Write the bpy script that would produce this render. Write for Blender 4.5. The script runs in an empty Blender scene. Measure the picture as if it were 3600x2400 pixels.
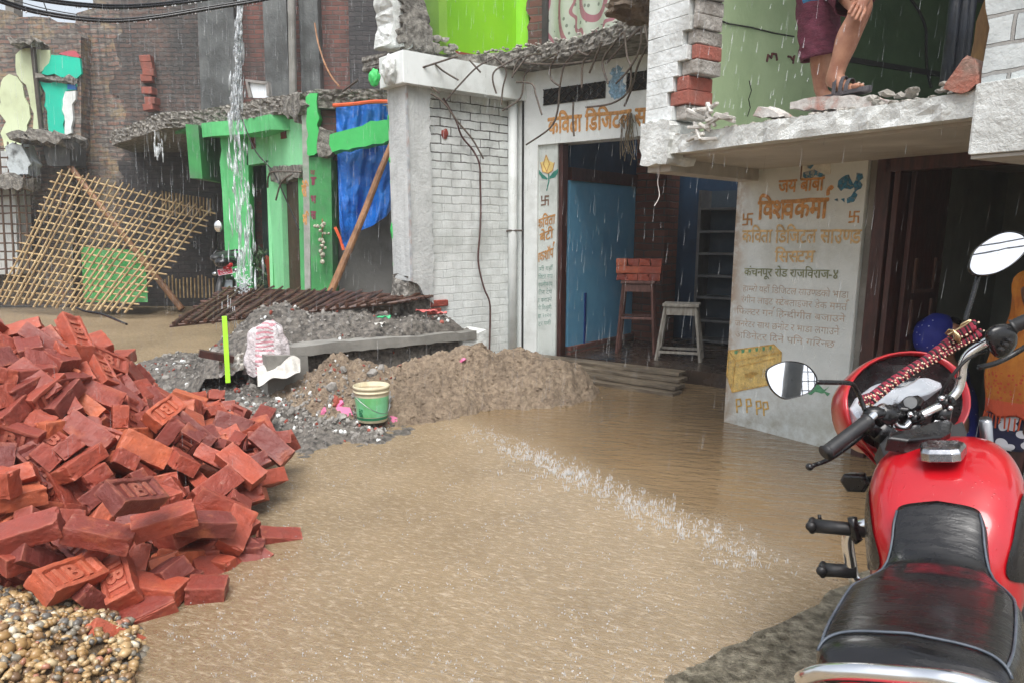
import bpy, bmesh, math, random
from mathutils import Vector as V, Matrix, Quaternion, Euler, noise
from mathutils.geometry import tessellate_polygon
sc = bpy.context.scene
C = sc.collection
rnd = random.Random(11)
R = math.radians
PI = math.pi

# ------------------------------------------------------------------ camera, sky, sun, exposure
H = 1.4; FOC = 2600.0; PYC = 1350.0; PITCH = math.atan(530 / 2600)
cam = bpy.data.cameras.new('camera'); camo = bpy.data.objects.new('camera', cam); C.objects.link(camo)
camo.location = (0, 0, H); camo.rotation_euler = (PI / 2 - PITCH, 0, 0)
cam.sensor_width = 36; cam.lens = 26; cam.shift_y = 150 / 3600; cam.clip_start = .02; cam.clip_end = 500
sc.camera = camo
sc.view_settings.view_transform = 'Standard'; sc.view_settings.look = 'None'; sc.view_settings.gamma = 1
sc.view_settings.exposure = 0.95
sc.cycles.use_denoising = True
sc.cycles.max_bounces = 8; sc.cycles.diffuse_bounces = 4; sc.cycles.glossy_bounces = 4; sc.cycles.transparent_max_bounces = 16
sc.cycles.caustics_reflective = False; sc.cycles.caustics_refractive = False
SUN_EL, SUN_AZ = 62.0, 182.0                      # azimuth clockwise from +Y
w = bpy.data.worlds.new('World'); sc.world = w; w.use_nodes = True
nt = w.node_tree; bg = nt.nodes['Background']
sky = nt.nodes.new('ShaderNodeTexSky'); sky.sky_type = 'NISHITA'; sky.sun_disc = False
sky.sun_elevation = R(SUN_EL); sky.sun_rotation = R(SUN_AZ); sky.dust_density = 4; sky.air_density = 1.2
hs = nt.nodes.new('ShaderNodeHueSaturation'); hs.inputs['Saturation'].default_value = .42   # overcast: nearly colourless sky
nt.links.new(sky.outputs[0], hs.inputs['Color']); nt.links.new(hs.outputs[0], bg.inputs[0])
bg.inputs[1].default_value = .125
sl = bpy.data.lights.new('sun', 'SUN'); sl.energy = 1.5; sl.angle = R(40); sl.color = (1, .99, .97)
so = bpy.data.objects.new('sun', sl); C.objects.link(so)
so.rotation_euler = Euler((R(90 - SUN_EL), 0, R(180 - SUN_AZ)), 'XYZ')
so.rotation_euler = V((-math.sin(R(SUN_AZ)) * math.cos(R(SUN_EL)), -math.cos(R(SUN_AZ)) * math.cos(R(SUN_EL)), -math.sin(R(SUN_EL)))).to_track_quat('-Z', 'Y').to_euler()

# ------------------------------------------------------------------ sight lines: a pixel of the 3600 x 2400 photograph to a point of the place
_cp, _sp = math.cos(PITCH), math.sin(PITCH)
def ray(px, py):
    cx = (px - 1800) / FOC; cy = -(py - PYC) / FOC
    return V((cx, _cp + _sp * cy, -_sp + _cp * cy))
def G(px, py, z=0.0):                                # on the level z
    r = ray(px, py); t = (z - H) / r.z
    return V((r.x * t, r.y * t, z))
def D(px, py, y):                                    # at the distance y
    r = ray(px, py); t = y / r.y
    return V((r.x * t, y, H + r.z * t))

# ------------------------------------------------------------------ objects
def wm(o):
    return o.matrix_basis.copy() if o.parent is None else wm(o.parent) @ o.matrix_parent_inverse @ o.matrix_basis
def put(o, parent):
    C.objects.link(o)
    if parent is not None:
        o.parent = parent; o.matrix_parent_inverse = wm(parent).inverted()
    return o
def tag(o, label, cat=None, group=None, kind=None):
    if label: o['label'] = label
    if cat: o['category'] = cat
    if group: o['group'] = group
    if kind: o['kind'] = kind
    return o
def thing(name, label, cat, loc=(0, 0, 0), group=None):
    o = bpy.data.objects.new(name, None); o.empty_display_size = .1; o.location = loc
    C.objects.link(o)
    return tag(o, label, cat, group)
def dup(o, loc=None, label=None, parent=None):
    c = o.copy(); C.objects.link(c)
    if parent is not None: c.parent = parent
    if loc is not None: c.location = loc
    if label: c['label'] = label
    for ch in list(o.children): dup(ch, parent=c)
    return c
_ico = {}
def ico(sub):
    if sub not in _ico:
        b = bmesh.new(); bmesh.ops.create_icosphere(b, subdivisions=sub, radius=1)
        _ico[sub] = ([v.co.copy() for v in b.verts], [[v.index for v in f.verts] for f in b.faces]); b.free()
    return _ico[sub]
class MB:
    def __init__(s): s.v = []; s.f = []
    def add(s, vs, fs):
        n = len(s.v); s.v += [V(p) for p in vs]; s.f += [[i + n for i in f] for f in fs]; return s
    def box(s, c, d, q=None):
        c = V(c); vs = []
        for x in (-.5, .5):
            for y in (-.5, .5):
                for z in (-.5, .5):
                    p = V((x * d[0], y * d[1], z * d[2]))
                    if q is not None: p = q @ p
                    vs.append(c + p)
        return s.add(vs, [(0, 1, 3, 2), (4, 6, 7, 5), (0, 4, 5, 1), (2, 3, 7, 6), (0, 2, 6, 4), (1, 5, 7, 3)])
    def bar(s, a, b, wx, wy, up=(0, 0, 1)):          # a rectangular stick from a to b
        a, b = V(a), V(b); d = b - a; q = d.to_track_quat('X', 'Z')
        return s.box((a + b) / 2, (d.length, wx, wy), q)
    def rings(s, rs, cap=True, closed=True):
        n = len(rs[0]); vs = [p for r in rs for p in r]; fs = []
        for i in range(len(rs) - 1):
            for j in range(n if closed else n - 1):
                k = (j + 1) % n
                fs.append((i * n + j, i * n + k, (i + 1) * n + k, (i + 1) * n + j))
        if cap: fs += [tuple(range(n))[::-1], tuple(range((len(rs) - 1) * n, len(rs) * n))]
        return s.add(vs, fs)
    def tube(s, pts, r, n=8, cap=True, sub=0, sy=1.0):
        pts = [V(p) for p in pts]
        rr = list(r) if isinstance(r, (list, tuple)) else [r] * len(pts)
        if sub:                                      # Catmull-Rom
            P = []; Q = []
            for i in range(len(pts) - 1):
                p0 = pts[max(i - 1, 0)]; p1 = pts[i]; p2 = pts[i + 1]; p3 = pts[min(i + 2, len(pts) - 1)]
                for k in range(sub):
                    t = k / sub
                    P.append(.5 * ((2 * p1) + (p2 - p0) * t + (2 * p0 - 5 * p1 + 4 * p2 - p3) * t * t + (3 * p1 - p0 - 3 * p2 + p3) * t ** 3))
                    Q.append(rr[i] + (rr[i + 1] - rr[i]) * t)
            pts = P + [pts[-1]]; rr = Q + [rr[-1]]
        rs = []; nrm = None
        for i, p in enumerate(pts):
            t = (pts[min(i + 1, len(pts) - 1)] - pts[max(i - 1, 0)])
            t = t.normalized() if t.length > 1e-9 else V((0, 0, 1))
            if nrm is None:
                nrm = t.orthogonal().normalized()
            nrm = nrm - t * nrm.dot(t)
            nrm = nrm.normalized() if nrm.length > 1e-6 else t.orthogonal().normalized()
            b = t.cross(nrm)
            rs.append([p + nrm * (math.cos(2 * PI * k / n) * rr[i]) + b * (math.sin(2 * PI * k / n) * rr[i] * sy) for k in range(n)])
        return s.rings(rs, cap)
    def ball(s, c, r, sub=2, sc=(1, 1, 1), q=None, amp=0, freq=1.0, seed=0):
        vs, fs = ico(sub); out = []
        for p in vs:
            k = 1 + (amp * noise.noise(p * freq + V((seed, seed * .7, 0))) if amp else 0)
            p = V((p.x * sc[0] * r * k, p.y * sc[1] * r * k, p.z * sc[2] * r * k))
            out.append(V(c) + (q @ p if q is not None else p))
        return s.add(out, fs)
    def grid(s, nu, nv, fn):
        vs = [fn(i / nu, j / nv) for j in range(nv + 1) for i in range(nu + 1)]
        return s.add(vs, [(j * (nu + 1) + i, j * (nu + 1) + i + 1, (j + 1) * (nu + 1) + i + 1, (j + 1) * (nu + 1) + i) for j in range(nv) for i in range(nu)])
    def prism(s, poly, y0, y1, rows=1, amp=0.0, ax='y'):   # polygon (u, z) pushed from depth y0 to y1; the rim may be crumbled
        n = len(poly); lay = []
        for k in range(rows + 1):
            t = k / rows; y = y0 + (y1 - y0) * t; L = []
            for (u, z) in poly:
                j = amp if 0 < k < rows else amp * .3
                p = (u + rnd.uniform(-j, j), z + rnd.uniform(-j, j))
                L.append(V((p[0], y, p[1])) if ax == 'y' else V((p[0], p[1], y)))
            lay.append(L)
        tri = tessellate_polygon([[V((p[0], p[1], 0)) for p in poly]])
        n0 = len(s.v); s.add([p for L in lay for p in L], [])
        for t in tri:
            s.f.append([n0 + i for i in t]); s.f.append([n0 + rows * n + i for i in reversed(t)])
        for k in range(rows):
            for j in range(n):
                m = (j + 1) % n
                s.f.append([n0 + k * n + j, n0 + (k + 1) * n + j, n0 + (k + 1) * n + m, n0 + k * n + m])
        return s
def ragged(poly, step=.06, amp=.02, flags=None, seed=0):
    r = random.Random(seed); out = []; n = len(poly)
    for i in range(n):
        a = V((poly[i][0], poly[i][1])); b = V((poly[(i + 1) % n][0], poly[(i + 1) % n][1])); d = b - a
        out.append((a.x, a.y))
        if flags is None or (i < len(flags) and flags[i]):
            m = max(1, int(d.length / step)); nn = V((-d.y, d.x)).normalized() if d.length > 1e-6 else V((0, 0))
            for k in range(1, m):
                p = a + d * ((k + r.uniform(-.3, .3)) / m) + nn * (r.uniform(-amp, amp) * (1 + (r.random() < .2)))
                out.append((p.x, p.y))
    return out
def obj(name, mb, m, parent=None, M=None, smooth=False, label=None, solid=0, bevel=0, subd=0):
    me = bpy.data.meshes.new(name)
    me.from_pydata(mb.v, [], mb.f); me.validate(); me.update()
    b = bmesh.new(); b.from_mesh(me); bmesh.ops.recalc_face_normals(b, faces=b.faces); b.to_mesh(me); b.free()
    if smooth: me.shade_smooth()
    if m is not None: me.materials.append(m)
    o = bpy.data.objects.new(name, me)
    put(o, parent)
    if M is not None: o.matrix_basis = M
    if solid: k = o.modifiers.new('thick', 'SOLIDIFY'); k.thickness = solid; k.offset = 0
    if bevel: k = o.modifiers.new('bevel', 'BEVEL'); k.width = bevel; k.segments = 2; k.limit_method = 'ANGLE'
    if subd: k = o.modifiers.new('sub', 'SUBSURF'); k.levels = subd; k.render_levels = subd
    if label: o['label'] = label
    if name.startswith('crumbled'): o['kind'] = 'stuff'
    return o
class PL:                                            # a wall line: local x along it, local y into it, local z up
    def __init__(s, A, B):
        s.A = V((A[0], A[1], 0)); s.ang = math.atan2(B[1] - A[1], B[0] - A[0])
        s.M = Matrix.Translation(s.A) @ Matrix.Rotation(s.ang, 4, 'Z'); s.Mi = s.M.inverted()
        s.L = math.hypot(B[0] - A[0], B[1] - A[1])
    def px(s, x, y, off=0.0):                        # where a sight line meets the plane local y = off
        r = s.Mi.to_3x3() @ ray(x, y); o = s.Mi @ V((0, 0, H)); t = (off - o.y) / r.y; p = o + r * t
        return (p.x, p.z)
    def poly(s, pts, off=0.0): return [s.px(x, y, off) for x, y in pts]
    def w(s, u, y, z): return s.M @ V((u, y, z))

# ------------------------------------------------------------------ materials
def S(r, g, b):
    f = lambda c: c / 12.92 if c <= .04045 else ((c + .055) / 1.055) ** 2.4
    return (f(r / 255), f(g / 255), f(b / 255), 1)
class NT:
    def __init__(s, name):
        s.m = bpy.data.materials.new(name); s.m.use_nodes = True; s.t = s.m.node_tree; s.p = s.t.nodes['Principled BSDF']
    def n(s, typ, **kw):
        x = s.t.nodes.new(typ)
        for k, v in kw.items():
            if hasattr(x, k): setattr(x, k, v)
            else: x.inputs[k.replace('_', ' ')].default_value = v
        return x
    def l(s, a, b): s.t.links.new(a, b)
    def co(s, scale=None, world=False):
        c = s.n('ShaderNodeTexCoord'); o = c.outputs['Object']
        if scale:
            mp = s.n('ShaderNodeMapping'); mp.inputs['Scale'].default_value = scale; s.l(o, mp.inputs[0]); o = mp.outputs[0]
        return o
    def noise(s, vec, scale, detail=6, rough=.6, lo=.35, hi=.65, dist=0):
        x = s.n('ShaderNodeTexNoise', Scale=scale, Detail=detail, Roughness=rough, Distortion=dist)
        if vec is not None: s.l(vec, x.inputs['Vector'])
        r = s.n('ShaderNodeMapRange'); r.inputs[1].default_value = lo; r.inputs[2].default_value = hi
        s.l(x.outputs[0], r.inputs[0]); return r.outputs[0]
    def mix(s, f, a, b, typ='MIX'):
        x = s.n('ShaderNodeMix', data_type='RGBA', blend_type=typ)
        for k, v in ((0, f), (6, a), (7, b)):
            if hasattr(v, 'is_linked'): s.l(v, x.inputs[k])
            else: x.inputs[k].default_value = v
        return x.outputs[2]
    def math(s, op, a, b=0.0, clamp=False):
        x = s.n('ShaderNodeMath', operation=op, use_clamp=clamp)
        for k, v in ((0, a), (1, b)):
            if hasattr(v, 'is_linked'): s.l(v, x.inputs[k])
            else: x.inputs[k].default_value = v
        return x.outputs[0]
    def bump(s, h, strength=.5, dist=.01, prev=None):
        x = s.n('ShaderNodeBump', Strength=strength, Distance=dist); s.l(h, x.inputs['Height'])
        if prev is not None: s.l(prev, x.inputs['Normal'])
        return x.outputs[0]
_m = {}
def mat(name, c1, c2=None, scale=5, rough=.6, bump=.3, bscale=50, bdist=.006, metal=0, stain=None, streak=0, coat=0, spec=None, lo=.35, hi=.65, stretch=None, trans=0, alpha=1):
    if name in _m: return _m[name]
    t = NT(name); p = t.p; v = t.co(stretch)
    c = t.mix(t.noise(v, scale, lo=lo, hi=hi), c1, c2 or tuple(x * .75 for x in c1[:3]) + (1,))
    if stain:                                        # grime and wear: colour, amount, size
        c = t.mix(t.math('MULTIPLY', t.noise(t.co(), stain[2], 8, .65, .5, .72), stain[1]), c, stain[0])
    if streak:
        c = t.mix(t.math('MULTIPLY', t.noise(t.co((14, 14, .7)), 1, 5, .6, .5, .75), streak), c, (.03, .032, .03, 1))
    t.l(c, p.inputs['Base Color'])
    rr = t.noise(v, scale * 2.3, lo=.2, hi=.8); mr = t.n('ShaderNodeMapRange'); t.l(rr, mr.inputs[0])
    mr.inputs[3].default_value = max(.02, rough - .14); mr.inputs[4].default_value = min(1, rough + .14); t.l(mr.outputs[0], p.inputs['Roughness'])
    p.inputs['Metallic'].default_value = metal
    if coat: p.inputs['Coat Weight'].default_value = coat; p.inputs['Coat Roughness'].default_value = .08
    if spec is not None: p.inputs['Specular IOR Level'].default_value = spec
    if trans: p.inputs['Transmission Weight'].default_value = trans
    if alpha < 1: p.inputs['Alpha'].default_value = alpha
    if bump: t.l(t.bump(t.noise(v, bscale, 6, .65, 0, 1), bump, bdist), p.inputs['Normal'])
    _m[name] = t.m; return t.m
def brickmat(name, c1, c2, mortar, bw=.24, bh=.08, ms=.009, stain=None, rough=.75, relief=1.0, dirt=None, streak=0, odd=None, rough_edge=.03, rubble=None):
    if name in _m: return _m[name]
    t = NT(name); p = t.p; o = t.co(); sp = t.n('ShaderNodeSeparateXYZ'); t.l(o, sp.inputs[0])
    nz = t.n('ShaderNodeTexNoise', Scale=7.0, Detail=3.0); t.l(o, nz.inputs['Vector'])
    sn = t.n('ShaderNodeSeparateColor'); t.l(nz.outputs['Color'], sn.inputs[0])
    u = t.math('ADD', t.math('ADD', sp.outputs[0], sp.outputs[1]), t.math('MULTIPLY', t.math('SUBTRACT', sn.outputs[0], .5), rough_edge))
    z = t.math('ADD', sp.outputs[2], t.math('MULTIPLY', t.math('SUBTRACT', sn.outputs[1], .5), rough_edge))
    cb = t.n('ShaderNodeCombineXYZ'); t.l(u, cb.inputs[0]); t.l(z, cb.inputs[1])
    b = t.n('ShaderNodeTexBrick', offset=.5); b.inputs['Scale'].default_value = 1; b.inputs['Brick Width'].default_value = bw; b.inputs['Row Height'].default_value = bh
    b.inputs['Mortar Size'].default_value = ms; b.inputs['Mortar Smooth'].default_value = .35; b.inputs['Bias'].default_value = 0
    b.inputs['Color1'].default_value = c1; b.inputs['Color2'].default_value = c2; b.inputs['Mortar'].default_value = mortar
    t.l(cb.outputs[0], b.inputs['Vector'])
    c = b.outputs['Color']
    if odd: c = t.mix(t.math('MULTIPLY', t.noise(o, 2.6, 5, .7, .5, .62), odd[1]), c, odd[0])
    c = t.mix(t.noise(o, 9, 6, .7, .3, .8), c, t.mix(.5, c, (.35, .35, .33, 1), 'MULTIPLY'))
    if rubble: c = t.mix(t.math('MULTIPLY', t.noise(t.co((1.6, 1.6, 5.5)), 2.4, 7, .7, .5, .62), .75), c, rubble)
    if stain: c = t.mix(t.math('MULTIPLY', t.noise(o, stain[2], 8, .65, .45, .68), stain[1]), c, stain[0])
    if dirt:                                         # grime kept in the joints of the upper courses
        f = t.n('ShaderNodeMapRange'); t.l(sp.outputs[2], f.inputs[0]); f.inputs[1].default_value = dirt[1]; f.inputs[2].default_value = dirt[2]
        j = t.math('MULTIPLY', t.math('MULTIPLY', f.outputs[0], t.noise(o, 5, 6, .7, .3, .55)), t.math('MULTIPLY', b.outputs['Fac'], dirt[3]), True)
        c = t.mix(j, c, dirt[0])
        c = t.mix(t.math('MULTIPLY', t.math('MULTIPLY', f.outputs[0], t.noise(o, 3.3, 8, .7, .5, .7)), .6), c, dirt[0])
    if streak: c = t.mix(t.math('MULTIPLY', t.noise(t.co((12, 12, .6)), 1, 5, .6, .48, .75), streak), c, (.03, .033, .032, 1))
    t.l(c, p.inputs['Base Color']); p.inputs['Roughness'].default_value = rough
    inv = t.math('SUBTRACT', 1.0, b.outputs['Fac'])
    n1 = t.bump(inv, .8 * relief, .012); t.l(t.bump(t.noise(o, 38, 8, .7, 0, 1), .6, .01, n1), p.inputs['Normal'])
    _m[name] = t.m; return t.m
GREY_D = (.05, .05, .047, 1)
M_conc = mat('grey_concrete', S(142, 140, 134), S(112, 110, 104), 3, .8, .5, 45, .01, stain=((.06, .06, .055, 1), .5, 2.2))
M_cdark = mat('dark_wet_concrete', S(96, 99, 98), S(60, 63, 63), 2.5, .55, .6, 30, .012, stain=(GREY_D, .7, 2.5), streak=.6)
M_broken = mat('broken_concrete', S(160, 156, 148), S(92, 88, 82), 16, .85, 1, 34, .03, stain=((.06, .056, .05, 1), .6, 11), hi=.6)
M_white = mat('whitewash', S(233, 237, 236), S(216, 221, 219), 2.4, .6, .25, 30, .006, stain=(S(150, 150, 140), .55, 1.9))
M_wrough = mat('rough_whitewash', S(228, 232, 230), S(188, 190, 186), 7, .7, 1, 22, .016, stain=(S(140, 138, 130), .4, 6))
M_soffit = mat('soffit_plaster', S(196, 193, 186), S(172, 169, 162), 2, .75, .2, 30, stain=(S(120, 114, 102), .5, 1.6))
M_steel = mat('rusty_rebar', S(96, 84, 74), S(56, 46, 40), 30, .6, .4, 120, .002)
M_wood = mat('weathered_wood', S(128, 118, 104), S(82, 74, 64), 6, .7, .6, 30, .004, stretch=(1, 6, 6))
M_dwood = mat('dark_brown_wood', S(74, 38, 32), S(48, 24, 20), 6, .5, .4, 30, .004, stretch=(6, 6, 1), stain=((.02, .015, .012, 1), .5, 3))
M_black = mat('black_plastic', (.006, .006, .0065, 1), (.012, .012, .013, 1), 20, .24, .1, 90, .001)
M_rubber = mat('black_rubber', (.015, .015, .016, 1), (.024, .024, .025, 1), 30, .45, .4, 160, .002)
M_chrome = mat('chrome', (.88, .89, .9, 1), (.82, .83, .84, 1), 10, .2, 0, metal=1)
M_alu = mat('dull_metal', (.42, .43, .44, 1), (.3, .31, .32, 1), 8, .34, .1, 60, .001, metal=1)
M_bamboo = mat('split_bamboo', S(210, 186, 142), S(146, 120, 84), 8, .55, .4, 40, .003, lo=.3, hi=.6)
M_pole = mat('bamboo_pole', S(168, 122, 84), S(112, 78, 52), 6, .5, .4, 40, .003)
M_dark = mat('near_black', (.028, .028, .027, 1), (.016, .016, .016, 1), 3, .8, .3, 30)  # one near-black colour for inner walls, gaps, cracks and wires
M_skin = mat('brown_skin', S(186, 140, 114), S(152, 104, 84), 9, .45, .35, 60, .004, spec=.4, stain=(S(128, 82, 68), .45, 7))

# ------------------------------------------------------------------ ground, flood water, kerb
def struct(name, mb, m, kind='structure', **k): return tag(obj(name, mb, m, **k), None, kind=kind)
M_mud = mat('mud', S(120, 104, 82), S(92, 80, 64), 2, .6, .5, 20, .02)
struct('ground', MB().add([(-60, -40, -.24), (60, -40, -.24), (60, 90, -.24), (-60, 90, -.24)], [(0, 1, 2, 3)]), M_mud)
def water_mat():
    t = NT('muddy_flood_water'); p = t.p; o = t.co(); sp = t.n('ShaderNodeSeparateXYZ'); t.l(o, sp.inputs[0])
    # sheltered water lies beyond the balcony's drip line, open water is beaten by rain
    a, b = G(1500, 1440), G(2850, 2060); d = (b - a).normalized(); nx, ny = -d.y, d.x
    e = t.math('ADD', t.math('MULTIPLY', sp.outputs[0], nx), t.math('MULTIPLY', sp.outputs[1], ny))
    f = t.n('ShaderNodeMapRange', interpolation_type='SMOOTHSTEP'); k = nx * a.x + ny * a.y
    f.inputs[1].default_value = k + .45; f.inputs[2].default_value = k - .1; t.l(e, f.inputs[0]); rain = f.outputs[0]
    # still muddy water darker, rain-beaten lighter: bubbles, plus reflections put into the colour
    c = t.mix(rain, t.mix(t.noise(o, .9, 4, .5, .3, .7), S(130, 109, 81), S(114, 94, 68)), t.mix(t.noise(o, 1.1, 5, .6, .3, .7), S(145, 126, 98), S(122, 104, 78)))
    m0 = t.n('ShaderNodeMapping'); m0.inputs['Rotation'].default_value = (0, 0, R(26)); t.l(o, m0.inputs[0]); mp = t.n('ShaderNodeMapping'); mp.inputs['Scale'].default_value = (1, 2.6, 1); t.l(m0.outputs[0], mp.inputs[0])
    n1 = t.noise(mp.outputs[0], 8, 4, .6, 0, 1, 1.0); n2 = t.noise(mp.outputs[0], 26, 4, .6, 0, 1, 1.0); n3 = t.noise(o, 70, 2, .5, 0, 1)
    vr = t.n('ShaderNodeTexVoronoi', Scale=22.0); t.l(o, vr.inputs['Vector']); w3 = t.math('SINE', t.math('MULTIPLY', vr.outputs['Distance'], 22))
    h = t.math('ADD', t.math('MULTIPLY', n1, .9), t.math('MULTIPLY', n2, .75)); h = t.math('ADD', h, t.math('MULTIPLY', w3, .05)); h = t.math('ADD', h, t.math('MULTIPLY', n3, .14))
    bb = t.n('ShaderNodeBump', Distance=.05); t.l(h, bb.inputs['Height']); t.l(t.math('ADD', t.math('MULTIPLY', rain, 1.0), .03), bb.inputs['Strength'])
    m2 = t.n('ShaderNodeMapping'); m2.inputs['Rotation'].default_value = (0, 0, R(14)); t.l(o, m2.inputs[0]); m3 = t.n('ShaderNodeMapping'); m3.inputs['Scale'].default_value = (1, 3.4, 1); t.l(m2.outputs[0], m3.inputs[0])
    l1 = t.noise(m3.outputs[0], 4.2, 4, .55, 0, 1, .9); nrm = t.bump(l1, .3, .06, bb.outputs[0])
    # pale flecks of sky reflection painted into the beaten water's colour
    fleck = t.math('MULTIPLY', t.noise(mp.outputs[0], 20, 6, .72, .5, .68, .6), rain); c = t.mix(t.math('MULTIPLY', fleck, .4), c, S(208, 194, 170))
    df = t.n('ShaderNodeBsdfDiffuse'); t.l(c, df.inputs['Color']); soft = t.bump(h, .3, .05); t.l(soft, df.inputs['Normal'])
    gs_ = t.n('ShaderNodeBsdfGlossy'); gs_.inputs['Roughness'].default_value = .06; t.l(nrm, gs_.inputs['Normal']); gs_.inputs['Color'].default_value = (1, 1, 1, 1)
    fr_ = t.n('ShaderNodeFresnel', IOR=1.5); t.l(nrm, fr_.inputs['Normal']); ms = t.n('ShaderNodeMixShader'); t.l(fr_.outputs[0], ms.inputs[0]); t.l(df.outputs[0], ms.inputs[1]); t.l(gs_.outputs[0], ms.inputs[2])
    t.l(ms.outputs[0], t.t.nodes['Material Output'].inputs['Surface'])
    return t.m
wb = MB().add([(-30, .2, 0), (12, .2, 0), (12, 18, 0), (-30, 18, 0)], [(0, 1, 2, 3)])
struct('flood_water', wb, water_mat())
M_kerb = mat('wet_kerb_concrete', S(168, 160, 140), S(86, 79, 64), 26, .5, 1, 26, .07, stain=(S(70, 68, 50), .8, 9))
kp = [G(2330, 2440), G(2470, 2375), G(2620, 2300), G(2720, 2245), G(2870, 2165), G(3000, 2060)]
kpoly = [(p.x, p.y) for p in kp] + [(1.75, 2.95), (2.5, 3.3), (4.5, 3.4), (4.5, .2), (.55, .2)]
kb = MB().prism(ragged(kpoly, .07, .022, [1, 1, 1, 1, 1, 1, 1, 0, 0, 0, 1], 3), -.2, .05, 4, .02, 'z')
struct('pavement', kb, M_kerb)
ks = MB()
for i in range(520):
    k = rnd.random() ** 1.7; a_, b_ = kp[int(rnd.uniform(0, 4.99))], None; p = kp[min(5, kp.index(a_) + 1)].lerp(a_, rnd.random()) + V((k * .7, -k * .7, 0)); ks.ball((p.x, p.y, .05), rnd.uniform(.004, .012) * (2 if rnd.random() < .06 else 1), 1, (1, .8, .5), amp=.6, freq=1.7, seed=i)
tag(obj('grit', ks, M_kerb), None, kind='stuff')

# ------------------------------------------------------------------ tall brick building behind everything
M_old = brickmat('old_weathered_brick', S(142, 106, 92), S(112, 104, 98), S(96, 92, 88), stain=((.06, .062, .062, 1), .85, .42), odd=(S(172, 150, 110), .7), streak=.75, relief=1.8, ms=.016, rough_edge=.075, rubble=S(150, 146, 138))
M_red = brickmat('red_bare_brick', S(134, 82, 72), S(106, 72, 66), S(104, 98, 92), stain=((.05, .045, .042, 1), .75, .8), streak=.35, relief=1.2)
M_darkb = brickmat('blackened_brick', S(78, 72, 72), S(60, 56, 58), S(52, 51, 52), stain=((.018, .018, .02, 1), .85, .7), streak=.5)
BG = PL((-12, 14.5), (6, 14.5))
tw = thing('brick_tower', 'tall old building of weathered brick with cement columns rising behind the broken slab', 'building', (-4, 14.5, 0))
q = BG.poly([(268, 45), (330, 30), (330, -300), (850, -300), (850, 1100), (240, 1100), (262, 500), (255, 400), (280, 330), (272, 220), (285, 160), (262, 110)])
obj('weathered_wall', MB().prism(ragged(q, .16, .05, [0, 1, 0, 0, 0, 0, 1, 1, 1, 1, 1, 1], 5), 0, .4, 3, .03), M_old, tw, BG.M)
q = BG.poly([(845, -300), (1560, -300), (1560, 1100), (845, 1100)]); obj('bare_wall', MB().prism(q, .03, .4), M_red, tw, BG.M)
q = BG.poly([(1225, -300), (1600, -300), (1600, 420), (1240, 420)]); obj('blackened_wall', MB().prism(q, -.18, .02), M_darkb, tw, BG.M)
for i, (a, b, m, dp) in enumerate([(715, 838, M_cdark, .26), (941, 1020, M_cdark, .26), (1063, 1127, M_cdark, .24)]):
    q = BG.poly([(a - 14, -300), (b - 10, -300), (b + 16, 460), (a + 14, 460)]); obj('concrete_column', MB().prism(q, -dp, .05), m, tw, BG.M, bevel=.02)
q = BG.poly([(1032, -300), (1057, -300), (1067, 440), (1044, 440)]); obj('drain_pipe', MB().prism(q, -.5, -.36), M_conc, tw, BG.M, bevel=.04)
q = BG.poly([(450, -300), (850, -300), (850, 1100), (400, 1100), (440, 420), (390, 330), (430, 240), (400, 140)]); obj('weathered_wall', MB().prism(ragged(q, .12, .12, [0, 0, 0, 1, 1, 1, 1, 1], 25), -.015, .02), brickmat('dark_weathered_brick', S(108, 84, 76), S(84, 76, 72), S(76, 74, 72), stain=((.035, .036, .037, 1), .95, .6), odd=(S(130, 98, 84), .5), streak=.9, relief=1.8, ms=.014, rough_edge=.06, rubble=S(108, 106, 102)), tw, BG.M)
q = BG.poly([(500, 500), (620, 470), (900, 450), (900, 1100), (380, 1100), (430, 760), (420, 600)]); obj('shade_blackened_wall', MB().prism(ragged(q, .12, .16, [1, 0, 0, 0, 1, 1, 1], 15), -.03, .02), M_darkb, tw, BG.M)  # blackened brick that also carries the slab's shade in its colour
jb = MB()
for (x, y, s) in [(525, 215, 0), (530, 240, 1), (535, 262, 1), (528, 282, 1), (535, 325, 0), (545, 360, 1), (540, 382, 1)]:
    u, z = BG.px(x, y); (jb if s else jb).box((u, -.09, z), (.2, .22, .12), Euler((0, rnd.uniform(-.15, .15), rnd.uniform(-.2, .2))).to_quaternion())
obj('jutting_brick', jb, mat('tower_brick_red', S(150, 84, 70), S(120, 74, 64), 8, .8, .8, 40), tw, BG.M, bevel=.01)
# ------------------------------------------------------------------ ruined house at the far left
ru = thing('ruined_house', 'half demolished brick house with pale green and turquoise plaster left on its walls', 'building', (-9.5, 14.3, 0))
RP = PL((-14, 14.2), (-7, 14.2))
q = RP.poly([(-700, 20), (0, 35), (40, 42), (52, 62), (120, 60), (255, 82), (285, 130), (285, 520), (200, 760), (-700, 760)])
obj('brick_wall', MB().prism(ragged(q, .2, .03, [0, 1, 1, 1, 1, 1, 0, 0, 0, 0], 6), 0, .35, 3, .03), M_old, ru, RP.M)
q = RP.poly([(-700, 640), (250, 640), (250, 1075), (-700, 1075)]); obj('lower_wall', MB().prism(q, .05, .4), M_old, ru, RP.M)
M_pale = mat('pale_green_plaster', S(200, 210, 176), S(186, 196, 158), 2, .8, .2, 30, stain=(S(150, 152, 126), .4, 2))
M_turq = mat('turquoise_plaster', S(22, 196, 164), S(30, 182, 154), 2, .8, .2, 30)
def patch(name, pts, m, seed, off=-.03, amp=.03, par=None, PP=None):
    PP = PP or RP
    return obj(name, MB().prism(ragged(PP.poly(pts), .1, amp, None, seed), off, 0.004), m, par or ru, PP.M)
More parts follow.
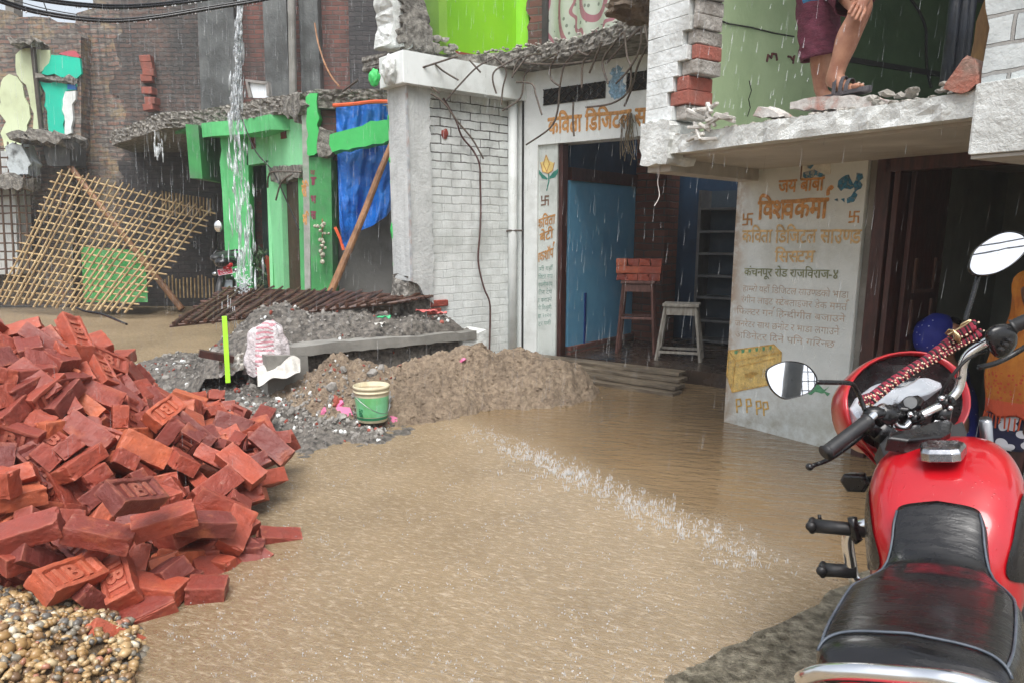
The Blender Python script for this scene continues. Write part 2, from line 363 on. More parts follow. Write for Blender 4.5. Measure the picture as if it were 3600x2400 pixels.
patch('pale_plaster', [(8, 290), (35, 262), (62, 272), (82, 300), (90, 345), (108, 400), (100, 480), (95, 540), (20, 540), (5, 470), (25, 430), (2, 400)], M_pale, 1)
patch('pale_plaster', [(58, 235), (75, 178), (120, 172), (178, 178), (180, 230), (140, 262), (142, 300), (160, 500), (118, 510), (122, 400), (95, 300), (62, 262)], M_pale, 2)
patch('turquoise_plaster', [(186, 196), (286, 208), (292, 262), (275, 278), (152, 262), (162, 240), (178, 225)], M_turq, 3, -.05)
patch('turquoise_plaster', [(142, 287), (272, 296), (270, 318), (240, 322), (228, 352), (232, 480), (178, 478), (165, 330)], M_turq, 4, -.05)
patch('pink_plaster', [(212, 192), (245, 182), (268, 182), (284, 200), (284, 206)], mat('pink_plaster', S(196, 92, 102), S(170, 80, 92), 4, .8), 5, -.055, .015)
patch('white_plaster', [(236, 325), (272, 322), (262, 400), (258, 470), (234, 478), (228, 370)], M_white, 6, -.06, .03)
patch('blue_plaster', [(243, 298), (271, 299), (271, 318), (243, 317)], mat('blue_paint', S(40, 120, 196), S(34, 104, 180), 3, .7), 7, -.056, .01)
q = RP.poly([(62, 145), (160, 150), (172, 165), (75, 172)]); obj('broken_lintel', MB().prism(ragged(q, .08, .05, None, 9), -.3, 0, 3, .05), M_broken, ru, RP.M)
q = RP.poly([(142, 263), (270, 277), (268, 297), (140, 285)]); obj('broken_shelf', MB().prism(ragged(q, .08, .04, None, 9), -.14, 0, 3, .04), M_broken, ru, RP.M)
obj('rusty_pipe', MB().tube([RP.w(*(lambda a: (a[0], -.1, a[1]))(RP.px(128, 172))), RP.w(*(lambda a: (a[0], -.1, a[1]))(RP.px(160, 480)))], .045), mat('old_pipe', S(76, 68, 60), S(52, 46, 42), 8, .6), ru)
q = RP.poly([(115, 494), (140, 482), (230, 478), (295, 488), (300, 508), (250, 512), (130, 506)]); obj('floor_slab', MB().prism(ragged(q, .08, .06, None, 12), -.75, .1, 4, .07), M_broken, ru, RP.M)
q = RP.poly([(195, 505), (290, 508), (292, 590), (215, 590)]); obj('concrete_post', MB().prism(ragged(q, .15, .02), -.4, .1, 2, .02), M_cdark, ru, RP.M)
q = RP.poly([(-700, 640), (0, 645), (60, 632), (190, 635), (190, 672), (70, 672), (0, 690), (-700, 700)]); obj('broken_beam', MB().prism(ragged(q, .1, .05, None, 14), -.9, -.4, 4, .04), M_broken, ru, RP.M)
# white painted wall behind the standing lattice, and the mossy white lump over it
obj('white_wall', MB().prism(RP.poly([(-700, 560), (105, 540), (118, 960), (-700, 970)]), -.45, -.02), M_white, ru, RP.M)
q = RP.poly([(96, 528), (118, 520), (150, 522), (165, 560), (170, 620), (110, 628)]); obj('plaster_stump', MB().prism(ragged(q, .1, .04, None, 2), -.6, -.26, 4, .05), mat('mossy_whitewash', S(196, 204, 206), S(176, 184, 186), 3, .7, .6, 20, .02, stain=((.04, .04, .035, 1), .9, 4)), ru, RP.M)

# ------------------------------------------------------------------ green building with the tarp
gb = thing('green_building', 'half demolished building with bright green plaster walls under a jagged concrete roof slab', 'building', (-3, 10, 0))
M_gr = mat('bright_green_paint', S(72, 200, 106), S(60, 184, 92), 2.5, .55, .25, 35, stain=(S(60, 150, 86), .35, 2))
M_gr2 = mat('mint_green_paint', S(150, 226, 170), S(132, 212, 154), 2, .6, .25, 35, stain=(S(96, 176, 118), .5, 1.4), streak=.12)
M_gr3 = mat('worn_green_paint', S(74, 162, 92), S(58, 134, 76), 3, .6, .4, 35, stain=(S(110, 120, 112), .8, 2.2), streak=.3)
M_gr4 = mat('middle_green_paint', S(96, 196, 122), S(80, 176, 106), 2.5, .6, .3, 35, stain=(S(70, 130, 86), .6, 1.8), streak=.25)
fe = [(-.95, 9.3), (-1.42, 9.42), (-1.91, 9.46), (-2.35, 9.44), (-2.53, 9.6), (-3.06, 9.95), (-3.53, 10.36), (-3.9, 10.6), (-4.33, 10.95), (-5.03, 11.2), (-5.5, 11.72), (-6.1, 12.4), (-6.9, 13.3)]
pl = fe + [(-7.1, 14.45), (-.95, 14.45)]
rs_ = ragged(pl, .05, .022, [1] * 12 + [0, 0, 0], 21)
obj('roof_slab', MB().prism(rs_, 2.88, 3.1, 8, .022, 'z'), M_broken, gb)
E1 = PL((-4.6, 10.75), (-3.0, 10.75))
door = [(868, 580), (936, 570), (952, 1040), (880, 1040)]
M_vent = mat('dark_red_vent', S(112, 34, 34), S(84, 26, 28), 6, .7)
for nm, pts, m in [('left_wall', [(775, 400), (868, 390), (885, 1060), (800, 1060), (782, 700)], M_gr4), ('left_wall', [(868, 410), (950, 410), (950, 570), (868, 582)], M_gr2), ('door_post', [(935, 565), (950, 565), (962, 1060), (952, 1060)], M_gr2)]:
    q = E1.poly(pts); obj(nm, MB().prism(ragged(q, .12, .025, [0, 0, 0, 0, 1] if len(pts) == 5 else [0] * 4, 3), 0, .2), m, gb, E1.M)
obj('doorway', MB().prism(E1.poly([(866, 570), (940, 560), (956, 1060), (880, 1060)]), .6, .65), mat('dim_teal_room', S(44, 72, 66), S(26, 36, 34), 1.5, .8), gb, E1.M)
obj('vent_slot', MB().prism(E1.poly([(879, 457), (895, 452), (900, 522), (885, 526)]), -.012, .02), M_vent, gb, E1.M)
E2 = PL(D(947, 700, 10.75).xy, D(1090, 700, 9.55).xy)
def onp(P, pts, m, y0, y1, nm, par=gb, seed=None, amp=.02, rows=1):
    q = P.poly(pts)
    if seed is not None: q = ragged(q, .07, amp, None, seed)
    return obj(nm, MB().prism(q, y0, y1, rows, amp if rows > 1 else 0), m, par, P.M)
onp(E2, [(944, 400), (1085, 345), (1085, 595), (985, 640), (944, 620)], M_gr2, 0, .2, 'right_wall')
onp(E2, [(944, 600), (986, 625), (1000, 1060), (958, 1060)], M_gr2, .003, .2, 'right_wall')
onp(E2, [(1046, 600), (1082, 590), (1092, 1060), (1058, 1060)], M_gr4, .003, .2, 'right_wall')
onp(E2, [(955, 590), (1066, 580), (1066, 625), (965, 640)], M_broken, -.05, .1, 'broken_lintel', seed=4)
onp(E2, [(980, 630), (1050, 618), (1062, 1060), (996, 1060)], M_dwood, .08, .12, 'brown_door')
onp(E2, [(986, 415), (1004, 408), (1008, 487), (990, 490)], M_vent, -.012, .02, 'vent_slot')
onp(E2, [(1000, 360), (1090, 335), (1085, 400), (1045, 425), (1010, 395)], M_broken, -.12, .05, 'broken_corner', seed=6, amp=.04, rows=3)
obj('soffit_beam', MB().prism([(-4.3, 10.75), (-3.35, 10.75), (-2.75, 10.0), (-3.1, 9.95), (-3.6, 10.4), (-4.1, 10.6)], 2.7, 2.885, 1, 0, 'z'), M_gr4, gb)
obj('green_ceiling', MB().prism([(-5.0, 11.5), (-3.4, 11.5), (-3.4, 10.6), (-4.5, 10.9)], 2.84, 2.878, 1, 0, 'z'), M_gr3, gb)
obj('inner_wall', MB().prism([(-4.5, 10.7), (-4.36, 10.78), (-4.36, 14.4), (-4.5, 14.4)], 2.15, 2.87, 1, 0, 'z'), M_gr3, gb)
E3 = PL((-3.2, 9.45), (0, 9.45))
onp(E3, [(1060, 345), (1086, 330), (1092, 1060), (1072, 1060)], mat('grey_worn_plaster', S(176, 176, 172), S(140, 140, 136), 5, .7, .5, 40, .01, stain=(S(92, 140, 96), .7, 4)), 0, .3, 'grey_corner')
onp(E3, [(1080, 345), (1120, 332), (1124, 535), (1108, 548), (1090, 550), (1084, 545)], M_gr, -.06, .3, 'pillar_top', seed=8, amp=.014)
onp(E3, [(1086, 552), (1164, 552), (1172, 1060), (1096, 1060)], M_gr3, -.01, .3, 'pillar_foot')
onp(E3, [(1118, 345), (1200, 345), (1200, 560), (1125, 560)], M_red, .1, .35, 'brick_infill')
onp(E3, [(1126, 455), (1176, 470), (1180, 530), (1165, 552), (1130, 556)], M_broken, -.1, .1, 'broken_joint', seed=3, amp=.03, rows=3)
E4 = PL((-3.2, 9.15), (0, 9.15))
onp(E4, [(1168, 478), (1215, 465), (1262, 452), (1330, 430), (1405, 415), (1408, 495), (1350, 508), (1270, 520), (1205, 530), (1175, 540), (1165, 510)], M_gr, -.1, .12, 'hanging_beam', seed=5, amp=.014, rows=3)
onp(E3, [(1130, 560), (1430, 520), (1430, 1080), (1150, 1080)], mat('dark_grey_plaster', S(134, 134, 132), S(110, 110, 108), 2, .75, .3, 30, stain=((.05, .05, .05, 1), .4, 2)), .42, .6, 'back_wall')
obj('back_room_side', MB().prism([(-3.05, 10.9), (-2.95, 10.9), (-2.95, 14.4), (-3.05, 14.4)], -.1, 2.87, 1, 0, 'z'), M_cdark, gb)
# letters left on the grey corner and shop jambs are painted further down
tp = thing('blue_tarp', 'crumpled blue plastic tarp hung on an orange string across the broken green doorway', 'tarp', (-1.9, 9.4, 2))
def tarp(u, v):
    bot = [(0, 790), (.08, 882), (.2, 872), (.34, 812), (.55, 795), (.8, 760), (1, 695)]
    for (a, ya), (b, yb) in zip(bot, bot[1:]):
        if a <= u <= b: yb_ = ya + (yb - ya) * (u - a) / (b - a); break
    top = 372 - 8 * u; x = 1180 + 222 * u + (14 - 30 * (u < .3) * (u)) * v * (1 - u); y = top + (yb_ - top) * v
    yy = 9.42 + .045 * math.sin(u * 9 + v * 5) * (.2 + v) + .012 * math.sin(u * 31 + v * 11) + .07 * noise.noise(V((u * 4, v * 4, 1))) + .035 * noise.noise(V((u * 11, v * 9, 4))) - .12 * v * (1 - u)
    return D(x, y, yy)
obj('tarp_sheet', MB().grid(70, 80, tarp), mat('blue_tarpaulin', S(22, 124, 218), S(12, 94, 188), 5, .38, .8, 16, .03), tp, smooth=True)
orr = mat('orange_string', S(236, 104, 60), S(214, 88, 50), 6, .6)
obj('orange_string', MB().tube([D(1172, 372, 9.38), D(1250, 366, 9.3), (D(1320, 358, 9.3)), D(1402, 360, 9.3)], .022, 6, sub=4), orr, tp); obj('orange_hem', MB().tube([D(1178, 800, 9.28), D(1196, 840, 9.26), D(1208, 880, 9.25)], .02, 6), orr, tp)
tag(obj('bamboo_pole', MB().tube([D(1376, 508, 9.0), D(1330, 620, 8.9), D(1270, 775, 8.75), D(1160, 1035, 8.5)], [.034, .038, .04, .046], 10, sub=6), M_pole), 'brown bamboo prop leaning across the blue tarp up to the hanging green beam', 'pole')
hb = thing('gourd_bunch', 'bunch of small white gourds hanging on the green pillar beside the tarp', 'gourds', D(1133, 790, 9.3))
mb = MB()
for i in range(30):
    k = i < 11; y = rnd.uniform(780, 822) if k else rnd.uniform(842, 925); x = 1133 + rnd.gauss(0, 9) * (1 if y < 895 else .35); mb.ball(D(x, y, 9.36 + rnd.uniform(-.05, 0)), rnd.uniform(.018, .03), 1)
obj('gourds', mb, mat('pale_gourd', S(206, 204, 184), S(120, 116, 100), 30, .6), hb); obj('hanger', MB().tube([D(1133, 770, 9.4), D(1133, 850, 9.38), D(1132, 920, 9.38)], .008, 5), M_pole, hb)
fr = thing('picture_frame', 'empty white picture frame standing on the broken roof slab', 'frame', D(910, 345, 10.6))
FP = PL(D(868, 340, 10.5).xy, D(950, 330, 10.4).xy); f = MB()
for pts in ([(868, 281), (948, 290), (944, 299), (874, 291)], [(868, 281), (876, 290), (890, 345), (880, 345)], [(940, 297), (948, 290), (953, 340), (944, 340)]): f.prism(FP.poly(pts), -.04, .03)
obj('frame', f, mat('frame_grey', S(150, 146, 142), S(120, 116, 112), 9, .5), fr, FP.M); obj('panel', MB().prism(FP.poly([(876, 291), (942, 298), (948, 345), (888, 345)]), 0, .012), mat('white_board', S(232, 238, 242), S(224, 230, 236), 2, .3, 0), fr, FP.M)

# ------------------------------------------------------------------ white shop with the dark open bay
F1 = PL((.05, 8.0), (.84, 7.39)); F2 = PL((-1.105, 7.04), (.05, 8.0)); L2 = F2.L
sh = thing('shop_building', 'white painted shop with a dark open bay under a broken floor slab with hanging rebar', 'building', (.4, 7.8, 0))
SO = 1.36                                            # opening ends behind the corner pillar
uj = F1.px(1889, 700)[0]; u2 = 2.7
hd = MB().prism([(0, -.1), (uj, -.1), (uj, 2.275), (u2, 2.275), (u2, 2.98), (0, 2.98)], 0, .22)
obj('facade', hd, M_white, sh, F1.M)
ui = F1.px(1960, 900, .05)[0]
obj('painted_jamb', MB().prism([(uj, -.1), (ui, -.1), (ui, 2.275), (uj, 2.275)], .03, .22), mat('jamb_whitewash', S(206, 212, 208), S(190, 196, 192), 3, .65, .3, 35, stain=(S(140, 146, 136), .5, 3)), sh, F1.M)
obj('door_frame', MB().box((ui + .025, .1, 1.2), (.05, .1, 2.15)), M_dwood, sh, F1.M, bevel=.006)
# inside of the shop
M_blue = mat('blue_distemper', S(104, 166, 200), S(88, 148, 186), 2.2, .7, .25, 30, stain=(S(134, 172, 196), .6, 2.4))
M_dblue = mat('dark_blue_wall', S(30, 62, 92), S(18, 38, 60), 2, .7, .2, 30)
inn = 1.62
obj('blue_wall', MB().prism([(.22, .12), (inn, .12), (inn, 1.93), (.22, 1.93)], 0, .1), M_blue, sh, F1.M @ Matrix.Translation((ui + .03, 0, 0)) @ Matrix.Rotation(PI / 2, 4, 'Z'))
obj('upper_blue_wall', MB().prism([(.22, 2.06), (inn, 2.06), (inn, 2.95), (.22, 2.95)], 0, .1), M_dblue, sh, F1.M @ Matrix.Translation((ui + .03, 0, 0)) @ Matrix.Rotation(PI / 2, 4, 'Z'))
obj('wooden_band', MB().box((ui + .0, .22 + (inn - .22) / 2, 1.995), (.1, inn - .22, .13)), M_dwood, sh, F1.M)
obj('blue_stripe', MB().box((ui + .035, .55, .45), (.012, .035, .62)), mat('dark_blue_paint', S(24, 60, 130), None, 4, .5), sh, F1.M)
obj('skirting_bricks', MB().box((ui + .02, .22 + (inn - .22) / 2, .165), (.1, inn - .22, .09)), M_red, sh, F1.M)
M_dbr = brickmat('dim_brick', S(120, 72, 58), S(96, 62, 54), S(80, 72, 66))
c1 = F1.Mi @ D(2225, 900, 8.95); c2 = F1.Mi @ D(2372, 900, 8.7)
obj('brick_pier', MB().prism([(ui - .2, .05), (ui + .42, .05), (ui + .42, 2.95), (ui - .2, 2.95)], inn + .01, inn + .35), M_dbr, sh, F1.M)
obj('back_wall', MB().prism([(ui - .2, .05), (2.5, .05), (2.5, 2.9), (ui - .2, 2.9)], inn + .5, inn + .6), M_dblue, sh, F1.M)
obj('shop_floor', MB().prism([(.05, .13), (2.5, .13), (2.5, 2.3), (.05, 2.3)], -.1, .13, 1, 0, 'z'), mat('wet_dark_floor', S(74, 62, 54), S(48, 42, 38), 3, .25, .3, 20), sh, F1.M)
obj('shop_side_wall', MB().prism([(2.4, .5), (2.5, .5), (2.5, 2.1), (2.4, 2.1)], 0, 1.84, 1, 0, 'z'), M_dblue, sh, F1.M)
# ventilators
M_void = mat('dark_void', (.012, .012, .012, 1), (.008, .008, .008, 1), 3, .9, 0)
for pts, lb in (([(1913, 323), (2130, 280), (2128, 339), (1914, 378)], None), ([(2205, 262), (2300, 243), (2296, 309), (2204, 327)], None)):
    q = F1.poly(pts); za_, zb_ = (q[2][1] + q[3][1]) / 2, (q[0][1] + q[1][1]) / 2; q = [(q[0][0], zb_), (q[1][0], zb_), (q[1][0], za_), (q[0][0], za_)]; vp = obj('ventilator', MB().prism(q, -.012, .01), M_void, sh, F1.M)
    g = MB(); (a, za), (b, zb) = q[0], q[2]; u0, u1 = min(q[0][0], q[3][0]), max(q[1][0], q[2][0]); z0 = min(p[1] for p in q); z1 = max(p[1] for p in q)
    k = u0
    while k < u1 - .05:
        for s in (0, 1):
            for ph in (0, .5):
                g.tube([(k + .1 * (abs((t / 6 + ph) % 1 - .5) * 2 if s else 1 - abs((t / 6 + ph) % 1 - .5) * 2), -.018, z0 + (z1 - z0) * t / 6) for t in range(7)], .005, 5)
        k += .1
    obj('grille', g, M_steel, vp, F1.M)
# brick side wall, plaster column, beam
M_wb = brickmat('white_painted_brick', S(238, 242, 241), S(231, 236, 235), S(218, 222, 221), ms=.006, relief=.75, dirt=((.05, .045, .04, 1), 1.5, 2.4, 1.3), stain=(S(160, 164, 158), .5, 2), streak=.14)
uc = F2.px(1512, 700)[0]
obj('brick_side_wall', MB().prism([(uc, -.1), (L2, -.1), (L2, 2.98), (uc, 2.98)], .03, .3), M_wb, sh, F2.M)
ucl = F2.px(1428, 700)[0]
cq = [(ucl, .95), (ucl, 2.72), (uc, 2.72), (uc, .72), (uc - .05, .76), (uc - .12, .82), (uc - .16, .9)]
obj('plaster_column', MB().prism(ragged(cq, .05, .012, [0, 0, 1, 1, 1, 1, 1], 2), -.03, .28, 2, .006), mat('column_plaster', S(206, 209, 208), S(186, 189, 188), 4, .8, .7, 30, .012, stain=(S(120, 122, 120), .5, 3), streak=.25), sh, F2.M)
cq = [(ucl - .02, .0), (ucl - .01, 1.0), (uc - .17, .93), (uc - .1, .84), (uc + .03, .74), (uc + .04, .0)]
obj('broken_column_foot', MB().prism(ragged(cq, .05, .02, [1, 1, 1, 1, 1, 0], 4), .0, .28, 3, .025), M_broken, sh, F2.M)
for x_, z_, w_ in ((.08, .715, .22), (.02, .64, .17), (.02, .565, .15)): obj('exposed_brick', MB().box((uc + x_, .022, z_), (w_, .06, .064)), mat('exposed_red_brick', S(150, 66, 52), S(116, 52, 44), 9, .8, 1, 40, .01), sh, F2.M, bevel=.01)
u_, z_ = F2.px(1570, 470); obj('exposed_brick', MB().ball((u_, .03, z_), .06, 2, (.7, .3, .8), amp=.4, freq=2), mat('exposed_red_brick', S(150, 66, 52)), sh, F2.M)
# peeled end face of the column towards the tarp
obj('column_end', MB().prism(ragged([(-.02, .95), (.12, .95), (.12, 2.72), (-.02, 2.72)], .06, .012, [1, 0, 0, 0], 8), -.02, 0), mat('peeled_paint', S(200, 204, 206), S(150, 154, 158), 9, .7, .6, 40, .008, stain=(S(176, 120, 84), .8, 6)), sh, F2.M @ Matrix.Translation((ucl, -.03, 0)) @ Matrix.Rotation(PI / 2, 4, 'Z'))
ge = PL(D(1390, 700, 7.5).xy, (-1.1, 7.06)); obj('green_edge', MB().prism(ragged([(.0, 1.02), (.1, 1.02), (.1, 2.7), (.0, 2.7)], .1, .014, [0, 0, 0, 1], 8), 0, .03), M_gr, sh, Matrix.Translation((-1.155, 7.34, 0)) @ Matrix.Rotation(F2.ang - .2, 4, 'Z'))
obj('beam', MB().prism([(ucl - .07, 2.715), (L2 + .04, 2.715), (L2 + .04, 2.99), (ucl - .07, 2.99)], -.12, .3), M_white, sh, F2.M, bevel=.008)
obj('beam_end', MB().ball(F2.w(ucl - .09, .06, 2.84), .12, 4, (.7, .9, 1.05), amp=.25, freq=2.2), M_wrough, sh)
obj('painted_chip', MB().ball(F2.w(ucl - .2, .16, 2.78), .075, 4, (.7, .5, 1), amp=.2, freq=2), M_gr, sh)
# drain pipe in the inner corner
dp = [F1.w(-.0, -.07, 2.86), F1.w(.0, -.07, 1.5), F1.w(.0, -.07, -.05)]
obj('drain_pipe', MB().tube(dp, .048, 16), M_white, sh, smooth=True)
obj('pipe_clamp', MB().tube([F1.w(-.06, -.1, 1.42), F1.w(0, -.125, 1.425), F1.w(.1, -.03, 1.425)], .01, 6), M_steel, sh)
obj('dark_gap', MB().box((.085, -.004, 1.4), (.018, .02, 2.7)), M_dark, sh, F1.M)  # near-black strip along the wall, drawing the gap beside the pipe
# broken first floor slab
ep = [(1385, 178), (1450, 182), (1550, 192), (1680, 192), (1800, 180), (1880, 165), (1960, 150), (2050, 128), (2130, 100), (2205, 70), (2285, 48)]
ew = [G(x, y, 3.12) for x, y in ep]
spoly = [(p.x, p.y) for p in ew] + [(1.7, 6.3), (2.9, 6.9), (2.2, 8.2), (.3, 9.3), (-.6, 8.9), (-1.5, 7.9)]
obj('floor_slab', MB().prism(ragged(spoly, .025, .012, [1] * 10 + [0] * 6, 31), 2.985, 3.12, 7, .013, 'z'), M_broken, sh)
rub = MB()
for i in range(260):
    k = rnd.random() ** 1.6; t = k * 9.9; i0 = int(t); p = ew[i0].lerp(ew[min(i0 + 1, 10)], t - i0) + V((rnd.uniform(-.05, .05), rnd.uniform(.0, .25), .02 + rnd.random() * .02))
    rub.ball(p, rnd.uniform(.008, .028), 1, (1, .8, .6), amp=.6, freq=1.7, seed=i)
for i in range(90):                                   # crumbled concrete heaped at the left end
    p = G(1405 + rnd.random() ** 1.5 * 190, 176, 3.14) + V((0, rnd.uniform(0, .3), rnd.uniform(0, .22) * rnd.random())); rub.ball(p, rnd.uniform(.015, .05), 1, (1, .8, .7), amp=.6, freq=1.5, seed=i + 200)
obj('crumbled_concrete', rub, mat('crumbled_concrete', S(176, 172, 164), S(128, 124, 116), 12, .85, .8, 40, .01), sh)
bars = [[(1465, 210), (1478, 240), (1512, 300), (1545, 330)], [(1480, 240), (1530, 224), (1585, 206), (1610, 200)], [(1530, 226), (1560, 252), (1612, 283)], [(1570, 352), (1615, 300), (1680, 235), (1740, 205)], [(1650, 212), (1690, 256)], [(1735, 200), (1770, 232), (1780, 260), (1768, 310), (1762, 370)], [(1745, 330), (1732, 280), (1745, 245), (1815, 205)], [(1800, 275), (1820, 215), (1858, 196), (1905, 190)], [(1805, 262), (1850, 205), (1870, 195)], [(1840, 222), (1900, 226), (1985, 226), (2078, 215)], [(1765, 390), (1830, 345), (1845, 265), (1885, 232), (1955, 190)], [(1815, 290), (1870, 296), (1885, 340), (1905, 405)], [(1850, 510), (1935, 450), (1960, 390), (1968, 310), (1985, 230), (2030, 180)], [(1970, 305), (1938, 280), (1935, 240), (1965, 182)], [(2045, 310), (2048, 230), (2060, 205)], [(2072, 258), (2095, 200), (2115, 150)], [(2138, 295), (2120, 240), (2125, 200), (2190, 115)], [(2130, 225), (2190, 160), (2255, 95)], [(2195, 110), (2205, 200), (2218, 240), (2210, 320), (2150, 365), (2060, 378)], [(2165, 295), (2215, 240), (2250, 170), (2255, 100)], [(2195, 375), (2225, 300), (2240, 240), (2265, 180), (2290, 135)], [(2290, 215), (2272, 120), (2260, 40)], [(1515, 330), (1560, 362), (1610, 430), (1660, 490), (1700, 560)], [(2018, 480), (2014, 420), (2016, 360)], [(2080, 180), (2065, 195), (2030, 180)]]
for i, b in enumerate(bars):
    y0 = F1.w(0, 0, 0).y
    pts = []
    for (x, y) in b:
        e = G(min(max(x, 1460), 2280), 190 - max(0, x - 1850) * .33, 3.0); pts.append(D(x, y, e.y - .02 + .05 * math.sin(i * 2.1 + x * .01)))
    obj('rebar', MB().tube(pts, .0085, 6, sub=5), M_steel, sh)
# rooms upstairs
M_lime = mat('lime_green_paint', S(142, 208, 28), S(128, 196, 24), 1.6, .6, .15, 30, streak=.06)
off = .75
ul, ur_ = F2.px(1475, 120, off)[0], F2.px(1815, 120, off)[0]
obj('lime_room_wall', MB().prism([(ul, 3.3), (ur_, 3.3), (ur_, 5.6), (ul, 5.6)], off, off + .1), M_lime, sh, F2.M)
obj('lime_room_side', MB().prism([(ul - .1, 3.12), (ul - .003, 3.12), (ul - .003, 5.6), (ul - .1, 5.6)], off - .5, off), mat('olive_lime_paint', S(128, 172, 60), S(112, 156, 52), 2, .6), sh, F2.M)
obj('red_skirting', MB().prism([(ul, 3.12), (ur_, 3.12), (ur_, 3.3), (ul, 3.3)], off - .01, off + .1), mat('red_oxide', S(150, 66, 52), S(124, 52, 44), 4, .6), sh, F2.M)
a = F2.M @ V((ur_, off, 0)); UP = PL(a.xy, D(2150, 100, a.y - .45).xy)
k0, k1, k2 = UP.px(1860, 120)[0], UP.px(1905, 120, -.05)[0], UP.px(1926, 120, -.05)[0]
obj('lime_room_return', MB().prism([(0, 3.12), (k0, 3.12), (k0, 5.6), (0, 5.6)], -.004, .1), mat('light_lime_paint', S(150, 222, 54), S(136, 208, 44), 2, .6), sh, UP.M)
obj('brick_wall_end', MB().prism(ragged([(k0, 3.1), (k1, 3.1), (k1, 5.6), (k0, 5.6)], .08, .02, [0, 0, 0, 1], 3), -.05, .3, 2, .01), M_red, sh, UP.M)
obj('dark_post', MB().prism([(k1 + .002, 3.1), (k2, 3.1), (k2, 5.6), (k1 + .002, 5.6)], -.06, .1), mat('dark_wood_post', S(62, 56, 58), S(44, 40, 42), 6, .6), sh, UP.M)
wp = F2.M @ V((ucl + .02, .12, 0))
q = [(0, 3.1), (.05, 3.3), (.0, 3.6), (.02, 3.9), (0, 5.6), (.2, 5.6), (.2, 4.2), (.28, 3.6), (.36, 3.35), (.42, 3.1)]
obj('broken_white_pillar', MB().prism(ragged(q, .03, .01, None, 3), 0, .3, 5, .008), M_wrough, sh, Matrix.Translation((wp.x - .06, wp.y, 0)) @ Matrix.Rotation(F2.ang, 4, 'Z'))
obj('crumbled_core', MB().prism(ragged([(.08, 3.1), (.12, 3.4), (.12, 3.7), (.14, 4.1), (.22, 4.1), (.3, 3.6), (.42, 3.3), (.44, 3.1)], .03, .02, None, 5), -.05, .1, 5, .025), M_broken, sh, Matrix.Translation((wp.x - .06, wp.y, 0)) @ Matrix.Rotation(F2.ang, 4, 'Z'))
obj('upper_room_shell', MB().prism([(-1.6, 7.6), (-.6, 8.9), (.3, 9.6), (2.4, 8.3), (3.2, 7.2), (3.2, 10), (-1.6, 10)], 5.6, 5.7, 1, 0, 'z'), M_cdark, sh)
def curtain_mat():
    t = NT('patterned_curtain'); o = t.co(); sp = t.n('ShaderNodeSeparateXYZ'); t.l(o, sp.inputs[0])
    cx, cz = CUR
    dx = t.math('SUBTRACT', sp.outputs[0], cx); dz = t.math('SUBTRACT', sp.outputs[2], cz)
    r = t.math('SQRT', t.math('ADD', t.math('MULTIPLY', dx, dx), t.math('MULTIPLY', dz, dz))); an = t.math('ARCTAN2', dz, dx)
    r2 = t.math('ADD', r, t.math('MULTIPLY', t.math('SINE', t.math('MULTIPLY', an, 11)), .028))
    band = lambda rr, c, w: t.math('LESS_THAN', t.math('ABSOLUTE', t.math('SUBTRACT', rr, c)), w)
    k = t.math('MAXIMUM', t.math('MAXIMUM', band(r, .2, .035), band(r2, .36, .022)), t.math('MAXIMUM', band(r, .56, .03), band(r2, .78, .02)))
    vr = t.n('ShaderNodeTexVoronoi', Scale=11.0); t.l(o, vr.inputs['Vector'])
    dots = t.math('LESS_THAN', vr.outputs['Distance'], .2)
    base = t.mix(t.noise(o, 3), S(190, 196, 184), S(172, 180, 168)); c = t.mix(t.math('MULTIPLY', dots, .75), base, S(86, 92, 84)); c = t.mix(t.math('MULTIPLY', k, .9), c, S(156, 92, 108))
    t.l(c, t.p.inputs['Base Color']); t.p.inputs['Roughness'].default_value = .9
    return t.m
UC = PL((UP.M @ V((k2, -.03, 0))).xy, D(2330, 60, 7.4).xy); CUR = UC.px(2090, -10)
cg = MB().grid(60, 2, lambda u, v: V((u * 2.2, .02 * math.sin(u * 40), 3.1 + v * 1.6)))
tag(obj('curtain', cg, curtain_mat(), None, UC.M, smooth=True), 'grey curtain with pink ring patterns hanging upstairs above the shop sign', 'curtain')

# ------------------------------------------------------------------ corner building: painted pillar, balcony slab, room upstairs
BP = PL((1.61, 5.46), (2.15, 4.64)); BL = BP.L
cb_ = thing('corner_building', 'corner house with a painted white pillar, a broken balcony slab and a green room upstairs', 'building', (1.9, 5, 0))
def pillar_mat():
    t = NT('painted_pillar_white'); o = t.co(); sp = t.n('ShaderNodeSeparateXYZ'); t.l(o, sp.inputs[0])
    c = t.mix(t.noise(o, 3, 6, .6), S(222, 228, 226), S(206, 213, 211))
    left = t.n('ShaderNodeMapRange'); t.l(sp.outputs[0], left.inputs[0]); left.inputs[1].default_value = .14; left.inputs[2].default_value = 0   # rust-brown wear along the left arris
    c = t.mix(t.math('MULTIPLY', t.math('MULTIPLY', left.outputs[0], t.noise(o, 9, 8, .7, .35, .55)), .8), c, S(158, 122, 82))
    low = t.n('ShaderNodeMapRange'); t.l(sp.outputs[2], low.inputs[0]); low.inputs[1].default_value = .55; low.inputs[2].default_value = 0     # splashed mud near the foot
    c = t.mix(t.math('MULTIPLY', t.math('MULTIPLY', low.outputs[0], t.noise(o, 7, 9, .75, .4, .65)), .7), c, S(128, 118, 92))
    c = t.mix(t.math('MULTIPLY', t.noise(o, 2, 8, .65, .52, .7), .45), c, S(150, 150, 132))
    t.l(c, t.p.inputs['Base Color']); t.p.inputs['Roughness'].default_value = .6
    t.l(t.bump(t.noise(o, 26, 8, .7, 0, 1), .35, .008), t.p.inputs['Normal']); return t.m
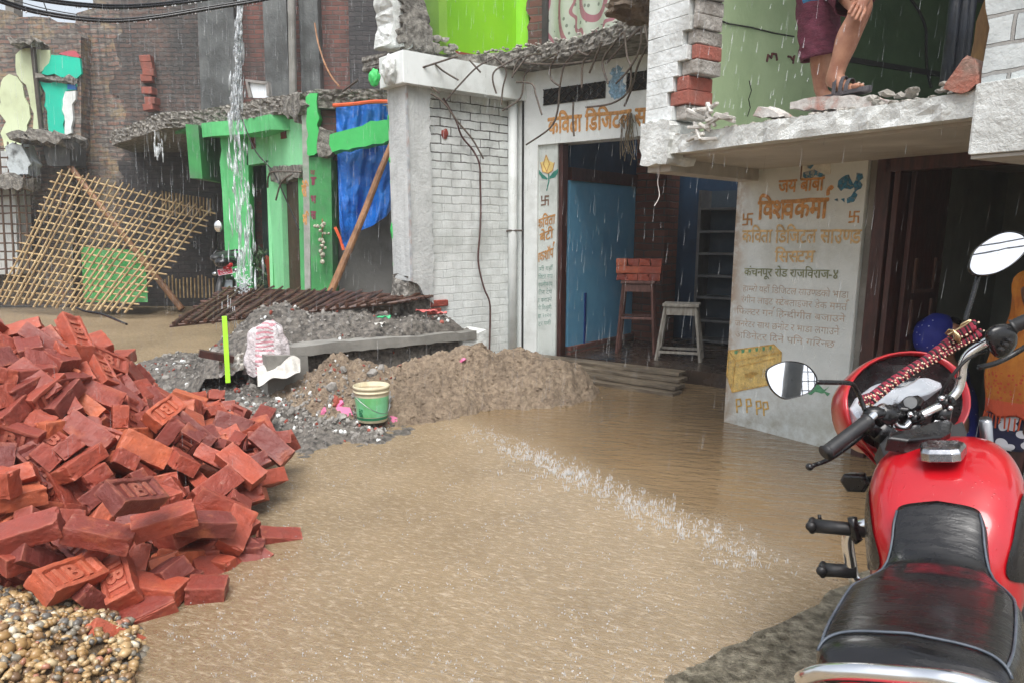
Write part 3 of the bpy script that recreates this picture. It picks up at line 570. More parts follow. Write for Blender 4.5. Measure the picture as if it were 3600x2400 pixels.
obj('painted_pillar', MB().prism([(0, -.2), (BL, -.2), (BL, 1.86), (0, 1.86)], 0, .34), pillar_mat(), cb_, BP.M, bevel=.008)
obj('pillar_side_strip', MB().prism([(BL + .002, -.2), (BL + .05, -.2), (BL + .05, 1.86), (BL + .002, 1.86)], .03, .3), M_conc, cb_, BP.M)
FB = PL((.80, 4.6), (1.34, 3.78))
def fb(u, y=0): p = FB.M @ V((u, y, 0)); return (p.x, p.y)
back = [(4.9, 3.2), (4.9, 7.5), (2.4, 6.1), (1.66, 5.6)]
sp_ = [fb(0), fb(.5, .01), fb(1, -.01), fb(1.5, .0), fb(2.35)] + back
obj('balcony_slab', MB().prism(ragged(sp_, .05, .008, [1, 1, 1, 1, 0, 0, 0, 0, 0], 9), 1.847, 1.945, 3, .008, 'z'), M_wrough, cb_)
obj('soffit', MB().prism([fb(.12, .1), fb(2.3, .1), (4.8, 3.4), (4.8, 7.0), (2.4, 5.9), (1.72, 5.4)], 1.83, 1.846, 1, 0, 'z'), M_soffit, cb_)
bb_ = PL((.80, 4.6), (1.62, 5.45)); LB = bb_.L
obj('side_beam', MB().prism([(.02, 1.755), (LB, 1.755), (LB, 1.829), (.02, 1.829)], -.16, -.003), M_soffit, cb_, bb_.M)
q = FB.poly([(2283, 430), (2400, 450), (2400, 575), (2268, 572)])
obj('beam_head', MB().prism(ragged([(-.02, 1.8), (.2, 1.79), (.22, 2.0), (.2, 2.03), (-.02, 2.035)], .04, .012, None, 4), -.03, .2, 3, .012), M_wrough, cb_, FB.M)
ur = FB.px(3425, 450)[0]
obj('right_beam', MB().prism([(ur, 1.70), (3.4, 1.70), (3.4, 1.965), (ur, 1.965)], -.035, .9), M_wrough, cb_, FB.M, bevel=.012)
obj('beam_soffit', MB().prism([(ur + .01, -.02), (3.4, -.02), (3.4, .9), (ur + .01, .9)], 1.685, 1.698, 1, 0, 'z'), M_soffit, cb_, FB.M)
# thin skim of broken floor finish along the slab edge
sk = MB()
for i in range(150):
    u = rnd.uniform(.2, 2.2); sk.ball(FB.w(u, rnd.uniform(.0, .14), 1.95), rnd.uniform(.006, .02), 1, (1.2, 1, .6), amp=.6, freq=1.8, seed=i)
for i in range(60):
    u = ur - rnd.random() ** 2 * .5; sk.ball(FB.w(u, rnd.uniform(.02, .2), 1.96 + rnd.random() * .04), rnd.uniform(.008, .03), 1, (1.2, 1, .6), amp=.6, freq=1.8, seed=i)
obj('crumbled_edge', sk, mat('crumbled_concrete', S(176, 172, 164)), cb_)
# broken white brick pier on the slab corner: courses with toothed right end
wh = MB()
M_pier = mat('pier_whitewash', S(232, 237, 237), S(212, 217, 216), 5, .65, .8, 26, .014, stain=(S(150, 146, 138), .5, 5))
ends = [.2, .16, .2, .23, .3, .26, .31, .3, .33, .28, .32, .3, .34, .33]
cz = 2.03
for i, e in enumerate(ends):
    h = .077; wh.box((e / 2 - .005, .11, cz + h / 2), (e + .01, .23, h - .0012), Euler((0, rnd.uniform(-.015, .015), 0)).to_quaternion())
    x2 = [.3, .32, .3, .36, .37, .36, .37, .36, .37, .36, .36, .36, .36, .36][i] * .93 + rnd.uniform(-.008, .008)
    pb = MB().box(((e + x2) / 2 + .01, .118 + rnd.uniform(-.006, .01), cz + h / 2), (max(.03, x2 - e), .2, h - .003), Euler((rnd.uniform(-.02, .02), rnd.uniform(-.02, .02), rnd.uniform(-.03, .03))).to_quaternion())
    if i in (1, 2, 4, 9): obj('exposed_brick', pb, mat('fresh_red_brick', S(164, 92, 78), S(140, 96, 86), 9, .8, 1, 40, .01), cb_, FB.M, bevel=.006)
    else: obj('mortar_core', pb, mat('pier_mortar', S(186, 182, 176), S(136, 130, 122), 12, .85, 1, 40, .02), cb_, FB.M, bevel=.006)
    cz += h
obj('white_brick_pier', wh, M_pier, cb_, FB.M, bevel=.0025)
# hanging lump of concrete above
lump = MB().ball(D(2310, 15, 5.0), .3, 4, (.85, .75, .38), amp=.6, freq=2.4).ball(D(2240, 20, 5.05), .18, 3, (1, .9, .5), amp=.5, freq=2.4, seed=3).ball(D(2390, 40, 4.95), .16, 3, (.9, .9, .6), amp=.5, freq=2.4, seed=7)
obj('hanging_concrete', lump, mat('stained_concrete', S(122, 108, 92), S(70, 58, 48), 7, .85, 1, 26, .03), cb_)
# green room
M_sage = mat('sage_green_paint', S(186, 206, 164), S(170, 192, 148), 1.8, .65, .2, 30, stain=(S(110, 138, 88), .4, 1.6))
M_shsage = mat('shaded_sage_paint', S(74, 96, 66), S(58, 78, 54), 1.8, .7, .2, 30, stain=(S(44, 58, 40), .5, 1.4))  # same sage paint, the room's shade put into a darker colour
W1 = PL((1.02, 4.86), (2.33, 6.0)); W2 = PL((2.33, 6.0), (4.83, 7.35))
obj('light_green_wall', MB().prism([(0, 1.945), (W1.L, 1.945), (W1.L, 4.6), (0, 4.6)], 0, .12), M_sage, cb_, W1.M)
obj('shaded_green_wall', MB().prism([(0, 1.945), (W2.L, 1.945), (W2.L, 3.35), (0, 3.35)], 0, .12), M_shsage, cb_, W2.M)
obj('grey_brick_wall', MB().prism([(0, 3.35), (W2.L, 3.35), (W2.L, 4.6), (0, 4.6)], .01, .12), brickmat('dim_grey_brick', S(96, 98, 100), S(84, 86, 88), S(60, 62, 64)), cb_, W2.M)
obj('dark_band', MB().prism([(0, 2.705), (W2.L, 2.705), (W2.L, 2.745), (0, 2.745)], -.012, 0), M_dark, cb_, W2.M)
crk = MB().tube([W1.w(*(lambda a: (a[0], -.004, a[1]))(W1.px(x, y))) for x, y in [(2455, 55), (2500, 62), (2560, 85), (2640, 98), (2720, 118), (2790, 130)]], .005, 4).tube([W1.w(*(lambda a: (a[0], -.004, a[1]))(W1.px(x, y))) for x, y in [(2632, 285), (2640, 320), (2630, 350), (2636, 380), (2626, 410)]], .003, 4)
obj('crack', crk, M_dark, cb_)
obj('old_writing', MB().tube([W1.w(*(lambda a: (a[0], -.004, a[1]))(W1.px(x, y))) for x, y in [(2694, 218), (2698, 195), (2710, 205), (2712, 190), (2726, 192), (2730, 214)]], .009, 5).tube([W1.w(*(lambda a: (a[0], -.004, a[1]))(W1.px(x, y))) for x, y in [(2768, 200), (2778, 202), (2784, 212), (2790, 196), (2786, 225)]], .008, 5), mat('rust_paint', S(110, 52, 40), S(80, 60, 70), 30, .7), cb_)
obj('ceiling', MB().prism([fb(.05, .25), fb(2.5, .25), (4.9, 3.2), (4.9, 7.5), (2.4, 6.1), (1.1, 5.0)], 4.6, 4.72, 1, 0, 'z'), M_cdark, cb_)
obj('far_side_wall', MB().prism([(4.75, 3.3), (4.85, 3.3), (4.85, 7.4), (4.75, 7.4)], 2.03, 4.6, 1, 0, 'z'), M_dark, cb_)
# right hand white brick wall, its broken foot, plank and pipes
M_wbr = brickmat('white_brick_rough', S(220, 226, 226), S(206, 213, 214), S(170, 168, 164), bw=.26, bh=.105, ms=.008, relief=1.6, stain=(S(150, 158, 160), .5, 3))
rq = [FB.px(x, y, .0) for x, y in [(3422, 335), (3452, 300), (3455, 250), (3470, 170), (3482, 100), (3472, 30), (3468, -40)]]
obj('right_brick_wall', MB().prism(ragged([(3.4, 1.96)] + [(a, max(1.96, b)) for a, b in rq] + [(rq[-1][0], 4.6), (3.4, 4.6)], .06, .012, [0, 1, 1, 1, 1, 1, 1, 0, 0, 0], 3), -.01, .24, 2, .01), M_wbr, cb_, FB.M)
q = [FB.px(x, y, .05) for x, y in [(3352, 320), (3360, 295), (3395, 250), (3420, 212), (3455, 210), (3466, 300), (3440, 325)]]
obj('broken_masonry', MB().prism(ragged(q, .03, .012, None, 3), -.02, .2, 4, .02), mat('broken_red_masonry', S(170, 92, 72), S(150, 132, 120), 8, .85, 1, 30, .02), cb_, FB.M)
q = [FB.px(x, y, .3) for x, y in [(3405, 250), (3440, 80), (3470, 0), (3490, -60), (3530, -60), (3500, 120), (3470, 230), (3440, 260)]]
obj('wooden_plank', MB().prism(ragged(q, .06, .008, None, 4), .28, .33), mat('raw_wood', S(150, 116, 66), S(106, 78, 46), 5, .7, .6, 30, .004, stretch=(4, 4, 1)), cb_, FB.M)
for x in (3345, 3378, 3398):
    p0 = D(x + 30, -120, 4.4); p1 = D(x - 22, 300, 4.4); obj('dark_pipe', MB().tube([p0, p1], .032, 10), mat('dark_pipe', S(40, 46, 56), S(26, 30, 36), 9, .4), cb_, smooth=True)
# ground floor doorway right of the pillar
obj('wall_face', MB().prism([(2.03, -.2), (3.4, -.2), (3.4, 1.7), (2.03, 1.7)], 0, .2), M_white, cb_, BP.M)
df = thing
obj('door_frame', MB().box((1.02 + .06, .06, .82), (.09, .1, 2.06)).box((1.985, .05, .82), (.07, .1, 2.06)).box((1.48, .06, 1.8), (.8, .1, .09)), M_dwood, cb_, BP.M, bevel=.006)
lf = obj('folded_door', MB().box((1.16, .2, .8), (.035, .36, 2.0)).box((1.215, .3, .8), (.03, .4, 2.0)), M_dwood, cb_, BP.M @ Matrix.Translation((0, 0, 0)), bevel=.004)
mo = MB()
for z in (.3, .55, .8, 1.05):
    mo.box((1.236, .3, z), (.012, .24, .02)).box((1.236, .19, z + .1), (.012, .02, .2)).box((1.236, .41, z + .1), (.012, .02, .2))
obj('moulding', mo, mat('worn_brown_wood', S(104, 74, 64), S(74, 50, 44), 9, .6), lf, BP.M)
M_rm = mat('dim_room_plaster', S(160, 166, 156), S(124, 130, 122), 1.5, .8, .2, 20, stain=((.05, .05, .045, 1), .5, 1.2))
obj('room_back_wall', MB().prism([(.2, -.2), (4.5, -.2), (4.5, 1.84), (.2, 1.84)], 1.75, 1.85), M_rm, cb_, BP.M)
obj('room_left_wall', MB().prism([(.95, .36), (1.0, .36), (1.0, 1.75), (.95, 1.75)], -.2, 1.84, 1, 0, 'z'), M_rm, cb_, BP.M)
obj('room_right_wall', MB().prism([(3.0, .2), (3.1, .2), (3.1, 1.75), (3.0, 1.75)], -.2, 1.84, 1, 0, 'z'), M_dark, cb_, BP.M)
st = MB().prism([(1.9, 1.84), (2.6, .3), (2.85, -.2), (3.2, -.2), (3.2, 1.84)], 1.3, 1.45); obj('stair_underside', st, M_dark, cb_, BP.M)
obj('room_floor', MB().prism([(1.05, .05), (2.9, .05), (2.9, 2.6), (1.05, 2.6)], -.2, -.02, 1, 0, 'z'), M_kerb, cb_, BP.M)

# ------------------------------------------------------------------ painted writing
def text_verts(s, bold=0.0, depth=0.0):
    c = bpy.data.curves.new('lettering', 'FONT'); c.body = s; c.offset = bold; c.extrude = depth; c.resolution_u = 3
    o = bpy.data.objects.new('lettering', c); C.objects.link(o); bpy.context.view_layer.update()
    me = bpy.data.meshes.new_from_object(o.evaluated_get(bpy.context.evaluated_depsgraph_get()))
    v = [p.co.copy() for p in me.vertices]; f = [list(p.vertices) for p in me.polygons]
    bpy.data.objects.remove(o); bpy.data.curves.remove(c); bpy.data.meshes.remove(me)
    return v, f
def word(segs, bold=0.0):                            # 'text', ('half', 'x') a consonant without its stem, ('reph',) the hook above
    vs, fs, x = [], [], 0.0
    for sg in segs:
        if isinstance(sg, tuple) and sg[0] == 'reph':
            mb = MB(); rr = .05 + bold
            pts = [(x - .05, .74), (x - .07, .86), (x - .02, .98), (x + .08, 1.0), (x + .13, .93)]
            for (a, b), (c, d) in zip(pts, pts[1:]):
                dn = V((-(d - b), c - a)).normalized() * rr; mb.add([(a + dn.x, b + dn.y, 0), (c + dn.x, d + dn.y, 0), (c - dn.x, d - dn.y, 0), (a - dn.x, b - dn.y, 0)], [(0, 1, 2, 3)])
            v, f = mb.v, mb.f; n = len(vs); vs += v; fs += [[i + n for i in q] for q in f]; continue
        if sg == ' ': x += .28; continue
        half = isinstance(sg, tuple)
        v, f = text_verts(sg[1] if half else sg, bold)
        if not v: continue
        x0 = min(p.x for p in v)
        if half:
            b = bmesh.new(); bv = [b.verts.new(p) for p in v]
            for q in f:
                try: b.faces.new([bv[i] for i in q])
                except ValueError: pass
            x1 = max(p.x for p in v) - .13
            bmesh.ops.bisect_plane(b, geom=b.verts[:] + b.edges[:] + b.faces[:], plane_co=(x1, 0, 0), plane_no=(1, 0, 0), clear_outer=True)
            b.verts.index_update(); v = [p.co.copy() for p in b.verts]; f = [[w_.index for w_ in q.verts] for q in b.faces]; b.free()
        n = len(vs); vs += [V((p.x - x0 + x - (.015 if x else 0), p.y, 0)) for p in v]; fs += [[i + n for i in q] for q in f]; x = max(p.x for p in vs)
    return vs, fs
def paint_mat(name, c, fade=.35, scale=14):
    if name in _m: return _m[name]
    t = NT(name); o = t.co(); t.l(t.mix(t.noise(o, 11), c, tuple(min(1, k * 1.35) for k in c[:3]) + (1,)), t.p.inputs['Base Color']); t.p.inputs['Roughness'].default_value = .65
    a = t.n('ShaderNodeMapRange'); t.l(t.noise(o, scale, 8, .7, .32, .62), a.inputs[0]); a.inputs[3].default_value = 1 - fade; a.inputs[4].default_value = 1
    t.l(a.outputs[0], t.p.inputs['Alpha']); _m[name] = t.m; return t.m
def paint(P, segs, a, b, hpx, m, parent, bold=.02, off=0.0, m2=None, name='painted_lettering', head=.69):
    (u0, z0), (u1, z1) = P.px(*a, off), P.px(*b, off); hz = P.px(a[0], a[1] - hpx, off)[1] - z0
    o = None
    for k, (mm, bo, dy) in enumerate([(m, bold, .0025), (m2, bold - .045, .004)]):
        if mm is None: continue
        v, f = word(segs, min(bo, .006)); v = [p + noise.noise_vector(V((p.x * 2.3, p.y * 2.3, len(segs) + a[0] * .01))) * .045 + noise.noise_vector(V((p.x * 9, p.y * 9, a[1] * .01))) * .012 for p in v]; wd = max(p.x for p in v); mb = MB(); e = max(0, bo)
        for c_, (ex, ey) in enumerate([(0, 0), (e, 0), (-e, 0), (0, e), (0, -e), (e * .7, e * .7), (-e * .7, -e * .7)] if e else [(0, 0)]):
            mb.add([(u0 + (u1 - u0) * (p.x + ex) / wd, off - dy - .0003 * c_, z0 + (z1 - z0) * p.x / wd + hz * (p.y + ey) / head) for p in v], f)
        q = obj(name, mb, mm, parent if o is None else o, P.M)
        if o is None: o = q
    return o
P_or = paint_mat('ochre_paint', S(208, 154, 92), .75, 18); P_ye = paint_mat('pale_ochre_paint', S(214, 184, 134), .75, 18)
P_br = paint_mat('faded_brown_paint', S(182, 158, 138), .8, 20); P_ol = paint_mat('olive_paint', S(132, 138, 104), .5); P_tl = paint_mat('teal_paint', S(84, 128, 116), .5, 24)
P_bl = paint_mat('blue_poster_scraps', S(60, 124, 156), .95, 34); P_gn = paint_mat('green_paint', S(96, 160, 120), .6, 20); P_st = paint_mat('dark_paint', S(112, 84, 66), .4)
P_tan = paint_mat('dark_ochre_paint', S(178, 132, 80), .35)
paint(BP, ['जय', ' ', 'बाबा'], (2737, 678), (2897, 668), 46, P_or, cb_, .02)
paint(BP, ['िव', ('half', 'श'), 'वकमा', ('reph',)], (2664, 770), (2922, 764), 66, P_or, cb_, .028)
paint(BP, ['किवता', ' ', 'िडिजटल', ' ', 'साउ', ('half', 'ण'), 'ड'], (2609, 852), (3027, 856), 46, P_ye, cb_, .015)
paint(BP, ['िस', ('half', 'स'), 'टम'], (2723, 921), (2864, 922), 41, P_ye, cb_, .015)
paint(BP, ['कंचनपूर', ' ', 'रोड', ' ', 'राजिवराज', '-४'], (2617, 969), (2945, 980), 28, P_ol, cb_, .005)
for segs, a, b in [(['हा', ('half', 'म'), 'रो', ' ', 'यहाँ', ' ', 'िडिजटल', ' ', 'साउ', ('half', 'ण'), 'डको', ' ', 'भाडा'], (2612, 1024), (2985, 1049)), (['रंगीन', ' ', 'लाइट', ' ', ('half', 'स'), 'टेबलाइजर', ' ', 'डेक', ' ', 'ममत', ('reph',)], (2606, 1063), (2984, 1092)), (['िफ', ('half', 'ल'), 'टर', ' ', 'गन', ('reph',), ' ', 'िह', ('half', 'न'), 'दीगीत', ' ', 'बजाउने'], (2590, 1103), (2972, 1134)), (['जनरेटर', ' ', 'साथ', ' ', 'छनोट', ' ', 'र', ' ', 'भाडा', ' ', 'लगाउने'], (2584, 1146), (2950, 1178)), (['अिडनेटर', ' ', 'िदने', ' ', 'पिन', ' ', 'गिर', ('half', 'न'), 'छ'], (2586, 1186), (2935, 1222))]:
    paint(BP, segs, a, b, 22, P_br, cb_, -.004)
for x0, y0, x1, y1, m in ((2611, 792, 2646, 790, P_tan), (2984, 782, 3020, 781, P_or)): paint(BP, ['卐'], (x0, y0), (x1, y1), 34, m, cb_, .02, name='painted_symbol')
def blob(P, pts, m, parent, off=0.0, dy=.003, seed=1, amp=.008, name='painted_picture'):
    return obj(name, MB().prism(ragged(P.poly(pts, off), .02, amp, None, seed), off - dy, off - .0005), m, parent, P.M)
zz = lambda L: [(2530 + x / 2.851, 950 + y / 2.851) for x, y in L]
bt = blob(BP, zz([(95, 805), (545, 745), (620, 820), (605, 1120), (130, 1215), (75, 1050)]), paint_mat('pale_yellow_paint', S(226, 196, 122), .85, 16), cb_, name='painted_battery', amp=.003)
P_yl = paint_mat('mustard_paint', S(206, 170, 96), .75, 22)
def lines(P, segs, m, parent, r=.005, off=0.0, name='painted_line', sy=.3):
    mb = MB()
    for L in segs:
        pts = [V((u, off - .004, z)) for u, z in (P.px(x, y, off) for x, y in L)]
        for a, b in zip(pts, pts[1:]):
            d = b - a
            if d.length > 1e-5: mb.bar(a, b, .004, r * 2) if False else mb.box((a + b) / 2, (d.length + r, .003, r * 2), Euler((0, -math.atan2(d.z, d.x), 0)).to_quaternion())
    return obj(name, mb, m, parent, P.M)
lines(BP, [zz(L) for L in ([(95, 805), (545, 745), (620, 820), (160, 905), (95, 805)], [(160, 905), (130, 1215), (75, 1050), (95, 805)], [(130, 1215), (605, 1120), (620, 820)], [(200, 960), (560, 880)])], P_yl, bt)
blob(BP, zz([(250, 1040), (340, 1015), (390, 1030), (340, 1075), (260, 1090)]), P_yl, bt)
for i in range(6): blob(BP, zz([(150 + 70 * i, 800 - 8 * i), (185 + 68 * i, 792 - 8 * i), (182 + 68 * i, 830 - 8 * i), (155 + 70 * i, 838 - 8 * i)]), P_gn, bt, dy=.0045, amp=.002)
for (x, y) in ((170, 1290), (270, 1290), (370, 1310), (440, 1320)): lines(BP, [zz([(x, y), (x + 8, y + 130)]), zz([(x, y), (x + 40, y - 4), (x + 50, y + 60), (x + 10, y + 70)])], P_yl, cb_, .006)
blob(BP, zz([(890, 1170), (1100, 1160), (1110, 1230), (900, 1240)]), P_gn, cb_, name='painted_patch', amp=.02)
zz2 = lambda L: [(2550 + x / 3.267, 520 + y / 3.267) for x, y in L]
po = blob(BP, zz2([(890, 115), (1220, 85), (1212, 300), (870, 355)]), paint_mat('peeled_poster', S(206, 206, 196), .3), cb_, name='peeled_poster', amp=.004)
lines(BP, [zz2([(1215, 160), (1222, 86), (890, 114), (870, 358)])], P_st, po, .005)
for pts, sd in (([(945, 165), (1000, 150), (1020, 200), (985, 245), (950, 235)], 2), ([(900, 285), (1060, 270), (1150, 320), (960, 345), (895, 330)], 3), ([(1080, 150), (1150, 150), (1120, 165)], 4)):
    blob(BP, zz2(pts), P_bl, po, dy=.005, seed=sd, amp=.012)
for pts, sd in (([(1300, 380), (1420, 310), (1460, 400), (1440, 480), (1330, 500), (1290, 450)], 5), ([(1510, 290), (1575, 300), (1560, 470), (1490, 520), (1470, 420)], 6), ([(1400, 580), (1480, 500), (1520, 540), (1480, 620), (1400, 640)], 7), ([(1250, 600), (1290, 580), (1300, 620)], 8), ([(1330, 590), (1370, 580), (1370, 630)], 9)):
    blob(BP, zz2(pts), P_bl, cb_, dy=.003, seed=sd, amp=.014, name='poster_scrap')
blob(F1, [(2150, 245), (2192, 232), (2198, 330), (2160, 352), (2142, 330)], paint_mat('faded_blue_drawing', S(140, 178, 204), 1.0, 22), sh, amp=.02)
paint(F1, ['किवता', ' ', 'िडिजटल', ' ', 'सा'], (1927, 472), (2285, 438), 58, P_or, sh, .03)
paint(F1, ['किवता'], (1888, 805), (1952, 785), 34, P_tan, sh, .02, .03); paint(F1, ['बेटी'], (1898, 852), (1946, 834), 32, P_tan, sh, .02, .03); paint(F1, ['वकशॉप', ('reph',)], (1886, 925), (1950, 902), 34, P_tan, sh, .02, .03)
for i, s_ in enumerate(['हामी यहाँ', 'िडिजटल साउ', 'एम्पलीफाय', 'रंगीन टेप', 'टेप बनाउने', 'साथै िवजुली', 'पंखा २०२०', 'मोटर पनी']):
    paint(F1, [s_], (1884 - i * .8, 955 + i * 27.5), (1944 - i, 950 + i * 27.5), 15, P_tl, sh, -.004, .03)
paint(F1, ['卐'], (1903, 722), (1930, 720), 28, P_st, sh, .02, .03, name='painted_symbol')
zj = lambda L: [(1860 + x / 2.063, 500 + y / 2.063) for x, y in L]
fl = blob(F1, zj([(85, 150), (110, 140), (125, 95), (150, 140), (185, 150), (170, 210), (140, 230), (100, 215)]), paint_mat('yellow_flower_paint', S(214, 190, 120), .2), sh, .03, amp=.003, name='painted_flower')
lines(F1, [zj([(125, 95), (105, 160), (130, 215), (150, 160), (125, 95)]), zj([(85, 150), (100, 215), (140, 228), (172, 208), (185, 150)])], P_tan, fl, .004, .03)
for pts in ([(70, 200), (100, 235), (135, 265), (130, 275), (95, 265), (75, 235)], [(210, 195), (180, 215), (150, 250), (150, 268), (190, 255), (208, 225)], [(138, 228), (146, 228), (148, 280), (132, 355), (124, 352), (140, 285)]): blob(F1, zj(pts), paint_mat('teal_leaf_paint', S(46, 118, 104), .2), fl, .03, amp=.002, name='painted_leaf')
paint(E3, ['रोि', ' '], (1062, 690), (1086, 690), 40, P_or, gb, .05); paint(E3, ['मि'], (1066, 790), (1088, 790), 36, P_or, gb, .05); paint(E3, ['व'], (1092, 615), (1108, 615), 16, P_st, gb, .06, -.01)
for y, s_ in ((650, 'ा'), (715, 'भ'), (770, 'स')): paint(E3, [s_], (1094, y), (1112, y), 28, paint_mat('maroon_paint', S(120, 50, 70), .3), gb, .05, -.01)

# ------------------------------------------------------------------ bamboo lattices, pole, sheets in the yard behind
def bil(A, B, Cc, Dd, u, v): return A.lerp(B, u).lerp(Dd.lerp(Cc, u), v)      # A-B bottom edge, D-C top edge
def lattice(name, label, cs, n1, n2, r1, r2, m, ext=.02, wob=.012, m2=None):
    A, B, Cc, Dd = cs; nrm = (B - A).cross(Dd - A).normalized()
    if nrm.y > 0: nrm = -nrm
    t = thing(name, label, 'lattice', A); a, b = MB(), MB()
    for i in range(n1):
        u = (i + .5 + rnd.uniform(-.18, .18)) / n1; e0, e1 = -rnd.random() * ext, 1 + rnd.random() * ext
        a.tube([bil(A, B, Cc, Dd, u + rnd.uniform(-wob, wob) * .5, e0 + (e1 - e0) * k / 5) + nrm * (r1 + r2) * (1 if rnd.random() < .7 else .4) for k in range(6)], [r1 * rnd.uniform(.85, 1.1) * (1.25 - .4 * k / 5) for k in range(6)], 6)
    for j in range(n2):
        v = (j + .5 + rnd.uniform(-.15, .15)) / n2; e0, e1 = -rnd.random() * ext, 1 + rnd.random() * ext
        b.tube([bil(A, B, Cc, Dd, e0 + (e1 - e0) * k / 5, v + rnd.uniform(-wob, wob) * .4) for k in range(6)], r2, 6)
    obj('upright_slats', a, m, t); obj('cross_slats', b, m2 or m, t); return t
lattice('bamboo_lattice', 'big tan bamboo lattice panel leaning askew against the old brick house', [D(-20, 1058, 13.3), D(455, 1100, 12.2), D(757, 742, 12.7), D(212, 598, 13.6)], 23, 17, .0155, .0145, M_bamboo, .03, .006)
M_dbam = mat('dark_bamboo', S(96, 72, 54), S(64, 46, 36), 8, .5, .4, 40, .003)
lattice('bamboo_lattice', 'dark bamboo lattice standing upright against the white wall at the far left', [D(-130, 962, 13.5), D(122, 960, 13.5), D(98, 508, 13.7), D(-150, 515, 13.7)], 9, 14, .017, .015, M_dbam, .02)
lattice('bamboo_mat', 'wet dark brown bamboo lattice lying flat on top of the grey rubble', [D(596, 1150, 6.5), D(1380, 1066, 6.75), D(1515, 1041, 7.25), D(800, 1012, 8.5)], 22, 19, .015, .014, mat('wet_bamboo', S(92, 62, 48), S(46, 30, 24), 10, .4, .4, 40, .003), .04, .02)
tag(obj('bamboo_pole', MB().tube([D(224, 556, 13.95), D(400, 785, 13.7), D(640, 1088, 13.3)], [.05, .055, .06], 10, sub=4), M_pole), 'brown bamboo pole slanting behind the leaning lattice into the flood water', 'pole')
fn = thing('bamboo_fence', 'low dark bamboo fence standing in the shade under the roof slab', 'fence', D(650, 1050, 13.6)); a, b = MB(), MB()
for i in range(16): x = 572 + i * 12; a.tube([D(x, 662 + 2 * i, 13.6), D(x, 760, 13.6)], .016, 5)
for i in range(14): x = 580 + i * 13; a.tube([D(x, 975 + rnd.uniform(-8, 8), 13.5), D(x + 2, 1048, 13.5)], .014, 5)
b.bar(D(560, 662, 13.55), D(760, 694, 13.55), .06, .08).bar(D(752, 690, 13.55), D(755, 1050, 13.55), .07, .07).bar(D(560, 1000, 13.55), D(760, 1000, 13.55), .05, .03); obj('slats', a, M_bamboo, fn); obj('rails', b, M_dark, fn)
gs = MB().grid(30, 24, lambda u, v: D(285 + 225 * u + 10 * v, 868 + 195 * v + 14 * u * (1 - v), 13.7 - .9 * v + .06 * math.sin(u * 14) + .05 * noise.noise(V((u * 5, v * 5, 3)))))
tag(obj('green_sheet', gs, mat('green_plastic_sheet', S(78, 160, 88), S(60, 138, 72), 3, .5, .4, 20, .02), smooth=True), 'green plastic sheet hanging behind the leaning bamboo lattice', 'sheet')
# ------------------------------------------------------------------ plinth, platform, rubble, sand
plt = thing('concrete_platform', 'low grey concrete platform slab against the white brick wall behind the sand heap', 'platform', (-.9, 6.2, 0))
PP = PL(G(1080, 1215, .5).xy, G(1650, 1165, .5).xy); LP = PP.L
obj('slab_top', MB().prism(ragged([(-.12, .42), (LP + .08, .42), (LP + .08, .5), (-.12, .5)], .08, .006, [1, 0, 1, 1], 4), 0, 1.0, 2, .006), M_conc, plt, PP.M)
obj('side_wall', MB().prism([(-.34, -.2), (.0, -.2), (.0, .419), (-.34, .45)], .0, .9), M_conc, plt, PP.M)
obj('back_wall', MB().prism([(0, -.2), (LP + .05, -.2), (LP + .05, .418), (0, .418)], .34, .5), M_cdark, plt, PP.M)
obj('white_leg', MB().prism([(LP - .06, -.2), (LP + .2, -.2), (LP + .2, .5), (LP - .06, .419)], .02, .34), M_wrough, plt, PP.M)
bw = thing('grey_block_wall', 'short cement plastered wall streaked by falling water beside the green strip', 'wall', (-2.4, 6.4, 0))
BW = PL(D(852, 1230, 6.75).xy, D(1010, 1230, 6.35).xy)
obj('block', MB().prism(ragged([(0, -.2), (BW.L, -.2), (BW.L, .55), (.1, .62), (0, .6)], .1, .01, [0, 0, 1, 1, 1], 2), 0, .5, 2, .01), M_conc, bw, BW.M)
M_rub = mat('grey_rubble', S(124, 118, 110), S(58, 55, 52), 22, .75, 1, 34, .02, stain=(S(70, 66, 60), .6, 3))
def heap(name, fn, x0, x1, y0, y1, nx, ny, m, kind='stuff'):
    mb = MB(); idx = {}
    for j in range(ny + 1):
        for i in range(nx + 1):
            x = x0 + (x1 - x0) * i / nx; y = y0 + (y1 - y0) * j / ny; idx[i, j] = len(mb.v); mb.v.append(V((x, y, fn(x, y))))
    mb.f += [[idx[i, j], idx[i + 1, j], idx[i + 1, j + 1], idx[i, j + 1]] for j in range(ny) for i in range(nx) if max(mb.v[idx[i, j]].z, mb.v[idx[i + 1, j + 1]].z) > -.19]
    return obj(name, mb, m, smooth=True)
def seg_d(x, y, a, b):
    ax, ay = a; bx, by = b; t = ((x - ax) * (bx - ax) + (y - ay) * (by - ay)) / ((bx - ax) ** 2 + (by - ay) ** 2); t = min(1, max(0, t))
    return math.hypot(x - ax - t * (bx - ax), y - ay - t * (by - ay)), t
def fbm(x, y, s, o=5, seed=0): return noise.fractal(V((x * s, y * s, seed)), .9, 2.1, o)
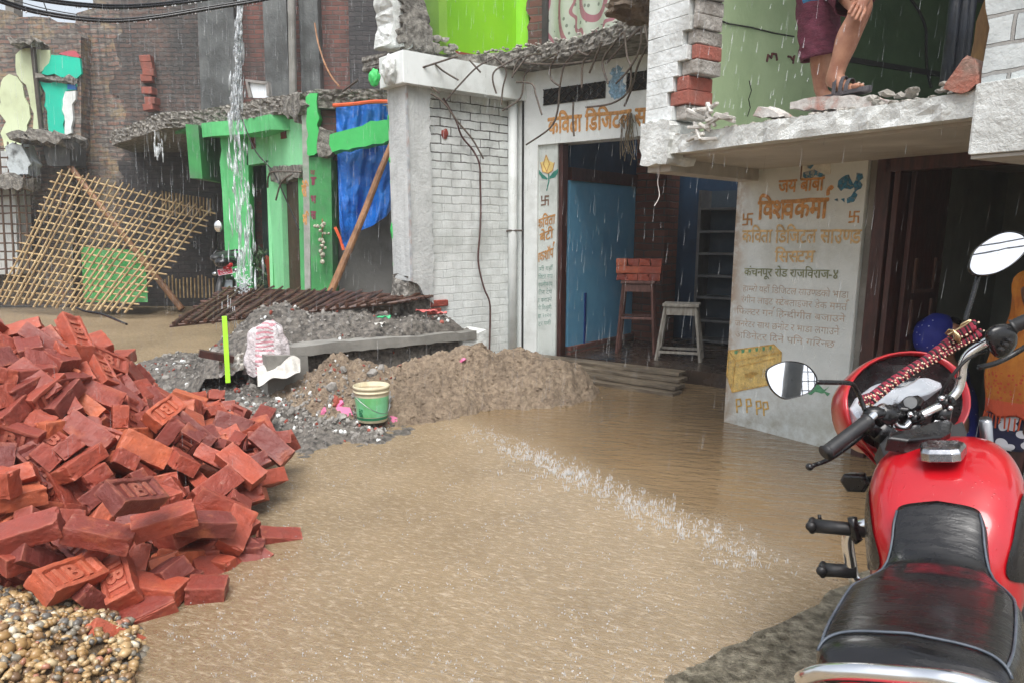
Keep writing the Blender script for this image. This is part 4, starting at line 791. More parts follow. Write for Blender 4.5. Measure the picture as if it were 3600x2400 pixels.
def sand_h(x, y):
    d, t = seg_d(x, y, (-1.35, 5.78), (.12, 6.52)); crest = .42 + .05 * math.sin(t * 9 + 1) - .1 * max(0, .25 - t) * 4 * .5; wv = .62 + .1 * math.sin(t * 7)
    z = crest * (1 - (d / wv) ** 1.25)
    d2, t2 = seg_d(x, y, (.1, 6.5), (.5, 6.82)); z = max(z, .16 * (1 - (d2 / .26)))
    d3, t3 = seg_d(x, y, (-1.75, 5.9), (-1.35, 5.75)); z = max(z, .2 * (1 - (d3 / .55)))
    return max(-.2, z * (1 + .1 * math.sin(x * 5.2 + y * 1.7)) + .09 * fbm(x, y, 2.6, 3) - .06 * max(0, fbm(x, y, 4.2, 2, 8)) + .035 * fbm(x, y, 9, 4, 3) + .022 * fbm(x, y, 30, 3, 5))
sd_ = heap('sand_heap', sand_h, -2.3, .95, 5.0, 7.3, 300, 220, mat('wet_sand', S(172, 153, 130), S(128, 111, 93), 22, .85, 1, 60, .04, stain=(S(96, 82, 68), .6, 3.2)))
tag(sd_, 'long heap of wet brown sand standing in the flood water before the shop wall', 'sand heap')
def rub_h(x, y):
    d, t = seg_d(x, y, (-2.1, 6.55), (-.75, 6.95)); k = (PP.Mi @ V((x, y, 0))).y; cut = 1 if k > .12 else max(0, (k + .02) / .14)
    return max(-.2, (.74 - .1 * t) * (1 - (d / .85) ** 1.6) * cut - .2 * (1 - cut) + .07 * fbm(x, y, 3.4, 5, 9) + .03 * fbm(x, y, 13, 4, 2))
rb = tag(heap('rubble_heap', rub_h, -3.3, -.35, 5.95, 8.2, 150, 110, M_rub), None, kind='stuff')
def low_h(x, y):
    d, t = seg_d(x, y, (-3.4, 7.6), (-1.7, 5.45)); d2 = math.hypot((x + 1.5) / 1.1, y - 5.25); z = max(.15 * (1 - (d / .7) ** 1.5), .09 * (1 - (d2 / .62) ** 1.6))
    return max(-.2, z + .045 * fbm(x, y, 3, 4, 7) + .02 * fbm(x, y, 14, 4, 1))
rb2 = tag(heap('rubble_bank', low_h, -4.6, -.6, 4.5, 8.6, 170, 170, M_rub), None, kind='stuff')
ch, cw, cr = MB(), MB(), MB()
for i in range(2300):
    k = rnd.random()
    if k < .4: x, y = rnd.uniform(-2.3, -.9), rnd.gauss(5.25, .22); h = max(low_h(x, y), sand_h(x, y) if sand_h(x, y) > 0 else -1)
    elif k < .7: x, y = rnd.uniform(-3.0, -.6), rnd.uniform(6.05, 7.2); h = rub_h(x, y)
    else: t = rnd.random(); x, y = -3.5 + 1.8 * t + rnd.gauss(0, .25), 7.6 - 2.1 * t + rnd.gauss(0, .25); h = low_h(x, y)
    if h < -.01: continue
    (ch if rnd.random() < .86 else cw if rnd.random() < .45 else cr).ball((x, y, h + .004), rnd.uniform(.007, .022) * (2.2 if rnd.random() < .08 else 1), 1, (1, rnd.uniform(.6, 1), rnd.uniform(.4, .8)), Euler((rnd.uniform(0, 3), rnd.uniform(0, 3), rnd.uniform(0, 3))).to_quaternion(), .5, 1.6, i)
cs = MB()
for i in range(1500):
    x, y = rnd.uniform(-1.7, .7), rnd.uniform(5.1, 7.0); h = sand_h(x, y)
    if h < .0: continue
    cs.ball((x, y, h), rnd.uniform(.005, .017), 1, (1, rnd.uniform(.7, 1), rnd.uniform(.5, .9)), None, .6, 1.6, i)
tag(obj('sand_clods', cs, mat('wet_sand', S(172, 153, 130))), None, kind='stuff')
for nm, mb_, m in (('rubble_chunks', ch, mat('chunk_concrete', S(158, 154, 148), S(104, 100, 94), 20, .75, .8, 60, .008)), ('white_fragments', cw, M_white), ('brick_fragments', cr, mat('brick_fragment', S(156, 74, 58), S(128, 62, 50), 12, .6, .6, 60, .006))):
    tag(obj(nm, mb_, m), None, kind='stuff')
for k, (px_, py_, z_, r_, nm) in enumerate([(1135, 1447, .05, .055, 'pink plaster flake tipped up at the left of the bucket'), (1205, 1450, .06, .085, 'large flat pink plaster slab lying left of the bucket'), (1188, 1418, .09, .05, 'pink plaster piece leaning above the flat pink slab'), (1382, 1474, .05, .045, 'small pink plaster flake lying right of the bucket'), (1330, 1246, .42, .04, 'tiny pink plaster flake on the crest of the sand heap'), (1628, 1266, .4, .04, 'pink plaster flake stuck in the right part of the sand heap')]):
    for st_ in range(260):                            # walk down the sight line to the surface of the heaps
        p = D(px_, py_, 4.6 + st_ * .012)
        if p.z < max(low_h(p.x, p.y), sand_h(p.x, p.y), 0) + .012: break
    q = Euler((rnd.uniform(.3, .9), rnd.uniform(-.4, .4), rnd.uniform(0, 3))).to_quaternion()
    pts = ragged([(math.cos(t) * r_ * rnd.uniform(.6, 1.1), math.sin(t) * r_ * rnd.uniform(.5, .9)) for t in [0, 1, 2.2, 3.1, 4.2, 5.3]], .03, .004, None, k)
    tag(obj('plaster_flake', MB().prism(pts, -.01, .01), mat('bright_pink_plaster', S(226, 126, 164), S(210, 104, 146), 5, .6), None, Matrix.Translation(p) @ q.to_matrix().to_4x4()), nm, 'plaster flake')
# bucket
_b = G(1310, 1476, .06); bk = thing('plastic_bucket', 'white plastic bucket with a green label standing full of water before the sand heap', 'bucket', _b)
o3 = V(bk.location)
def lathe(prof, c, n=40): 
    mb = MB(); mb.rings([[c + V((r * math.cos(2 * PI * k / n), r * math.sin(2 * PI * k / n), z)) for k in range(n)] for r, z in prof], False); return mb
obj('shell', lathe([(.0, .004), (.105, 0), (.11, .006), (.124, .2), (.126, .215), (.132, .216), (.132, .228), (.127, .23), (.127, .243), (.133, .244), (.133, .262), (.128, .266), (.124, .262), (.122, .2), (.0, .19)], o3), mat('cream_plastic', S(216, 208, 180), S(196, 186, 154), 7, .4, .1, 30, stain=(S(140, 120, 84), .5, 9)), bk, smooth=True)
obj('label_band', lathe([(.1115, .028), (.124, .19)], o3), mat('green_label', S(126, 204, 156), S(104, 178, 110), 6, .35, .1, 30, stain=(S(70, 130, 74), .5, 7)), bk, smooth=True)
obj('label_stripe', lathe([(.1122, .022), (.1135, .042)], o3), mat('dark_green_label', S(40, 122, 84), None, 6, .4), bk, smooth=True)
pr = MB()
for i in range(5):
    for j in range(4):
        if (i + j) % 5: a_ = R(232 + j * 4); pr.box(o3 + V((.1195 * math.cos(a_), .1195 * math.sin(a_), .055 + i * .012)), (.007, .003, .008), Euler((0, 0, a_ + PI / 2)).to_quaternion())
obj('label_print', pr, mat('dark_green_label', S(40, 122, 84)), bk)
obj('water_fill', lathe([(.0, .235), (.1235, .235)], o3), mat('bucket_water', S(150, 134, 108), None, 3, .08, .2, 20), bk)
obj('wire_handle', MB().tube([o3 + V((-.132, -.01, .225)), o3 + V((-.1, -.1, .2)), o3 + V((0, -.15, .13)), o3 + V((.09, -.12, .08)), o3 + V((.13, -.05, .09)), o3 + V((.136, .0, .22))], .0028, 6, sub=5), M_alu, bk, smooth=True)
# sack, sheets, green strip
sk = thing('cement_sack', 'crumpled white woven sack with red print slumped against the grey plinth', 'sack', D(950, 1305, 6.0))
def sackf(u, v):
    a_ = 2 * PI * u; h = v; r = (.185 * (1 - .5 * h ** 1.6) * (1 + .12 * math.sin(a_ * 3 + h * 5) + .1 * math.sin(a_ * 7 + h * 3))) * min(1, (1.02 - h) * 6 + .1)
    return V(sk.location) + V((r * math.cos(a_) + .05 * h - .03, r * .7 * math.sin(a_), (.42 * h) + .03 * math.sin(a_ * 4) * (1 - h))) + V((noise.noise(V((u * 6, v * 6, 2))), 0, noise.noise(V((u * 6, v * 6, 5))))) * .02
def sack_mat():
    t = NT('woven_sack'); o = t.co(); w_ = t.n('ShaderNodeTexWave', Scale=9.0, Distortion=5.0, Detail=3.0); w_.bands_direction = 'Z'; t.l(o, w_.inputs[0])
    sp = t.n('ShaderNodeSeparateXYZ'); t.l(o, sp.inputs[0]); d_ = t.math('ABSOLUTE', t.math('SUBTRACT', sp.outputs[0], sk.location.x + .0)); f = t.math('MULTIPLY', t.math('LESS_THAN', d_, .075), t.math('GREATER_THAN', w_.outputs['Fac'], .58))
    t.l(t.mix(t.math('MULTIPLY', f, .65), t.mix(t.noise(o, 8), S(226, 220, 222), S(190, 178, 180)), S(190, 84, 104)), t.p.inputs['Base Color']); t.p.inputs['Roughness'].default_value = .45
    t.l(t.bump(t.noise(o, 24), .7, .02), t.p.inputs['Normal']); return t.m
obj('bag', MB().grid(48, 30, sackf), sack_mat(), sk, smooth=True)
tag(obj('plastic_sheet', MB().grid(24, 16, lambda u, v: D(905 + 150 * u, 1290 - 30 * u + 55 * v + 10 * math.sin(u * 7), 5.85 - .25 * v + .04 * noise.noise(V((u * 5, v * 4, 1)))) + V((0, 0, .03 * math.sin(u * 9 + v * 5)))), mat('white_plastic_film', S(214, 212, 206), S(186, 182, 174), 5, .3, .6, 18, .02), smooth=True), 'torn white plastic sheet spread below the printed sack on the rubble', 'plastic sheet')
tag(obj('plastic_sheet', MB().grid(20, 14, lambda u, v: D(770 + 70 * u, 1265 + 60 * v - 20 * u, 5.6 + .05 * noise.noise(V((u * 6, v * 6, 4)))) + V((0, .1 * u, .03 * noise.noise(V((u * 7, v * 5, 9)))))), mat('white_plastic_film', S(214, 212, 206)), smooth=True), 'small crumpled white plastic scrap beside the upright green strip', 'plastic sheet')
tag(obj('green_strip', MB().bar(D(789, 1112, 5.4), D(802, 1345, 5.3), .035, .012), mat('lime_plastic', S(168, 232, 36), S(150, 216, 30), 4, .4), bevel=.003), 'bright lime green plastic strip standing upright behind the brick heap', 'strip')
tag(obj('wooden_board', MB().bar(D(700, 1240, 5.5), D(820, 1262, 5.6), .09, .05), M_dwood), 'dark wooden board lying in the rubble left of the green strip', 'board')

# ------------------------------------------------------------------ shop front things
M_plank = mat('wet_plank', S(128, 116, 98), S(78, 68, 56), 5, .5, .7, 26, .006, stretch=(1, 7, 7), stain=((.05, .04, .03, 1), .5, 2))
for i, (y, z, hh, ww, L0, L1, lb) in enumerate([(-.1, .13, .035, .16, -.12, 1.9, 'grey wet plank forming the top edge of the shop step'), (-.2, .095, .035, .18, -.2, 1.95, 'second wet plank from the top of the shop step'), (-.3, .06, .035, .2, -.05, 1.98, 'third wet brown plank of the shop step'), (-.4, .02, .04, .18, .1, 2.0, 'lowest dark plank of the shop step just above the flood water')]):
    tag(obj('wooden_plank', MB().box(((L0 + L1) / 2 + .1, y, z), (L1 - L0, ww, hh), Euler((0, .006 * (i - 1), .02 * math.sin(i * 2))).to_quaternion()), M_plank, None, F1.M, bevel=.004), lb, 'plank', 'planks of the shop step')
def stool(label, px_, py_, wt, wb_, dt, db, h, m, rz, braces):
    o = G(px_, py_, .13); t = thing('wooden_stool', label, 'stool', o); Mx = Matrix.Translation(o) @ Matrix.Rotation(rz, 4, 'Z')
    obj('seat', MB().box((0, 0, h), (wt + .06, dt + .06, .03)), m, t, Mx, bevel=.004)
    obj('apron', MB().box((0, -dt / 2, h - .06), (wt, .022, .08)).box((0, dt / 2, h - .06), (wt, .022, .08)).box((-wt / 2, 0, h - .06), (.022, dt, .08)).box((wt / 2, 0, h - .06), (.022, dt, .08)), m, t, Mx, bevel=.003)
    for sx in (-1, 1):
        for sy in (-1, 1): obj('leg', MB().bar((sx * wt / 2, sy * dt / 2, h - .015), (sx * wb_ / 2, sy * db / 2, 0), .03, .03), m, t, Mx, bevel=.004)
    st_ = MB()
    for z in braces:
        k = 1 - z / h; x = wt / 2 + (wb_ - wt) / 2 * k; y = dt / 2 + (db - dt) / 2 * k
        st_.box((0, -y, z), (2 * x, .018, .026)).box((0, y, z), (2 * x, .018, .026)).box((-x, 0, z), (.018, 2 * y, .026)).box((x, 0, z), (.018, 2 * y, .026))
    obj('stretcher', st_, m, t, Mx, bevel=.003); return Mx
Ms = stool('tall reddish brown wooden stool carrying a stack of bricks inside the shop', 2238, 1236, .30, .40, .26, .34, .76, mat('reddish_wood', S(120, 84, 76), S(84, 56, 50), 7, .6, .4, 30, stretch=(4, 4, 1)), R(-14), (.38,))
stool('short pale weathered wooden stool standing alone at the shop doorway', 2388, 1262, .30, .44, .2, .3, .56, mat('pale_weathered_wood', S(172, 166, 156), S(132, 126, 116), 7, .7, .5, 30, stretch=(4, 4, 1)), R(-18), (.09,))
shf = thing('wall_shelf', 'dim grey shelf unit standing against the back wall of the shop', 'shelf', F1.w(1.6, 1.7, .13))
us0, us1 = F1.px(2452, 900, 1.78)[0], F1.px(2452, 900, 1.78)[0] + .75; M_shf = mat('grey_shelf_board', S(104, 104, 104), S(78, 78, 80), 5, .6)
for y_ in (735, 815, 893, 972, 1048, 1130, 1200): obj('shelf_board', MB().box(((us0 + us1) / 2, 1.92, F1.px(2500, y_, 1.78)[1]), (us1 - us0, .28, .025)), M_shf, shf, F1.M)
obj('side_panel', MB().box((us0, 1.92, 1.0), (.03, .3, 1.75)).box((us1, 1.92, 1.0), (.03, .3, 1.75)), M_shf, shf, F1.M); obj('back_panel', MB().box(((us0 + us1) / 2, 2.07, 1.0), (us1 - us0, .015, 1.75)), mat('blue_grey_panel', S(62, 76, 88), S(50, 62, 74), 4, .7), shf, F1.M)
wcp = [(1560, 345), (1600, 425), (1625, 480), (1665, 530), (1683, 580), (1690, 650), (1692, 740), (1684, 830), (1683, 920), (1702, 1010), (1718, 1060), (1725, 1120), (1722, 1235)]
tag(obj('wall_cable', MB().tube([F2.w(u, -.012 - .02 * (k % 3 == 1), z) for k, (u, z) in enumerate(F2.px(x, y, -.02) for x, y in wcp)], .0095, 8, sub=5), mat('brown_cable', S(92, 62, 58), S(70, 46, 44), 9, .5), smooth=True), 'brown electric cable hanging down the white brick wall', 'cable')
gd = MB()
for i in range(26):
    x = rnd.gauss(2208, 12); y = rnd.uniform(392, 425); l_ = rnd.uniform(30, 150) if i < 20 else rnd.uniform(120, 170); p0 = F1.px(x, y, -.02); p1 = F1.px(x + rnd.gauss(0, 9), y + l_ * .5, -.02); p2 = F1.px(x + rnd.gauss(4, 12), y + l_, -.02)
    gd.tube([F1.w(p0[0], -.02, p0[1]), F1.w(p1[0], -.05 + rnd.uniform(-.02, .02), p1[1]), F1.w(p2[0], -.05, p2[1])], .0035, 4, sub=4)
tag(obj('dry_garland', gd, mat('dry_leaf_string', S(132, 118, 96), S(84, 74, 60), 20, .8)), 'withered garland of dry leaf strings hanging over the shop lettering', 'garland')
tag(obj('loose_wire', MB().tube([D(2316, 500, 4.55), D(2318, 600, 4.55), D(2312, 640, 4.53), D(2318, 690, 4.5), D(2300, 725, 4.48)], .0028, 5, sub=4), mat('pale_wire', S(200, 190, 184), None, 9, .5)), 'thin pale wire dangling from the corner of the balcony slab', 'wire')
tag(obj('loose_wire', MB().tube([W2.w(*(lambda a: (a[0], -.01, a[1]))(W2.px(x, y))) for x, y in [(3165, -40), (3220, 30), (3250, 100), (3252, 170), (3255, 240), (3270, 310)]], .012, 6, sub=4), M_dark), 'black wire curving down the shaded green wall upstairs', 'wire')
# overhead cables with hanging drops
for lb, pts, yy in (('lower thick black overhead cable sagging across the top left corner', [(-60, -14), (0, 8), (120, 44), (280, 70), (420, 76), (560, 62), (740, 32), (900, 6), (1000, -14)], (4.6, 5.6)), ('upper black overhead cable sagging across the top left corner', [(30, -16), (200, 12), (330, 25), (430, 28), (540, 22), (650, 10), (800, -12)], (4.8, 5.8))):
    n_ = len(pts) - 1; P3 = [D(x, y, yy[0] + (yy[1] - yy[0]) * i / n_) for i, (x, y) in enumerate(pts)]
    t = thing('overhead_cable', lb, 'cable', P3[0]); obj('conductor', MB().tube(P3, .0095, 8, sub=6).tube([p + V((.0, .012, .017)) for p in P3], .008, 8, sub=6), M_black, t, smooth=True)
    dr = MB()
    for i in range(34):
        k = rnd.uniform(1.5, n_ - .6); p = P3[int(k)].lerp(P3[min(int(k) + 1, n_)], k % 1); dr.ball(p + V((0, 0, -.013)), rnd.uniform(.003, .0055), 1, (1, 1, 1.4))
    obj('water_drops', dr, mat('clear_drops', (.9, .92, .94, 1), None, 4, .05, 0, alpha=.75), t, smooth=True)
for k, pts in enumerate([[(20, -8), (120, 22), (200, 40), (270, 52)], [(150, 0), (165, 40), (176, 70)]]):
    tag(obj('thin_wire', MB().tube([D(x, y, 9) for x, y in pts], .006, 5, sub=4), M_dark), ['thin wire crossing the pale sky left of the old brick wall', 'short thin wire hanging down before the pale sky'][k], 'wire')
tag(obj('chimney_stub', MB().prism(RP.poly([(12, -60), (42, -60), (42, 45), (12, 45)]), .05, .3), M_conc, None, RP.M), 'grey concrete post rising above the ruined brick wall against the sky', 'post')

# ------------------------------------------------------------------ bricks
BLn, BWd, BHt = .235, .113, .074
def brick_material():
    t = NT('fired_red_brick'); o = t.co(); oi = t.n('ShaderNodeObjectInfo')
    ad = t.n('ShaderNodeVectorMath', operation='ADD'); sc_ = t.n('ShaderNodeVectorMath', operation='SCALE'); t.l(oi.outputs['Location'], sc_.inputs[0]); sc_.inputs['Scale'].default_value = 7.3
    t.l(o, ad.inputs[0]); t.l(sc_.outputs[0], ad.inputs[1]); v = ad.outputs[0]
    ra_ = t.n('ShaderNodeValToRGB'); t.l(oi.outputs['Random'], ra_.inputs[0]); ra_.color_ramp.elements[0].color = S(104, 42, 36); ra_.color_ramp.elements[1].color = S(196, 104, 66); e_ = ra_.color_ramp.elements.new(.3); e_.color = S(140, 57, 42); e_ = ra_.color_ramp.elements.new(.8); e_.color = S(174, 78, 52); base = ra_.outputs[0]
    c = t.mix(t.noise(v, 14, 7, .65, .35, .7), base, t.mix(.55, base, (.16, .045, .035, 1)))
    c = t.mix(t.math('MULTIPLY', t.noise(v, 6, 5, .6, .58, .75), .55), c, S(196, 112, 70))
    c = t.mix(t.math('MULTIPLY', t.noise(v, 22, 8, .7, .62, .72), .5), c, S(186, 148, 132)); ge_ = t.n('ShaderNodeNewGeometry'); pk = t.n('ShaderNodeMapRange'); t.l(ge_.outputs['Pointiness'], pk.inputs[0]); pk.inputs[1].default_value = .52; pk.inputs[2].default_value = .6
    c = t.mix(t.math('MULTIPLY', t.math('MULTIPLY', pk.outputs[0], t.noise(v, 26, 5, .7, .3, .6)), .45), c, S(204, 128, 102))
    t.l(c, t.p.inputs['Base Color'])
    mr = t.n('ShaderNodeMapRange'); t.l(t.noise(v, 9), mr.inputs[0]); mr.inputs[3].default_value = .42; mr.inputs[4].default_value = .8; t.l(mr.outputs[0], t.p.inputs['Roughness'])
    t.p.inputs['Coat Weight'].default_value = .12; t.p.inputs['Coat Roughness'].default_value = .3
    n1 = t.bump(t.noise(v, 70, 8, .7, 0, 1), .7, .004); t.l(t.bump(t.noise(v, 16, 6, .7, 0, 1), .7, .012, n1), t.p.inputs['Normal'])
    return t.m
M_brick = brick_material()
def brick_mesh(seed, frog=False, cells=13):
    b = bmesh.new(); bmesh.ops.create_cube(b, size=1); bmesh.ops.subdivide_edges(b, edges=b.edges[:], cuts=cells, use_grid_fill=True)
    d = V((BLn / 2, BWd / 2, BHt / 2)); r = .0035
    for v in b.verts:
        p = V((v.co.x * 2 * d.x, v.co.y * 2 * d.y, v.co.z * 2 * d.z)); top = v.co.z > .499 and abs(p.x) < d.x - .024 and abs(p.y) < d.y - .021
        q = V([max(-(d[i] - r), min(d[i] - r, p[i])) for i in range(3)]); e = p - q
        if e.length > 1e-6: p = q + e.normalized() * r
        if frog and top: p.z -= .011
        n_ = noise.noise_vector(p * 22 + V((seed * 5, seed, 0))) * .0035 + noise.noise_vector(p * 70 + V((seed, 0, 0))) * .0012
        k = noise.noise(V((v.co.x * 2.2, v.co.y * 2.2, v.co.z * 2.2)) + V((seed * 3.1, 0, seed)))
        edge = sum(abs(abs(v.co[i]) - .5) < .09 for i in range(3)) >= 2
        if edge and k > .18: p *= 1 - .09 * (k - .18) / .5         # knocked corners
        v.co = p + n_
    if frog:
        tv, tf = text_verts('1B1', .03, .004); x0 = min(p.x for p in tv); x1 = max(p.x for p in tv); k = .125 / (x1 - x0)
        vs = [b.verts.new(V(((p.x - (x0 + x1) / 2) * k, (p.y - .35) * k * .86, BHt / 2 - .012 + (p.z + .004) * 1.0))) for p in tv]
        for f in tf:
            try: b.faces.new([vs[i] for i in f])
            except ValueError: pass
    me = bpy.data.meshes.new('brick'); b.to_mesh(me); b.free(); me.materials.append(M_brick); me.shade_smooth() if False else None
    return me
PLAIN = [brick_mesh(s) for s in range(5)]; FROG = [brick_mesh(s + 9, True) for s in range(2)]
